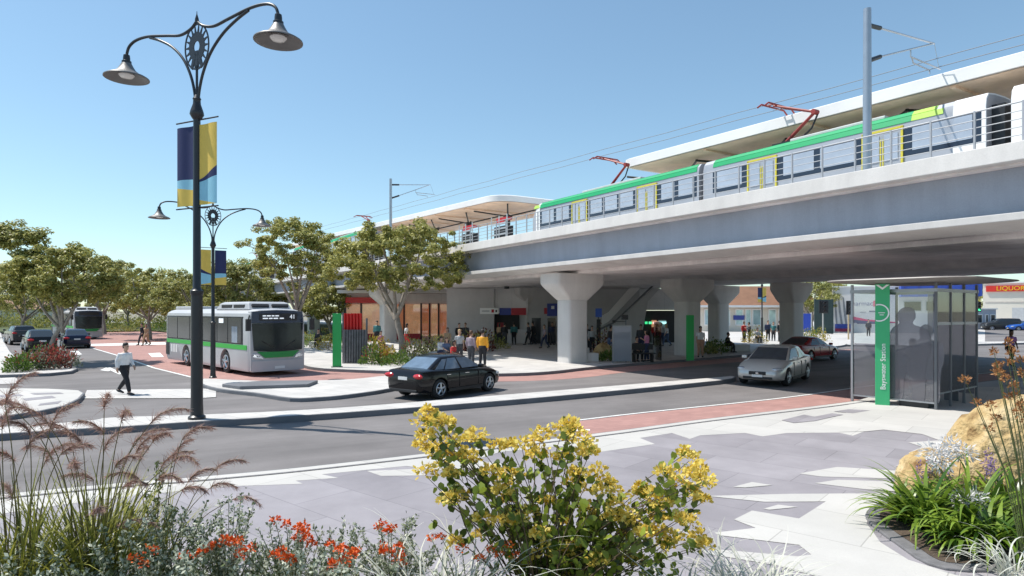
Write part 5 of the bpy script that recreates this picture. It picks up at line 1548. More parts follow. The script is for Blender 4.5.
def ell(c, rx, ry, n=14, fx=None):
    return [(c[0] + rx * math.cos(2 * PI * k / n), c[1] + ry * math.sin(2 * PI * k / n), c[2]) for k in range(n)]

M_SKIN = mat('skin', (0.50, 0.30, 0.21), 0.55, var=0.06)
M_SKIN2 = mat('brown_skin', (0.24, 0.13, 0.085), 0.55, var=0.06)
M_HAIR = mat('dark_hair', (0.018, 0.013, 0.011), 0.55, var=0.2, scale=30)
M_HAIRB = mat('brown_hair', (0.10, 0.05, 0.025), 0.55, var=0.2, scale=30)
M_HAIRF = mat('fair_hair', (0.42, 0.30, 0.15), 0.55, var=0.2, scale=30)
M_SHOE = mat('shoe_black', (0.02, 0.02, 0.022), 0.5, var=0.1)
M_EYE = mat('eye_dark', (0.02, 0.015, 0.012), 0.2, var=0)
CL = {}
def cloth(name, col):
    if name not in CL: CL[name] = mat('cloth_' + name, col, 0.85, var=0.12, scale=9, bump=0.3, bscale=25)
    return CL[name]
for n_, c_ in (('white', (.72, .72, .73)), ('black', (.018, .018, .022)), ('charcoal', (.05, .052, .06)), ('yellow', (.78, .36, .03)), ('mauve', (.27, .22, .26)), ('grey', (.36, .37, .38)), ('red', (.50, .03, .03)), ('purple', (.42, .18, .55)), ('pink', (.55, .20, .33)), ('navy', (.025, .035, .08)), ('denim', (.08, .12, .22)), ('tan', (.42, .28, .16)), ('teal', (.05, .18, .19)), ('skinleg', (.45, .26, .18))):
    cloth(n_, c_)

POSES = {
    'stand': dict(lean=0.0, el=(-.03, .25, 1.14), wr=(.06, .24, .89), er=(-.03, -.25, 1.14), wrr=(.06, -.24, .89), kl=(.03, .10, .50), al=(-.02, .11, .085), kr=(.02, -.10, .50), ar=(.0, -.12, .085)),
    'walk': dict(lean=0.04, el=(.04, .235, 1.15), wr=(.17, .21, .95), er=(-.09, -.235, 1.15), wrr=(-.07, -.235, .90), kl=(-.02, .10, .50), al=(-.30, .10, .15), kr=(.20, -.09, .52), ar=(.30, -.09, .085)),
    'phone': dict(lean=0.02, el=(.02, .24, 1.14), wr=(.26, .10, 1.24), er=(-.04, -.25, 1.14), wrr=(.05, -.25, .89), kl=(.05, .11, .50), al=(.06, .12, .085), kr=(.0, -.10, .50), ar=(-.04, -.11, .085)),
    'sit': dict(lean=0.05, el=(.06, .24, .72), wr=(.30, .14, .62), er=(.06, -.24, .72), wrr=(.30, -.14, .62), kl=(.42, .12, .52), al=(.44, .12, .085), kr=(.40, -.11, .52), ar=(.36, -.12, .085)),
}
FIG = {}
def figure(pose, woman=False):
    key = (pose, woman)
    if key in FIG: return FIG[key]
    p = POSES[pose]
    dz = -0.43 if pose == 'sit' else 0.0
    sw = 0.165 if woman else 0.195
    V = Vector
    ln = p['lean']
    pel = V((0, 0, .93 + dz)); ch = V((ln, 0, 1.28 + dz)); nk = V((ln * 1.3, 0, 1.45 + dz)); hd = V((ln * 1.4 + .02, 0, 1.625 + dz))
    shl = V((ln, sw, 1.40 + dz)); shr = V((ln, -sw, 1.40 + dz)); hl = V((0, .09, .90 + dz)); hr = V((0, -.09, .90 + dz))
    def adj(q, f=1.0): return V((q[0] + ln * .6, q[1] * (sw / .195), q[2]))
    el, wl, er, wr = adj(p['el']), adj(p['wr']), adj(p['er']), adj(p['wrr'])
    kl, al, kr, ar = V(p['kl']), V(p['al']), V(p['kr']), V(p['ar'])
    def torso(b, g, z0=.86, z1=1.45):
        zs = [(.84, .115, .165), (.92, .12, .172 if not woman else .178), (1.02, .105, .150 if not woman else .140), (1.12, .108, .152 if not woman else .138), (1.26, .122, .172 if not woman else .158), (1.36, .112, .175 if not woman else .150), (1.42, .085, .125), (1.46, .06, .065)]
        rings = []
        for z, rx, ry in zs:
            if z < z0 - .03 or z > z1 + .03: continue
            t = (z - .9) / .5
            rings.append(ell((ln * max(0, t), 0, z + dz), rx + g, ry + g))
        b.loft(rings)
    def arm(b, s, e, w, g, stop=1.0):
        m1 = s.lerp(e, .45); m2 = e.lerp(w, .35)
        if stop < 1: b.tube([s, m1, s.lerp(e, .8)], [.058 + g, .050 + g, .046 + g], 10)
        else: b.tube([s, m1, e, m2, w], [.056 + g, .048 + g, .040 + g, .039 + g, .027 + g], 10)
    def leg(b, h, k, a, g, to=None):
        pts = [h, h.lerp(k, .4), k, k.lerp(a, .35), a]; rr = [.090 + g, .080 + g, .056 + g, .054 + g, .036 + g]
        b.tube(pts, rr, 12)
    parts = {}
    b = MB(); torso(b, 0)
    arm(b, shl, el, wl, 0); arm(b, shr, er, wr, 0); leg(b, hl, kl, al, 0); leg(b, hr, kr, ar, 0)
    b.tube([ch + V((0, 0, .12)), nk, hd - V((.01, 0, .09))], [.07, .055, .052], 10)
    # head: skull, jaw, nose, ears, brow
    rings = []
    for z, rx, ry, xo in ((-.125, .030, .032, .035), (-.11, .052, .050, .030), (-.075, .068, .062, .018), (-.03, .082, .070, .008), (.02, .092, .076, 0), (.07, .090, .076, -.006), (.105, .068, .060, -.008), (.125, .032, .030, -.008)):
        rings.append(ell((hd.x + xo, hd.y, hd.z + z), rx, ry))
    b.loft(rings)
    b.tube([hd + V((.088, 0, .022)), hd + V((.108, 0, -.028))], [.012, .019], 8)
    b.tube([hd + V((.080, -.025, -.070)), hd + V((.080, .025, -.070))], [.014, .014], 8)
    for s in (1, -1):
        b.tube([hd + V((-.005, s * .076, .025)), hd + V((-.008, s * .084, -.02))], [.018, .013], 8)
        # palm and foot
        w, e = (wl, el) if s > 0 else (wr, er)
        d = (w - e).normalized()
        b.tube([w, w + d * .04, w + d * .09], [.026, .036, .030], 10)
        a = al if s > 0 else ar
        up = .06 if a.z > .12 else 0
        b.tube([a + V((-.04, 0, -.03)), a + V((.06, 0, -.045 - up * .3)), a + V((.15, 0, -.055 - up * .6))], [.040, .036, .026], 10)
    o = b.build('person', M_SKIN, None, fixn=True); remesh(o, .016)
    # fingers and thumbs rooted in the palms, slightly curled
    f = MB()
    for s in (1, -1):
        w, e = (wl, el) if s > 0 else (wr, er)
        d = (w - e).normalized(); side = d.cross(V((0, s, 0))); side = side.normalized() if side.length > .1 else V((1, 0, 0)); nrm = V((0, -s, 0))
        for k, ln_ in enumerate((.060, .072, .076, .068)[::1]):
            r0 = w + d * .08 + side * (-.024 + .016 * k)
            f.tube([r0, r0 + d * ln_ * .5 + nrm * .006, r0 + d * ln_ + nrm * .028], [.0085, .008, .0065], 6)
        r0 = w + d * .03 + side * .026
        f.tube([r0, r0 + d * .03 + side * .022, r0 + d * .065 + side * .026 + nrm * .012], [.010, .009, .007], 6)
    fm = f.build('fingers', M_SKIN)
    bm = bmesh.new(); bm.from_mesh(o.data); bm.from_mesh(fm.data); me = bpy.data.meshes.new('person'); bm.to_mesh(me); bm.free()
    me.materials.append(M_SKIN); me.polygons.foreach_set('use_smooth', [True] * len(me.polygons))
    bpy.data.objects.remove(o); bpy.data.objects.remove(fm)
    parts['person'] = me
    b = MB(); torso(b, .022, .86, 1.42)
    sl = 1.0 if not woman else .5
    if woman: arm(b, shl, el, wl, .018, .5); arm(b, shr, er, wr, .018, .5)
    else:
        arm(b, shl, el, el.lerp(wl, .92), .018); arm(b, shr, er, er.lerp(wr, .92), .018)
    parts['shirt'] = b
    b = MB(); torso(b, .026, .86, 1.0)
    for h, k, a in ((hl, kl, al), (hr, kr, ar)): leg(b, h + V((0, 0, .03)), k, a + V((0, 0, .02)), .022)
    parts['trousers'] = b
    for si, a in enumerate((al, ar)):
        b = MB(); up = .06 if a.z > .12 else 0
        b.tube([a + V((-.07, 0, -.03 + up * .4)), a + V((-.01, 0, -.035)), a + V((.09, 0, -.047 - up * .3)), a + V((.19, 0, -.056 - up * .7))], [.040, .050, .044, .026], 10)
        parts['shoe', si] = b
    b = MB()
    rings = []
    for z, rx, ry, xo in ((-.06 if not woman else -.20, .050, .064, -.052), (.0, .080, .084, -.028), (.045, .096, .088, -.014), (.09, .094, .084, -.012), (.125, .070, .064, -.012), (.145, .030, .030, -.012)):
        rings.append(ell((hd.x + xo, hd.y, hd.z + z), rx, ry))
    b.loft(rings)
    parts['hair'] = b
    for si, s in enumerate((1, -1)):
        b = MB(); b.lathe([(0, -.007), (.009, -.003), (.009, .003), (0, .007)], 8, (hd.x + .086, hd.y + s * .030, hd.z + .005), 'X')
        parts['eye', si] = b
    out = {}
    for nm in ('shirt', 'trousers', 'hair', ('shoe', 0), ('shoe', 1), ('eye', 0), ('eye', 1)):
        q = parts[nm].build(nm if isinstance(nm, str) else nm[0], M_SKIN, None, fixn=True)
        if nm in ('shirt', 'trousers'): remesh(q, .018)
        else: q.data.polygons.foreach_set('use_smooth', [True] * len(q.data.polygons))
        out[nm] = q.data; bpy.data.objects.remove(q)
    out['person'] = parts['person']
    FIG[key] = out
    return out

def setm(o, m):
    o.material_slots[0].link = 'OBJECT'; o.material_slots[0].material = m

def person(label, loc, rotz, pose, shirt, trousers, hair=M_HAIR, skin=M_SKIN, woman=False, height=1.75, group=None, bag=None):
    F = figure(pose, woman)
    o = bpy.data.objects.new('person', F['person']); COL.objects.link(o)
    s = height / 1.75
    o.location = loc; o.rotation_euler = (0, 0, rotz); o.scale = (s, s, s)
    tag(o, label, 'person', group); setm(o, skin)
    for nm, m in (('shirt', cloth(shirt, None)), ('trousers', cloth(trousers, None)), (('shoe', 0), M_SHOE), (('shoe', 1), M_SHOE), ('hair', hair), (('eye', 0), M_EYE), (('eye', 1), M_EYE)):
        c = bpy.data.objects.new(nm if isinstance(nm, str) else nm[0], F[nm]); COL.objects.link(c); c.parent = o; setm(c, m)
    return o

def pat(px, py, z=SW): 
    x, y = G(px, py, z); return (x, y, z)
def pY(px, Y, z=SW): return (AT(px, Y), Y, z)

person('man in white shirt and black trousers striding over the crossing', pat(124, 394.5, 0.02), R(-12), 'walk', 'white', 'black', height=1.72)
ga = 'people around the forecourt'
person('man in bright yellow shirt standing on the sunlit forecourt', pat(482.5, 367), R(75), 'stand', 'yellow', 'black', M_HAIR, M_SKIN, False, 1.78, ga)
person('man in mauve shirt standing left of the yellow shirt', pat(471, 366.3), R(60), 'stand', 'mauve', 'charcoal', M_HAIRB, M_SKIN, False, 1.72, ga)
person('fair haired woman in pale grey top beside the mauve shirt', pat(459.5, 363), R(-80), 'stand', 'grey', 'charcoal', M_HAIRF, M_SKIN, True, 1.72, ga)
person('person in red top seated left of the fair haired woman', pat(452.5, 365.8), R(-20), 'sit', 'red', 'black', M_HAIR, M_SKIN2, True, 1.65, ga)
person('person in white top seated with the forecourt group', pat(440, 360.5), R(-30), 'sit', 'white', 'navy', M_HAIR, M_SKIN, False, 1.72, ga)
person('woman in tan top standing at the back of the forecourt group', pY(447.5, 37.5), R(-120), 'stand', 'tan', 'charcoal', M_HAIRB, M_SKIN, True, 1.7, ga)
person('person in black standing by the grey station wall', pY(459, 47), R(-60), 'phone', 'black', 'black', M_HAIR, M_SKIN, False, 1.78, ga)
person('person in dark grey standing right against the grey station wall', pY(465.5, 47.3), R(-120), 'stand', 'charcoal', 'black', M_HAIRB, M_SKIN, False, 1.8, ga)
person('woman in tan top queuing at the kiosk', pY(499.5, 51), R(70), 'stand', 'tan', 'black', M_HAIR, M_SKIN, True, 1.7, ga)
person('man in black queuing right behind the tan top at the kiosk', pY(504.5, 50.6), R(70), 'stand', 'black', 'charcoal', M_HAIR, M_SKIN, False, 1.74, ga)
person('dark clothed walker heading left before the kiosk counter', pY(529, 50.5), R(175), 'walk', 'charcoal', 'black', M_HAIR, M_SKIN, False, 1.76, ga)
person('dark clothed walker just behind another near the kiosk counter', pY(533.5, 51), R(160), 'walk', 'black', 'black', M_HAIR, M_SKIN, False, 1.82, ga)
person('white topped person in the shade right of the front pier', pY(592, 41.5), R(-80), 'stand', 'grey', 'black', M_HAIR, M_SKIN, False, 1.7, ga)
person('dark clothed person in the shade right of the front pier', pY(587, 43), R(-100), 'stand', 'black', 'black', M_HAIR, M_SKIN, False, 1.78, ga)
person('woman in pink top waiting at the small bus stop', pat(647, 361.5), R(150), 'phone', 'pink', 'navy', M_HAIR, M_SKIN, True, 1.7, ga)
person('person in black seated on the bus stop bench', pat(636, 361), R(-70), 'sit', 'charcoal', 'black', M_HAIR, M_SKIN, False, 1.72, ga)
person('person in dark red at the ticket hall', pY(655, 50), R(60), 'stand', 'red', 'black', M_HAIR, M_SKIN, False, 1.75, ga)
person('person in white at the ticket hall', pY(661.5, 50.2), R(80), 'stand', 'grey', 'navy', M_HAIR, M_SKIN, False, 1.72, ga)
person('woman in white top and bare legs beside the green totem', pat(700.5, 357.2), R(-100), 'stand', 'white', 'skinleg', M_HAIR, M_SKIN, True, 1.78, ga)
person('person in black seated on the long concrete seat wall', (*G(727, 352.2, SW), SW), R(-40), 'sit', 'black', 'black', M_HAIR, M_SKIN2, False, 1.7, ga)
person('person in dark red top standing under the bridge left of the street lamp', pY(744, 55), R(-60), 'stand', 'red', 'black', M_HAIR, M_SKIN, False, 1.76, ga)
person('dark clothed person leaning in beside the dark red top', pY(749.5, 54), R(170), 'phone', 'charcoal', 'black', M_HAIR, M_SKIN, False, 1.72, ga)
person('person in navy standing right of the distant banner lamp', pY(768, 58), R(-90), 'stand', 'navy', 'black', M_HAIR, M_SKIN, False, 1.8, ga)
person('person in teal standing between two dark figures near the far pier', pY(773.5, 57), R(-120), 'stand', 'teal', 'charcoal', M_HAIRB, M_SKIN, True, 1.7, ga)
person('person in black standing against the far pier', pY(779.5, 56), R(-50), 'stand', 'black', 'black', M_HAIR, M_SKIN, False, 1.8, ga)
person('woman in mauve top walking under the bridge left of the front pier', pY(545, 46), R(-150), 'walk', 'mauve', 'navy', M_HAIRB, M_SKIN, True, 1.68, ga)
person('man in navy standing under the hanging blue sign', pY(552, 50.5), R(-70), 'phone', 'navy', 'charcoal', M_HAIR, M_SKIN2, False, 1.78, ga)
person('man in teal jacket standing before the kiosk counter', pY(514, 51), R(100), 'stand', 'teal', 'black', M_HAIR, M_SKIN, False, 1.76, ga)
person('person in denim blue seated at the left of the forecourt group', pat(446, 361.2), R(-60), 'sit', 'denim', 'charcoal', M_HAIRB, M_SKIN, True, 1.68, ga)
person('woman in white top walking before the lit ticket hall', pY(667, 48.5), R(185), 'walk', 'white', 'denim', M_HAIRF, M_SKIN, True, 1.7, ga)
person('man in black walking left of the small bus stop', pY(610, 39.5), R(20), 'walk', 'black', 'denim', M_HAIR, M_SKIN, False, 1.78, ga)
person('dark clothed person standing behind the bus stop bench', pY(641, 41), R(-110), 'stand', 'charcoal', 'navy', M_HAIR, M_SKIN, False, 1.8, ga)
person('person in grey seated on a bag among the people by the brown roof shop', pY(757, 53), R(-80), 'sit', 'grey', 'black', M_HAIR, M_SKIN, False, 1.7, ga)
gb_ = 'people on the cross street'
person('woman in purple top walking on the right of the shelter', pY(1010.5, 31, SW), R(-95), 'walk', 'purple', 'black', M_HAIR, M_SKIN2, True, 1.76, gb_)
person('person in black standing at the traffic light', pY(973.5, 54), R(180), 'stand', 'black', 'black', M_HAIR, M_SKIN, False, 1.8, gb_)
person('dark figure standing before the Pharmacy sign', pY(868.5, 68), R(-100), 'stand', 'charcoal', 'black', M_HAIR, M_SKIN, False, 1.78, gb_)
gc = 'people crossing the red busway'
person('person in black crossing the red busway far away', (AT(142.5, 52.5), 52.5, 0.012), R(-110), 'walk', 'black', 'charcoal', M_HAIR, M_SKIN, False, 1.78, gc)
person('person in pale top crossing the red busway far away', (AT(146.5, 52), 52, 0.012), R(-100), 'walk', 'tan', 'tan', M_HAIRB, M_SKIN, True, 1.72, gc)
b = MB(); b.box((0, .08, 0.21), (.9, 0.45, 0.42)); tag(b.build('seat_block', M_CONC, bevel=0.03, loc=pY(757, 53.1), rotz=R(10)), 'pale concrete seat under the grey topped sitter', 'seat', 'concrete seat blocks')
gd = 'people waiting in the bus shelter'
def shl(x, y): 
    v = Matrix.Translation((10.1, 19.0, SW)) @ Matrix.Rotation(SH_ROT, 4, 'Z') @ Vector((x, y, 0)); return v[:]
person('dark figure seated on the bench inside the glass shelter', shl(1.55, -1.72), SH_ROT + R(90), 'sit', 'charcoal', 'black', M_HAIR, M_SKIN, False, 1.78, gd)
person('dark figure standing at the far end inside the glass shelter', shl(2.5, -0.7), SH_ROT + R(150), 'phone', 'navy', 'charcoal', M_HAIR, M_SKIN, False, 1.8, gd)
ge = 'people outside the orange shop'
person('person in pink top seated before the orange shop', pY(380.5, 43.5), R(-60), 'sit', 'pink', 'black', M_HAIR, M_SKIN, True, 1.75, ge)
person('person in teal coat standing before the orange shop', pY(377, 50), R(-100), 'stand', 'teal', 'black', M_HAIR, M_SKIN, False, 1.9, ge)
person('person in dark clothes seated right of the bus', pY(319, 47), R(-100), 'sit', 'charcoal', 'black', M_HAIR, M_SKIN, False, 1.8, ge)
person('person in pale top walking behind the tree trunk', pY(406, 47), R(10), 'walk', 'white', 'red', M_HAIR, M_SKIN2, True, 1.75, ge)
for px_, py_, w, lab in ((453, 364.8, 1.5, 'pale concrete seat under the red topped sitter'), (441, 359.7, 1.5, 'pale concrete seat under the white topped sitter')):
    x_, y_ = G(px_, py_, SW)
    b = MB(); b.box((0, 0.12, 0.21), (w, 0.5, 0.42)); tag(b.build('seat_block', M_CONC, bevel=0.03, loc=(x_, y_, SW), rotz=R(-25)), lab, 'seat', 'concrete seat blocks')
for px_, Y_, lab in ((381, 43.6, 'pale concrete seat under the pink topped sitter'), (319.5, 47.1, 'pale concrete seat right of the bus')):
    b = MB(); b.box((0, 0.12, 0.21), (1.6, 0.5, 0.42)); tag(b.build('seat_block', M_CONC, bevel=0.03, loc=pY(px_, Y_), rotz=R(-15)), lab, 'seat', 'concrete seat blocks')
# ---------------------------------------------------------------- trees
M_BARK = mat('grey_bark', (0.30, 0.26, 0.22), 0.9, var=0.25, scale=6, bump=0.5, bscale=18)
L_OLIVE = leaf_mat('olive_leaf', (0.125, 0.145, 0.032), (0.58, 0.54, 0.16), 0.5, 0.32)
L_DEEP = leaf_mat('deep_leaf', (0.115, 0.140, 0.036), (0.50, 0.48, 0.15), 0.5, 0.32)

def make_tree(label, loc, H, Wd, zb, seed, nclump=170, per=75, crad=0.42, leaf=0.17, lean=(0, 0), trunk_r=0.16, fork=0.30, lm=None, group=None, flat=0.9, name='street_tree', rotz=0.0, extra=()):
    rng = np.random.default_rng(seed); rnd = random.Random(seed)
    o = thing(name, label, 'tree', loc, rotz, group)
    b = MB()
    fz = H * fork
    base = [Vector((0, 0, -0.05)), Vector((lean[0] * .2 + .03, lean[1] * .2, fz * .35)), Vector((lean[0] * .55 - .04, lean[1] * .55, fz * .7)), Vector((lean[0], lean[1], fz))]
    b.tube([p[:] for p in base], [trunk_r * 1.35, trunk_r, trunk_r * .9, trunk_r * .85], 10)
    zc = (H + zb) / 2; rz = (H - zb) / 2; rx = Wd / 2
    cc = Vector((lean[0], lean[1], zc))
    tips = []
    nl = 7
    for i in range(nl):
        a = 2 * PI * (i + rnd.uniform(-.25, .25)) / nl
        el = rnd.uniform(.15, .95)
        tgt = cc + Vector((math.cos(a) * rx * .62 * math.cos(el * .9), math.sin(a) * rx * .62 * math.cos(el * .9), rz * (.75 * math.sin(el * 1.3) - .15)))
        s = base[-1] + Vector((0, 0, -rnd.uniform(0, fz * .22)))
        mid = s.lerp(tgt, .5) + Vector((rnd.uniform(-.25, .25), rnd.uniform(-.25, .25), -rnd.uniform(.1, .35)))
        pts = spline([s[:], mid[:], tgt[:]], 4)
        b.tube(pts, [trunk_r * .55 * (1 - k / len(pts)) + .022 for k in range(len(pts))], 6)
        for j in range(4):
            st = Vector(pts[rnd.randint(3, len(pts) - 1)])
            d = Vector((rnd.gauss(0, 1), rnd.gauss(0, 1), rnd.uniform(.0, 1.2))).normalized()
            e = st + d * rnd.uniform(.7, 1.3) * rx * .36
            m2 = st.lerp(e, .5) + Vector((rnd.uniform(-.12, .12), rnd.uniform(-.12, .12), .06))
            b.tube([st[:], m2[:], e[:]], [.034, .024, .010], 5)
            tips.append(e)
    tr = b.build('trunk', M_BARK, o, smooth=60)
    # clumps: shell of the crown with lobes, plus branch tips
    P = []
    lobes = unit(rng.normal(size=(9, 3))); amp = rng.uniform(-.26, .20, 9)
    while len(P) < nclump:
        d = unit(rng.normal(size=3))
        if d[2] < -.55: continue
        r = rng.uniform(.45, 1.0) ** .6
        f = 1 + sum(amp[k] * max(0, float(d @ lobes[k])) ** 4 for k in range(9))
        q = np.array([d[0] * rx * r * f, d[1] * rx * r * f, d[2] * rz * r * f * (1 if d[2] > 0 else flat)])
        P.append(np.array(cc) + q)
    P += [np.array(t) for t in tips]
    for ex in extra:
        for k in range(9): P.append(np.array(ex[:3]) + rng.normal(size=3) * ex[3] * .5)
    C, D = [], []
    for q in P:
        n = int(per * rng.uniform(.6, 1.3)); R_ = crad * rng.uniform(.65, 1.35)
        d = unit(rng.normal(size=(n, 3)))
        rr = R_ * rng.uniform(.15, 1.0, size=(n, 1)) ** .5
        pos = q + d * rr * np.array([1, 1, .62])
        C.append(pos); D.append(d * .8 + np.array([0, 0, .75]) + rng.normal(size=(n, 3)) * .42)
    C = np.concatenate(C); D = np.concatenate(D); n = len(C)
    V = leaves_n(C, D, leaf * rng.uniform(.7, 1.3, n), leaf * .46 * rng.uniform(.7, 1.3, n), rng)
    quads_mesh('crown', V, o, lm or L_OLIVE)
    return o

gs = 'street trees by the forecourt'
x, y = AT(300, 45), 45.0
make_tree('street tree with airy round crown standing behind the near bus', (AT(294, 45), 45, SW), 9.4, 7.4, 3.2, 11, 165, 140, .38, .20, (.2, 0), .17, .30, None, gs)
make_tree('broad street tree with twisted pale limbs beside the art screen', (AT(403, 38), 38, SW), 8.1, 8.3, 2.5, 23, 235, 140, .38, .19, (-.45, .1), .19, .32, None, gs)
gl = 'trees on the left side of the road'
make_tree('young leaning tree growing in the red flowered planter', (AT(46, 34), 34, SW), 6.3, 5.6, 2.1, 31, 150, 145, .38, .19, (.75, .2), .12, .30, None, gl, extra=[(-1.5, 0, 6.3, .7), (-2.0, .2, 6.9, .6), (-2.6, 0, 7.0, .5), (-0.7, 0, 5.7, .8), (-2.5, 0.1, 6.3, .5), (-1.2, 0, 5.4, .8), (-3.1, 0, 6.6, .4), (-.7, .2, 6.6, .4)])
TP = [(150, 62, 7.5, 8.0, 'tree between the far bus and the near bus'), (105, 78, 9.2, 9.5, 'tree rising behind the far bus'), (22, 66, 7.6, 8.4, 'tree behind the queued cars at far left'), (205, 60, 6.4, 7.5, 'tree with low crown behind the near bus'),
      (178, 74, 7.4, 8.5, 'tall tree just left of the big lamp pole'), (238, 57, 7.6, 6.6, 'tree right of the big lamp pole over the bus roof'), (60, 92, 9.2, 10, 'distant tree left of the far bus'), (-25, 80, 9.0, 9.5, 'distant tree cut by the left edge'),
      (255, 86, 8.0, 9, 'distant tree behind the airy crowned street tree'), (128, 100, 9.0, 10, 'farthest tree over the red busway'), (332, 62, 6.6, 6.5, 'tree in front of the orange shop behind the totem'), (190, 98, 8.0, 10, 'far tree behind the bus stop lane')]
for i, (px, Y, h, w, lab) in enumerate(TP):
    make_tree(lab, (AT(px, Y), Y, 0.0), h, w, 0.7 if i not in (3, 5) else 1.2, 50 + i, 105, 115, .52, .25, (random.uniform(-.4, .4), 0), .16, .27, L_DEEP if i % 2 else L_OLIVE, gl if i != 10 else gs)
gr_ = 'trees beyond the bridge'
for i, (px, Y, h, w, lab) in enumerate(((812, 80, 7.2, 6.0, 'tree beyond the bridge right of the far pier'), (832, 84, 7.4, 5.0, 'tree beside the white mural wall'), (782, 90, 6.5, 6.0, 'tree behind the far pier and the brown roof'), (975, 112, 8.8, 6.0, 'dark tree between the blue awning and the cream store'), (640, 96, 7.6, 8, 'tree glimpsed through the gap above the stairs'), (1060, 140, 9, 9, 'tree rising behind the cream store'))):
    make_tree(lab, (AT(px, Y), Y, 0.0), h, w, 1.8, 80 + i, 100, 50, .6, .27, (0, 0), .16, .25, L_OLIVE if i % 2 else L_DEEP, gr_)

# ---------------------------------------------------------------- mid-distance planting
L_RED = leaf_mat('red_flower', (0.30, 0.035, 0.035), (0.52, 0.14, 0.10), 0.6, 0.25)
L_GRN = leaf_mat('fresh_leaf', (0.05, 0.11, 0.015), (0.16, 0.24, 0.04), 0.45, 0.35)
L_YEL = leaf_mat('yellow_leaf', (0.30, 0.24, 0.03), (0.50, 0.38, 0.06), 0.5, 0.35)
L_GREY = leaf_mat('grey_leaf', (0.13, 0.16, 0.10), (0.30, 0.33, 0.24), 0.55, 0.25)
L_MAROON = leaf_mat('maroon_leaf', (0.09, 0.025, 0.02), (0.20, 0.06, 0.04), 0.5, 0.25)

def shrub(label, loc, w, h, seed, mats, frac, n=900, leaf=0.11, group=None, name='shrub'):
    rng = np.random.default_rng(seed)
    o = thing(name, label, 'shrub', loc, 0, group)
    d = unit(rng.normal(size=(n, 3))); d[:, 2] = np.abs(d[:, 2])
    lob = 1 + .25 * np.sin(d[:, 0] * 5 + seed) * np.cos(d[:, 1] * 4)
    C = d * (rng.uniform(.15, 1, size=(n, 1)) ** .45) * np.array([w / 2, w / 2, h]) * lob[:, None]
    C[:, 2] = np.maximum(C[:, 2], .03)
    V = leaves_at(C, d + np.array([0, 0, .6]) + rng.normal(size=(n, 3)) * .5, leaf * rng.uniform(.7, 1.3, n), leaf * .45, rng)
    sel = (rng.uniform(size=n) < frac) & (C[:, 2] > h * .35)
    quads_mesh('foliage', V[~sel], o, mats[0])
    if sel.any(): quads_mesh('blossom', V[sel], o, mats[1])
    b = MB()
    for k in range(5):
        a = 2 * PI * k / 5 + seed
        b.tube([(0, 0, 0), (math.cos(a) * w * .12, math.sin(a) * w * .12, h * .4), (math.cos(a) * w * .3, math.sin(a) * w * .3, h * .8)], [.02, .015, .006], 5)
    b.build('stem', M_BARK, o)
    return o
FAR = []
for i in range(13):
    px_ = -20 + 24 * i; Y_ = 104 + 4 * math.sin(i * 2.1)
    FAR.append((px_, Y_))
gq = 'shrubs in the left planter'
for i, (px, py, w, h, m, fr, lab) in enumerate(((17, 372, 1.1, .75, (L_GRN, L_RED), .05, 'green shrub at the left end of the planter'), (29, 370, 1.3, .95, (L_GRN, L_RED), .35, 'half red shrub left of the planter tree'), (41, 369.5, 1.3, 1.0, (L_GREY, L_RED), .45, 'red and grey shrub below the planter tree'), (54, 369, 1.3, 1.05, (L_MAROON, L_RED), .6, 'fully red shrub right of the planter tree'), (65, 367.5, 1.2, .95, (L_GREY, L_RED), .45, 'red tipped shrub at the right end of the planter'), (48, 365, 1.3, 1.0, (L_GRN, L_RED), .3, 'shrub at the back of the planter'))):
    x, y = G(px, py, SW); shrub(lab, (x, y, SW), w, h, 200 + i, m, fr, 700, .13, gq)
gq = 'shrubs around the forecourt'
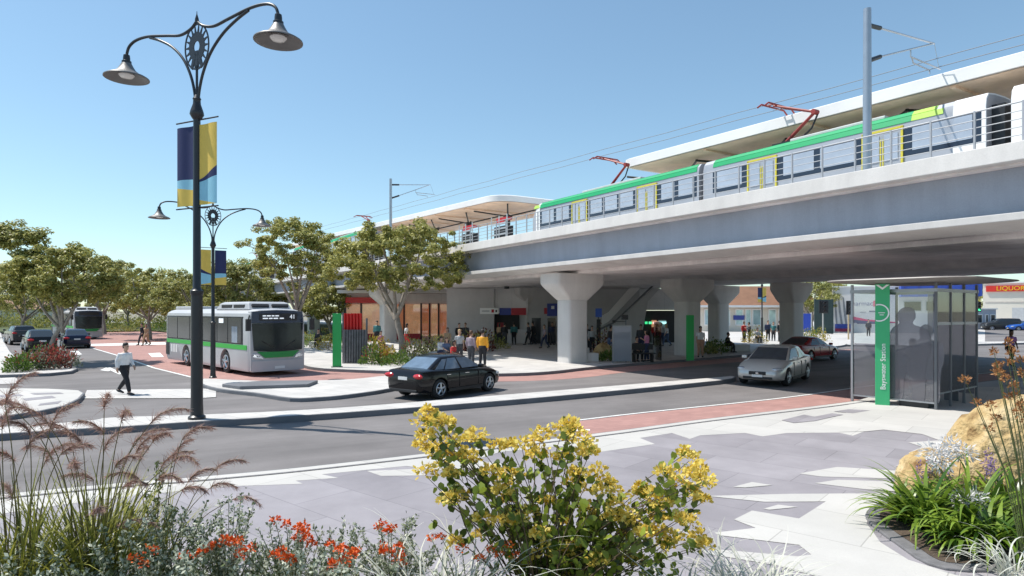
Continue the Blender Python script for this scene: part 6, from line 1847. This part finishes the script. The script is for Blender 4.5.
for i, (px, py, w, h, m, fr, lab) in enumerate(((378, 362, 1.3, 1.45, (L_YEL, L_RED), .05, 'yellow green shrub right of the art screen'), (388, 363.5, 1.0, .75, (L_YEL, L_RED), .12, 'low yellow shrub before the broad tree'), (397, 365, 1.8, .55, (L_GRN, L_GRN), .1, 'low bright green shrub at the foot of the broad tree'), (372, 364.5, 1.2, 1.1, (L_GRN, L_RED), .15, 'green shrub at the foot of the art screen'),
       (412, 360, 1.6, 1.2, (L_DEEP, L_RED), .1, 'dark green shrub right of the broad tree trunk'), (426, 358.5, 1.7, 1.1, (L_DEEP, L_MAROON), .4, 'dark red shrub left of the forecourt group'), (437, 353, 2.0, 1.2, (L_DEEP, L_YEL), .1, 'dark shrub behind the forecourt group'),
       (478, 351, 2.6, 1.4, (L_MAROON, L_DEEP), .3, 'maroon shrub behind the yellow shirt'), (494, 349, 2.4, .9, (L_DEEP, L_GRN), .3, 'low dark shrub left of the kiosk queue'), (610, 361, 1.4, .55, (L_GRN, L_GRN), .1, 'low green shrub before the sandstone rock'), (604, 352, 1.8, 1.6, (L_MAROON, L_DEEP), .3, 'maroon shrub behind the sandstone rock'),
       (708, 354.5, 1.3, .8, (L_DEEP, L_GRN), .3, 'green shrub left of the long seat wall'), (718, 352.5, 1.6, .85, (L_GRN, L_DEEP), .3, 'green shrub behind the long seat wall'), (805, 343, 2.2, 1.3, (L_GRN, L_YEL), .2, 'green shrub beside the far pier'), (818, 341, 2.0, 1.2, (L_YEL, L_GRN), .4, 'yellow green shrub right of the far pier'),
       (755, 343, 2.0, 1.2, (L_YEL, L_GRN), .4, 'yellow shrub between the people and the brown roof shop'), (310, 347, 2.4, 1.0, (L_GRN, L_YEL), .3, 'green shrub right of the bus front'), (328, 350, 2.0, 1.3, (L_YEL, L_GRN), .3, 'yellow shrub left of the green totem'), (250, 334, 4, 1.4, (L_GRN, L_YEL), .2, 'green shrub behind the near bus'), (160, 330.5, 4.5, 1.3, (L_GRN, L_DEEP), .3, 'green shrub left of the near bus'), (120, 331, 4.5, 1.2, (L_DEEP, L_GRN), .3, 'dark shrub right of the far bus'), (190, 329, 5, 1.5, (L_GRN, L_DEEP), .3, 'shrub under the far trees behind the pole'), (10, 327, 6, 1.5, (L_DEEP, L_GRN), .3, 'dark shrub behind the queued cars'))):
    x, y = G(px, py, SW); shrub(lab, (x, y, SW if px > 300 else 0), w, h, 300 + i, m, fr, 520 if w < 3 else 800, .15 if w < 2.5 else .24, gq)

for i, (px, Y) in enumerate(FAR):
    shrub('big bush in the far hedge row below the trees beyond the busway', (AT(px, Y), Y, 0), 5.5, 2.6 + .5 * math.sin(i * 1.7), 700 + i, (L_DEEP, L_OLIVE), .3, 900, .34, 'far hedge row of bushes', 'hedge_bush')
# ---------------------------------------------------------------- rocks
def rock_mat():
    m = bpy.data.materials.new('sandstone'); N, L = nodes_of(m)
    b = N['Principled BSDF']; b.inputs['Roughness'].default_value = 0.9; set_in(b, 'Specular IOR Level', .2)
    tc = N.new('ShaderNodeTexCoord')
    n = N.new('ShaderNodeTexNoise'); n.inputs['Scale'].default_value = 2.2; n.inputs['Detail'].default_value = 9; n.inputs['Roughness'].default_value = .62
    L.new(tc.outputs['Object'], n.inputs['Vector'])
    cr = N.new('ShaderNodeValToRGB')
    cr.color_ramp.elements[0].position = .30; cr.color_ramp.elements[0].color = (.17, .09, .035, 1)
    cr.color_ramp.elements[1].position = .68; cr.color_ramp.elements[1].color = (.63, .50, .30, 1)
    e = cr.color_ramp.elements.new(.48); e.color = (.48, .34, .16, 1)
    L.new(n.outputs['Fac'], cr.inputs[0]); L.new(cr.outputs[0], b.inputs['Base Color'])
    n2 = N.new('ShaderNodeTexNoise'); n2.inputs['Scale'].default_value = 9; n2.inputs['Detail'].default_value = 8
    L.new(tc.outputs['Object'], n2.inputs['Vector'])
    bp = N.new('ShaderNodeBump'); bp.inputs['Strength'].default_value = 1.0; bp.inputs['Distance'].default_value = .10
    L.new(n2.outputs['Fac'], bp.inputs['Height']); L.new(bp.outputs[0], b.inputs['Normal'])
    return m
M_ROCK = rock_mat()
from mathutils import noise as mnoise
def rock(label, loc, size, seed, rotz=0.0, group='sandstone rocks'):
    bm = bmesh.new(); bmesh.ops.create_icosphere(bm, subdivisions=5, radius=1.0)
    rnd = random.Random(seed)
    planes = [(Vector((rnd.gauss(0, 1), rnd.gauss(0, 1), rnd.gauss(.2, .7))).normalized(), rnd.uniform(.72, .92)) for _ in range(11)]
    off = Vector((seed * 3.1, seed * 1.7, 0))
    for v in bm.verts:
        p = v.co.copy()
        for n, d in planes:
            k = p.dot(n) - d
            if k > 0: p -= n * k * .9
        p += v.co.normalized() * (mnoise.fractal(p * 1.6 + off, 1.0, 2.0, 5) * .09 + mnoise.fractal(p * 6 + off, 1.0, 2.0, 4) * .034)
        v.co = Vector((p.x * size[0], p.y * size[1], p.z * size[2]))
    me = bpy.data.meshes.new('boulder'); bm.to_mesh(me); bm.free()
    me.materials.append(M_ROCK); me.polygons.foreach_set('use_smooth', [True] * len(me.polygons)); me.set_sharp_from_angle(angle=R(40))
    o = bpy.data.objects.new('boulder', me); COL.objects.link(o); o.location = loc; o.rotation_euler = (0, 0, rotz)
    return tag(o, label, 'rock', group)
rock('large sandstone boulder cut by the right edge behind the strappy plants', (AT(1030, 8.9), 9.0, .45), (1.25, .85, 1.22), 3, .3)
rock('smaller rounded sandstone boulder left of the large one', (AT(938, 8.9), 8.9, .28), (.72, .55, .62), 5, 1.1)
rock('pale sandstone rock in the shaded bed beside the front pier', (*G(602, 358.5, SW), SW + .25), (.72, .55, .62), 9, .5)

# ---------------------------------------------------------------- foreground planting
GZ = 0.20
L_STRAP = leaf_mat('strap_leaf', (0.045, 0.11, 0.012), (0.27, 0.38, 0.045), 0.32, 0.30, .5)
L_BLADE = leaf_mat('grass_blade', (0.045, 0.07, 0.012), (0.42, 0.41, 0.08), 0.5, 0.25)
L_PLUME = leaf_mat('plume_hair', (0.26, 0.13, 0.105), (0.58, 0.40, 0.33), 0.7, 0.35)
L_SALT = leaf_mat('saltbush_leaf', (0.06, 0.10, 0.035), (0.80, 0.82, 0.66), 0.55, 0.28)
L_SALT2 = leaf_mat('green_small_leaf', (0.06, 0.09, 0.03), (0.24, 0.29, 0.11), 0.5, 0.25)
L_OR = leaf_mat('orange_red_petal', (0.60, 0.06, 0.008), (0.88, 0.20, 0.03), 0.6, 0.2)
L_BRACT = leaf_mat('yellow_bract', (0.62, 0.42, 0.03), (0.97, 0.82, 0.24), 0.5, 0.42)
L_ROUND = leaf_mat('round_dark_leaf', (0.05, 0.085, 0.010), (0.33, 0.40, 0.055), 0.35, 0.28, .5)
L_SILVER = leaf_mat('silver_curl', (0.42, 0.43, 0.36), (0.72, 0.72, 0.64), 0.6, 0.25)
L_WHITEF = leaf_mat('white_floret', (0.62, 0.60, 0.60), (0.85, 0.83, 0.82), 0.6, 0.3)
L_PURP = leaf_mat('purple_floret', (0.17, 0.10, 0.28), (0.36, 0.24, 0.50), 0.6, 0.3)
L_PAW = leaf_mat('paw_flower', (0.22, 0.09, 0.03), (0.52, 0.26, 0.10), 0.6, 0.25)
M_STEM = mat('brown_stem', (0.11, 0.075, 0.04), 0.7, var=0.2)
M_GSTEM = mat('green_stem', (0.10, 0.12, 0.035), 0.6, var=0.2)
M_RSTEM = mat('grass_stem', (0.16, 0.13, 0.05), 0.6, var=0.25)

def ribbon(P, Wd, flat=None):
    """(n,3) path -> strip of quads"""
    P = np.asarray(P, float); n = len(P)
    T = np.gradient(P, axis=0); T = unit(T)
    s = np.cross(T, flat if flat is not None else np.array([0, 0, 1.0])); s = unit(s)
    w = np.asarray(Wd)[:, None] * .5
    A, B = P - s * w, P + s * w
    return A, B

def strips(name, paths, widths, parent, material):
    """many ribbons -> one mesh; each ribbon stays one connected island"""
    vs, fs = [], []
    for P, w in zip(paths, widths):
        A, B = ribbon(P, w, None); o = len(vs)
        n = len(P)
        for i in range(n): vs.append(A[i]); vs.append(B[i])
        for i in range(n - 1): fs.append((o + 2 * i, o + 2 * i + 1, o + 2 * i + 3, o + 2 * i + 2))
    me = bpy.data.meshes.new(name); me.from_pydata([tuple(v) for v in vs], [], fs)
    me.materials.append(material); me.polygons.foreach_set('use_smooth', [True] * len(fs)); me.update()
    o = bpy.data.objects.new(name, me); COL.objects.link(o); o.parent = parent
    return o

def arc(base, az, L, up, droop, n=8, curl=0.0):
    """blade path: leaves the base at elevation 'up', bends over by 'droop' radians"""
    P = [np.array(base, float)]; e = up; a = az; st = L / (n - 1)
    for i in range(n - 1):
        d = np.array([math.cos(a) * math.cos(e), math.sin(a) * math.cos(e), math.sin(e)])
        P.append(P[-1] + d * st); e -= droop / (n - 1) * (0.5 + i / (n - 1)); a += curl / (n - 1)
    return np.array(P)

def taper(n, w, tip=.1, base=.5): 
    u = np.linspace(0, 1, n); return w * np.minimum(1, base + u * 2.2) * np.clip((1 - u) * 2.4 + tip, 0, 1)

def plume_grass(label, loc, seed, nst, H, spread, nbl=130, lean=0.0, group='plumed grasses', spots=None, plume=1.0):
    rng = np.random.default_rng(seed)
    o = thing('plume_grass', label, 'grass plant', loc, 0, group)
    P, Wd = [], []
    for k in range(nbl):
        az = rng.uniform(0, 2 * PI); L = rng.uniform(.55, 1.1) * H * .92
        q = arc((rng.normal(0, .10), rng.normal(0, .10), 0), az, L, rng.uniform(1.1, 1.5), rng.uniform(.3, 1.7), 9)
        P.append(q); Wd.append(taper(9, rng.uniform(.011, .020)))
    strips('blade', P, Wd, o, L_BLADE)
    b = MB(); hairs = []
    for k in range(nst):
        if spots is not None and k < len(spots):
            tip = np.array(spots[k], float); L = np.linalg.norm(tip); az = math.atan2(tip[1], tip[0])
            h = math.hypot(tip[0], tip[1])
            b0 = np.array([tip[0] * .08 + rng.normal(0, .05), tip[1] * .08 + rng.normal(0, .05), 0])
            c = b0 * .4 + tip * .6; c[2] = tip[2] * .80
            q = np.array(spline([tuple(b0), tuple(b0 * .6 + tip * .25 + np.array([0, 0, tip[2] * .13])), tuple(c), tuple(tip)], 4))
        else:
            az = rng.uniform(0, 2 * PI); L = H * rng.uniform(.75, 1.05)
            q = arc((rng.normal(0, .08), rng.normal(0, .08), 0), az, L, rng.uniform(1.25, 1.5) - spread * rng.uniform(0, .5), rng.uniform(.3, .8) * spread, 10)
        b.tube([tuple(x) for x in q], list(np.linspace(.0055, .003, len(q))), 5, False)
        # drooping feathery head beyond the stem tip
        d = unit(q[-1] - q[-2]); hz = np.array([math.cos(az), math.sin(az), 0])
        if spots is not None: hz = unit(np.array([d[0] if abs(d[0]) > .08 else rng.choice([-1, 1]) * .3, rng.normal(0, .3), 0]))
        ph = rng.uniform(.20, .34) * plume; e = math.asin(np.clip(d[2], -1, 1)); pts = [q[-1]]
        for i in range(8):
            dd = hz * math.cos(e) + np.array([0, 0, math.sin(e)]); pts.append(pts[-1] + dd * ph / 8); e -= rng.uniform(.12, .24)
        b.tube([tuple(x) for x in pts], [.003] * 9, 4, False)
        for i in range(8):
            a0, a1 = pts[i], pts[i + 1]; ax = unit(a1 - a0)
            for j in range(34):
                u = rng.uniform(); base = a0 * (1 - u) + a1 * u
                hd = unit(ax * .9 + rng.normal(size=3) * .42 + np.array([0, 0, -.45]))
                hl = rng.uniform(.04, .10) * (1.1 - .5 * i / 8)
                sd = unit(np.cross(hd, rng.normal(size=3))) * rng.uniform(.0014, .0026)
                hairs.append([base - sd, base + sd, base + hd * hl + sd * .3, base + hd * hl - sd * .3])
    b.build('flower_stem', M_RSTEM, o)
    quads_mesh('plume', np.array(hairs), o, L_PLUME)
    return o

def stem_bush(label, loc, tips, seed, lmat, leaf, lw, per, stem_m, name='shrub', cat='shrub', group=None, flowers=None, fmat=None, fsize=.03, fn=18, frad=.05, tipw=.5, extra=None, r0=.007, spread=.06, lo=.25, leafspread=1.0, upk=.35, rounded=False, wob=0.0):
    """shrub of arching leafy stems from one root; tips and flowers in local coordinates"""
    rng = np.random.default_rng(seed)
    o = thing(name, label, cat, loc, 0, group)
    b = MB(); C, D = [], []
    for t in tips:
        t = np.array(t, float)
        b0 = np.array([t[0] * spread + rng.normal(0, .02), t[1] * spread + rng.normal(0, .02), 0])
        m = b0 * .5 + t * .5; m[2] = t[2] * (.55 + rng.uniform(-.04, .04)); m[:2] = t[:2] * rng.uniform(.30, .45) + rng.normal(0, 1, 2) * wob
        q = np.array(spline([tuple(b0), tuple(m), tuple(t)], 6))
        b.tube([tuple(x) for x in q], list(np.linspace(r0, .0022, len(q))), 5, False)
        for i in range(per):
            u = lo + (1 - lo) * rng.uniform() ** .8
            f = u * (len(q) - 1); k = min(int(f), len(q) - 2); p = q[k] + (q[k + 1] - q[k]) * (f - k)
            ax = unit(q[k + 1] - q[k]); d = unit(rng.normal(size=3) * leafspread + ax * .4 + np.array([0, 0, upk]))
            C.append(p + d * leaf * .15); D.append(d)
    C = np.array(C); D = np.array(D); n = len(C)
    V = (leaves6 if rounded else leaves_at)(C, D, leaf * rng.uniform(.6, 1.25, n), lw * rng.uniform(.7, 1.25, n), rng, tipw=tipw)
    b.build('stem', stem_m, o)
    quads_mesh('foliage', V, o, lmat, nper=6 if rounded else 4)
    if flowers:
        for c in flowers:
            d = unit(rng.normal(size=(fn, 3))); d[:, 2] = np.abs(d[:, 2]) * .8
            rr = rng.uniform(.2, 1, size=(fn, 1)) ** .6
            P = np.array(c) + d * rr * frad * rng.uniform(.6, 1.25) * np.array([1, 1, rng.uniform(.8, 1.5)])
            F = leaves_at(P, d + rng.normal(size=(fn, 3)) * .5, fsize * rng.uniform(.7, 1.3, fn), fsize * .75, rng, tipw=.6)
            quads_mesh('flower_head', F, o, fmat)
    return o

def PX(px, py, Y, base):
    """local offset of a photographed point at distance Y from a plant's base"""
    return (AT(px, Y) - base[0], Y - base[1], ZAT(py, Y) - base[2])

# plume grasses at the lower left
base = (AT(92, 5.3), 5.3, GZ)
sp = [(300 / 2.88, 376 + 95 / 2.88), (350 / 2.88, 376 + 130 / 2.88), (430 / 2.88, 376 + 140 / 2.88), (140 / 2.88, 376 + 140 / 2.88), (40 / 2.88, 376 + 95 / 2.88), (300 / 2.88, 376 + 215 / 2.88), (390 / 2.88, 376 + 225 / 2.88), (200 / 2.88, 376 + 165 / 2.88), (150 / 2.88, 376 + 235 / 2.88), (330 / 2.88, 376 + 265 / 2.88), (240 / 2.88, 376 + 210 / 2.88), (90 / 2.88, 376 + 110 / 2.88), (500 / 2.88, 376 + 245 / 2.88), (350 / 2.88, 376 + 325 / 2.88), (520 / 2.88, 376 + 330 / 2.88), (270 / 2.88, 376 + 300 / 2.88), (440 / 2.88, 376 + 190 / 2.88), (380 / 2.88, 376 + 205 / 2.88), (300 / 2.88, 376 + 170 / 2.88), (455 / 2.88, 376 + 300 / 2.88)]
rl = random.Random(4)
spots = [PX(a, c, 5.3 + rl.uniform(-.35, .35), base) for a, c in sp]
plume_grass('tall grass with pinkish drooping plumes at lower left', base, 5, len(spots) + 4, 1.5, .8, 330, spots=spots)
base = (AT(18, 5.0), 5.0, GZ)
sp = [(5, 405), (2, 430), (30, 436), (14, 462), (45, 462), (60, 455), (-10, 420), (12, 500), (26, 452), (-4, 470), (50, 430)]
spots = [PX(a, c, 5.0 + rl.uniform(-.3, .3), base) for a, c in sp]
plume_grass('tall grass with plumes cut by the left edge', base, 6, len(spots) + 2, 1.5, .8, 280, spots=spots)
base = (AT(150, 5.7), 5.7, GZ)
sp = [(182, 440), (188, 482), (210, 488), (172, 462), (160, 470), (140, 480), (232, 500), (215, 470)]
spots = [PX(a, c, 5.7 + rl.uniform(-.3, .3), base) for a, c in sp]
plume_grass('slender grass with plumes arching to the right', base, 7, len(spots), 1.15, .9, 90, spots=spots)

# grey green saltbush
gsb = 'grey green shrubs at lower left'
SB = [(10, 5.0, 530, .38), (62, 4.9, 540, .38), (120, 4.9, 528, .40), (175, 5.2, 500, .42), (228, 5.3, 505, .40), (282, 5.2, 528, .36), (335, 5.3, 528, .36), (392, 5.2, 522, .36), (150, 5.8, 470, .22), (30, 4.3, 560, .36), (95, 4.3, 566, .36), (205, 4.5, 552, .4), (300, 4.5, 560, .4), (370, 4.5, 560, .36)]
rs = random.Random(12)
SBL = ['grey green shrub in the lower left corner', 'grey shrub beneath the first tall grass', 'grey green shrub at the foot of the pinkish plumes', 'tall leafy grey shrub right of the plumes', 'leafy grey shrub left of the orange red flowers', 'silver tipped shrub among the orange red flowers', 'silver tipped shrub between two flower clusters', 'silvery shrub left of the yellow bush', 'upright dark sprigged shrub behind the arching plumes', 'low grey shrub at the bottom left edge', 'low grey shrub below the plumes at the bottom edge', 'low grey shrub at the bottom edge under the first red cluster', 'low grey shrub at the bottom edge left of the silver curls', 'low grey shrub at the bottom edge beside the silver curls']
for i, (px, Y, py, w) in enumerate(SB):
    base = (AT(px, Y), Y, GZ); h = ZAT(py, Y) - GZ
    tips = []
    for k in range(34 if i != 8 else 12):
        a = rs.uniform(0, 2 * PI); r = w * math.sqrt(rs.uniform(0.02, 1)) * 1.15
        tips.append((r * math.cos(a), r * math.sin(a), h * (1.02 - .45 * (r / w / 1.15) ** 2) * rs.uniform(.62, 1.10)))
    green = i in (3, 4, 8, 6)
    stem_bush(SBL[i], base, tips, 400 + i, L_SALT2 if i == 8 else L_SALT, .038, .021, 74, M_GSTEM, group=gsb, r0=.005)
    # a second, greener set of sprigs grows through the first
    if green or i in (0, 1, 2, 5, 7):
        ob = [c for c in COL.objects if c.get('label') == SBL[i]][-1]
        C, D = [], []
        rng = np.random.default_rng(900 + i)
        n = 900
        t = np.array(tips)[rng.integers(0, len(tips), n)]
        u = rng.uniform(.3, 1, (n, 1)); P = t * np.concatenate([u ** 1.3, u ** 1.3, u], 1)
        V = leaves_at(P + rng.normal(size=(n, 3)) * .03, rng.normal(size=(n, 3)) + np.array([0, 0, .5]), .036 * rng.uniform(.6, 1.3, n), .015, rng)
        quads_mesh('young_foliage', V, ob, L_SALT2)

# orange red flowered shrubs
z5x = lambda x, y: (180 + x / 4.23, 440 + y / 4.23)
FL = {
 'shrub with orange red flower clusters left of the paving joint': [(75, 490), (120, 460), (150, 450), (190, 425), (95, 470), (240, 440), (260, 475), (250, 500), (300, 465), (215, 440)],
 'shrub with orange red flowers on taller upright stems': [(405, 345), (450, 360), (500, 375), (515, 400), (540, 420), (525, 380), (555, 445), (500, 420), (400, 490), (440, 500), (470, 515), (430, 475)],
 'shrub with orange red clusters right of the upright flowers': [(640, 445), (670, 470), (690, 465), (730, 490), (650, 530), (700, 525), (740, 475), (640, 540)],
 'shrub with orange red flowers nearest the yellow bush': [(850, 370), (880, 390), (895, 375), (870, 475), (920, 460), (920, 500), (925, 530), (860, 470)],
}
for i, (lab, pts) in enumerate(FL.items()):
    pp = [z5x(*p) for p in pts]
    px = sum(p[0] for p in pp) / len(pp); Y = 5.0
    base = (AT(px, Y), Y, GZ)
    f = [PX(a, c, Y + rs.uniform(-.12, .12), base) for a, c in pp]
    tips = f + [(rs.uniform(-.3, .3), rs.uniform(-.25, .25), max(.3, f[0][2] * rs.uniform(.6, .95))) for k in range(16)]
    stem_bush(lab, base, tips, 500 + i, L_SALT, .030, .011, 55, M_GSTEM, group='orange red flowering shrubs', flowers=f, fmat=L_OR, fsize=.027, fn=42, frad=.046, r0=.005)
pp = [(135, 560), (150, 553), (143, 566), (185, 556)]
base = (AT(150, 4.7), 4.7, GZ); f = [PX(a, c, 4.7, base) for a, c in pp]
stem_bush('small shrub with orange red flowers below the grass plumes', base, f + [(rs.uniform(-.2, .2), rs.uniform(-.2, .2), f[0][2] * rs.uniform(.6, .9)) for k in range(10)], 510, L_SALT, .03, .011, 50, M_GSTEM, group='orange red flowering shrubs', flowers=f, fmat=L_OR, fsize=.022, fn=30, frad=.042)
pp = [(432, 540), (441, 537), (462, 550), (490, 552), (500, 556), (508, 547), (515, 558), (480, 560)]
base = (AT(470, 4.9), 4.9, GZ); f = [PX(a, c, 4.85, base) for a, c in pp]
stem_bush('shrub with orange red flowers tucked under the yellow bush', base, f + [(rs.uniform(-.3, .3), rs.uniform(-.2, .2), f[0][2] * rs.uniform(.6, .9)) for k in range(10)], 511, L_SALT, .03, .011, 50, M_GSTEM, group='orange red flowering shrubs', flowers=f, fmat=L_OR, fsize=.022, fn=30, frad=.042)

# the big yellow bush
yb = lambda x, y: (400 + x / 3.2, 400 + y / 3.2)
YF = [(90, 40), (115, 62), (78, 75), (105, 85), (80, 115), (135, 80), (160, 75), (70, 150), (95, 165), (120, 175), (165, 150), (150, 180), (80, 240), (140, 225), (160, 240), (215, 130), (240, 125), (210, 180), (225, 195), (150, 325), (165, 320), (290, 235), (345, 240), (375, 245), (325, 300), (345, 320), (310, 150), (355, 150), (390, 150), (430, 130), (455, 120), (440, 175), (430, 185), (520, 95), (545, 80), (560, 105), (535, 125), (590, 140), (605, 175), (585, 170), (520, 190), (555, 270), (575, 290), (630, 250), (655, 270), (680, 290), (650, 300), (370, 370), (365, 390), (600, 360), (620, 385), (645, 400), (600, 405), (700, 350), (690, 375), (725, 385), (770, 285), (765, 310), (845, 240), (890, 240), (910, 175), (925, 195), (955, 225), (940, 245), (965, 265), (975, 275), (930, 290), (885, 265), (970, 325), (945, 310), (820, 375), (835, 340), (870, 440), (900, 385), (930, 400), (965, 460), (980, 470), (950, 440), (760, 400), (780, 430), (545, 485), (555, 470), (465, 495), (720, 430), (810, 300), (860, 470), (750, 520), (400, 520)]
base = (AT(548, 5.2), 5.2, GZ)
r3 = random.Random(8)
fl = [PX(*yb(a, c), 5.2 + r3.uniform(-.38, .38), base) for a, c in YF]
inner = []
for (a, c) in ((170, 280), (190, 230), (230, 330), (250, 290), (300, 330), (330, 400), (400, 300), (430, 260), (470, 240), (500, 330), (540, 320), (580, 350), (440, 380), (480, 430), (550, 420), (620, 440), (660, 460), (700, 470), (740, 470), (800, 420), (840, 390), (880, 330), (920, 340), (600, 480), (500, 480), (640, 330), (220, 390), (110, 300), (100, 385), (260, 250), (560, 220), (610, 240), (590, 210), (480, 160), (310, 210), (350, 200), (650, 500), (720, 510), (560, 520), (830, 460), (905, 300), (850, 300)):
    inner.append(PX(*yb(a, c), 5.2 + r3.uniform(-.5, .5), base))
yo = stem_bush('large airy bush of yellow bracts and round green leaves in the foreground centre', base, fl + inner, 77, L_ROUND, .074, .062, 14, M_STEM, name='flowering_bush', cat='bush', flowers=fl + [tuple(np.array(q) * r3.uniform(.78, .98)) for q in inner[::2]], fmat=L_BRACT, fsize=.040, fn=70, frad=.080, tipw=.55, r0=.008, lo=.34, spread=.12, rounded=True, wob=.10)
rng = np.random.default_rng(5)
n = 800
C = np.stack([rng.uniform(-.25, 1.1, n), rng.uniform(-.45, .45, n), rng.uniform(.05, .95, n)], 1)
keep = C[:, 2] < (.98 - .9 * np.abs(C[:, 0] - .35) ** 1.6 * 1.0)
C = C[keep]
quads_mesh('low_foliage', leaves6(C, rng.normal(size=(len(C), 3)) + np.array([0, -.2, .5]), .075 * rng.uniform(.6, 1.2, len(C)), .05, rng, tipw=.55), yo, L_ROUND, nper=6)

# silver curly tussocks
def tussock(label, loc, seed, n, L, mat_, w, group, curl=2.5, name='tussock_grass', droop=(1.2, 3.2)):
    rng = np.random.default_rng(seed)
    o = thing(name, label, 'grass plant', loc, 0, group)
    P, Wd = [], []
    for k in range(n):
        P.append(arc((rng.normal(0, .04), rng.normal(0, .04), 0), rng.uniform(0, 2 * PI), L * rng.uniform(.6, 1.15), rng.uniform(.7, 1.5), rng.uniform(*droop), 12, rng.uniform(-curl, curl)))
        Wd.append(taper(12, w * rng.uniform(.7, 1.2)))
    strips('blade', P, Wd, o, mat_)
    return o
gt_ = 'silver curly tussocks'
for i, (px, Y, py, L, lab) in enumerate(((452, 4.6, 545, .55, 'silver curly tussock below the left of the yellow bush'), (420, 4.7, 556, .45, 'smaller silver curly tussock left of the yellow bush'), (742, 5.2, 548, .55, 'silver curly tussock right of the yellow bush'), (775, 5.3, 556, .40, 'small silver curly tussock on the white paving edge'), (700, 4.8, 560, .5, 'silver curly tussock under the right of the yellow bush'))):
    z = ZAT(py, Y) - L * .55
    tussock(lab, (AT(px, Y), Y, GZ), 600 + i, 150, (ZAT(py, Y) - GZ) * 1.5, L_SILVER, .013, gt_)

# strappy lilies on the right
gz2 = .17
gy = 'strappy green lilies in the right bed'
LY = [(925, 7.7, 455, .80, 'strappy green lily nearest the round bed edge'), (975, 7.5, 462, .85, 'large strappy green lily at the centre of the right bed'), (1010, 7.9, 450, .7, 'strappy green lily at the right edge of the bed'), (952, 8.2, 462, .6, 'strappy green lily before the smaller boulder'), (905, 8.0, 490, .5, 'small strappy lily at the left end of the bed'), (990, 7.0, 520, .6, 'low strappy lily at the bottom right'), (960, 7.05, 530, .5, 'low strappy lily beside the bottom bed edge')]
for i, (px, Y, py, L, lab) in enumerate(LY):
    tussock(lab, (AT(px, Y), Y, gz2), 620 + i, 110, L * 1.22, L_STRAP, .046, gy, .35, 'strappy_lily', (1.0, 2.6))
def spike(label, loc, seed, spots, mat_, group, rad, n, fl, name='flower_spike'):
    rng = np.random.default_rng(seed); o = thing(name, label, 'flower', loc, 0, group); b = MB()
    for s in spots:
        s = np.array(s); b.tube([(s[0] * .3, s[1] * .3, 0), tuple(s * np.array([.8, .8, .6])), tuple(s)], [.006, .005, .003], 5)
        d = unit(rng.normal(size=(n, 3)))
        P = s + d * rng.uniform(.1, 1, (n, 1)) * np.array(rad)
        quads_mesh('flower_head', leaves_at(P, d, fl * rng.uniform(.6, 1.3, n), fl * .35, rng), o, mat_)
    b.build('stem', M_GSTEM, o)
    return o
def SPT(base, *pts): return [PX(a, c, base[1] + r3.uniform(-.1, .1), base) for a, c in pts]
bs = (AT(945, 8.0), 8.0, gz2)
spike('feathery white flower heads rising before the boulders', bs, 1, SPT(bs, (935, 452), (950, 447), (962, 452), (942, 460)), L_WHITEF, 'white feathery flowers', (.17, .17, .13), 190, .06)
bs = (AT(968, 7.4), 7.4, gz2)
spike('feathery white flower heads in the middle of the green lily', bs, 2, SPT(bs, (965, 500), (976, 497), (972, 510)), L_WHITEF, 'white feathery flowers', (.15, .15, .10), 170, .055)
bs = (AT(918, 8.0), 8.0, gz2)
spike('purple flower spikes left of the white flowers', bs, 3, SPT(bs, (919, 472), (930, 468), (943, 470), (950, 474)), L_PURP, 'purple flower spikes', (.035, .035, .16), 60, .04)
bs = (AT(988, 7.8), 7.8, gz2)
spike('purple flower spikes before the large boulder', bs, 4, SPT(bs, (987, 465), (993, 470), (996, 478)), L_PURP, 'purple flower spikes', (.04, .04, .20), 90, .04)
# tall stalks with brown flower clusters
def stalks(label, loc, seed, pts, group):
    rng = np.random.default_rng(seed); o = thing('flower_stalk', label, 'flower', loc, 0, group)
    b = MB()
    for (a, c) in pts:
        s = np.array(PX(a, c, loc[1] + rng.uniform(-.25, .25), loc))
        b.tube([(s[0] * .1, s[1] * .1, 0), (s[0] * .45, s[1] * .45, s[2] * .55), tuple(s)], [.0065, .005, .003], 5)
        n = 46; d = unit(rng.normal(size=(n, 3)))
        quads_mesh('flower_head', leaves_at(s + d * rng.uniform(.1, 1, (n, 1)) * .038, d + np.array([0, 0, .5]), .034 * rng.uniform(.7, 1.2, n), .018, rng), o, L_PAW)
    b.build('stem', M_GSTEM, o)
    P, Wd = [], []
    for k in range(16):
        P.append(arc((rng.normal(0, .06), rng.normal(0, .06), 0), rng.uniform(0, 2 * PI), rng.uniform(.5, 1.15), rng.uniform(1.2, 1.5), rng.uniform(.1, .8), 8)); Wd.append(taper(8, .012))
    strips('blade', P, Wd, o, L_STRAP)
bs = (AT(1034, 6.4), 6.4, gz2)
stalks('tall stalks with brown flower heads against the boulder', bs, 8, [(965, 380), (977, 403), (994, 352), (998, 365), (997, 372), (991, 405), (1000, 374), (1006, 378), (989, 428), (1009, 363), (1013, 386), (996, 418)], 'tall brown flower stalks')
bs = (AT(1050, 6.2), 6.2, gz2)
stalks('tall stalks with brown flower heads at the right edge', bs, 9, [(1012, 352), (1020, 360), (1023, 372), (1017, 395), (1021, 404), (1018, 412), (1008, 343), (1010, 396), (1026, 420)], 'tall brown flower stalks')
tussock('silver curly tussock in the bottom right corner', (AT(1010, 6.2), 6.2, gz2), 640, 60, .75, L_SILVER, .014, gt_)
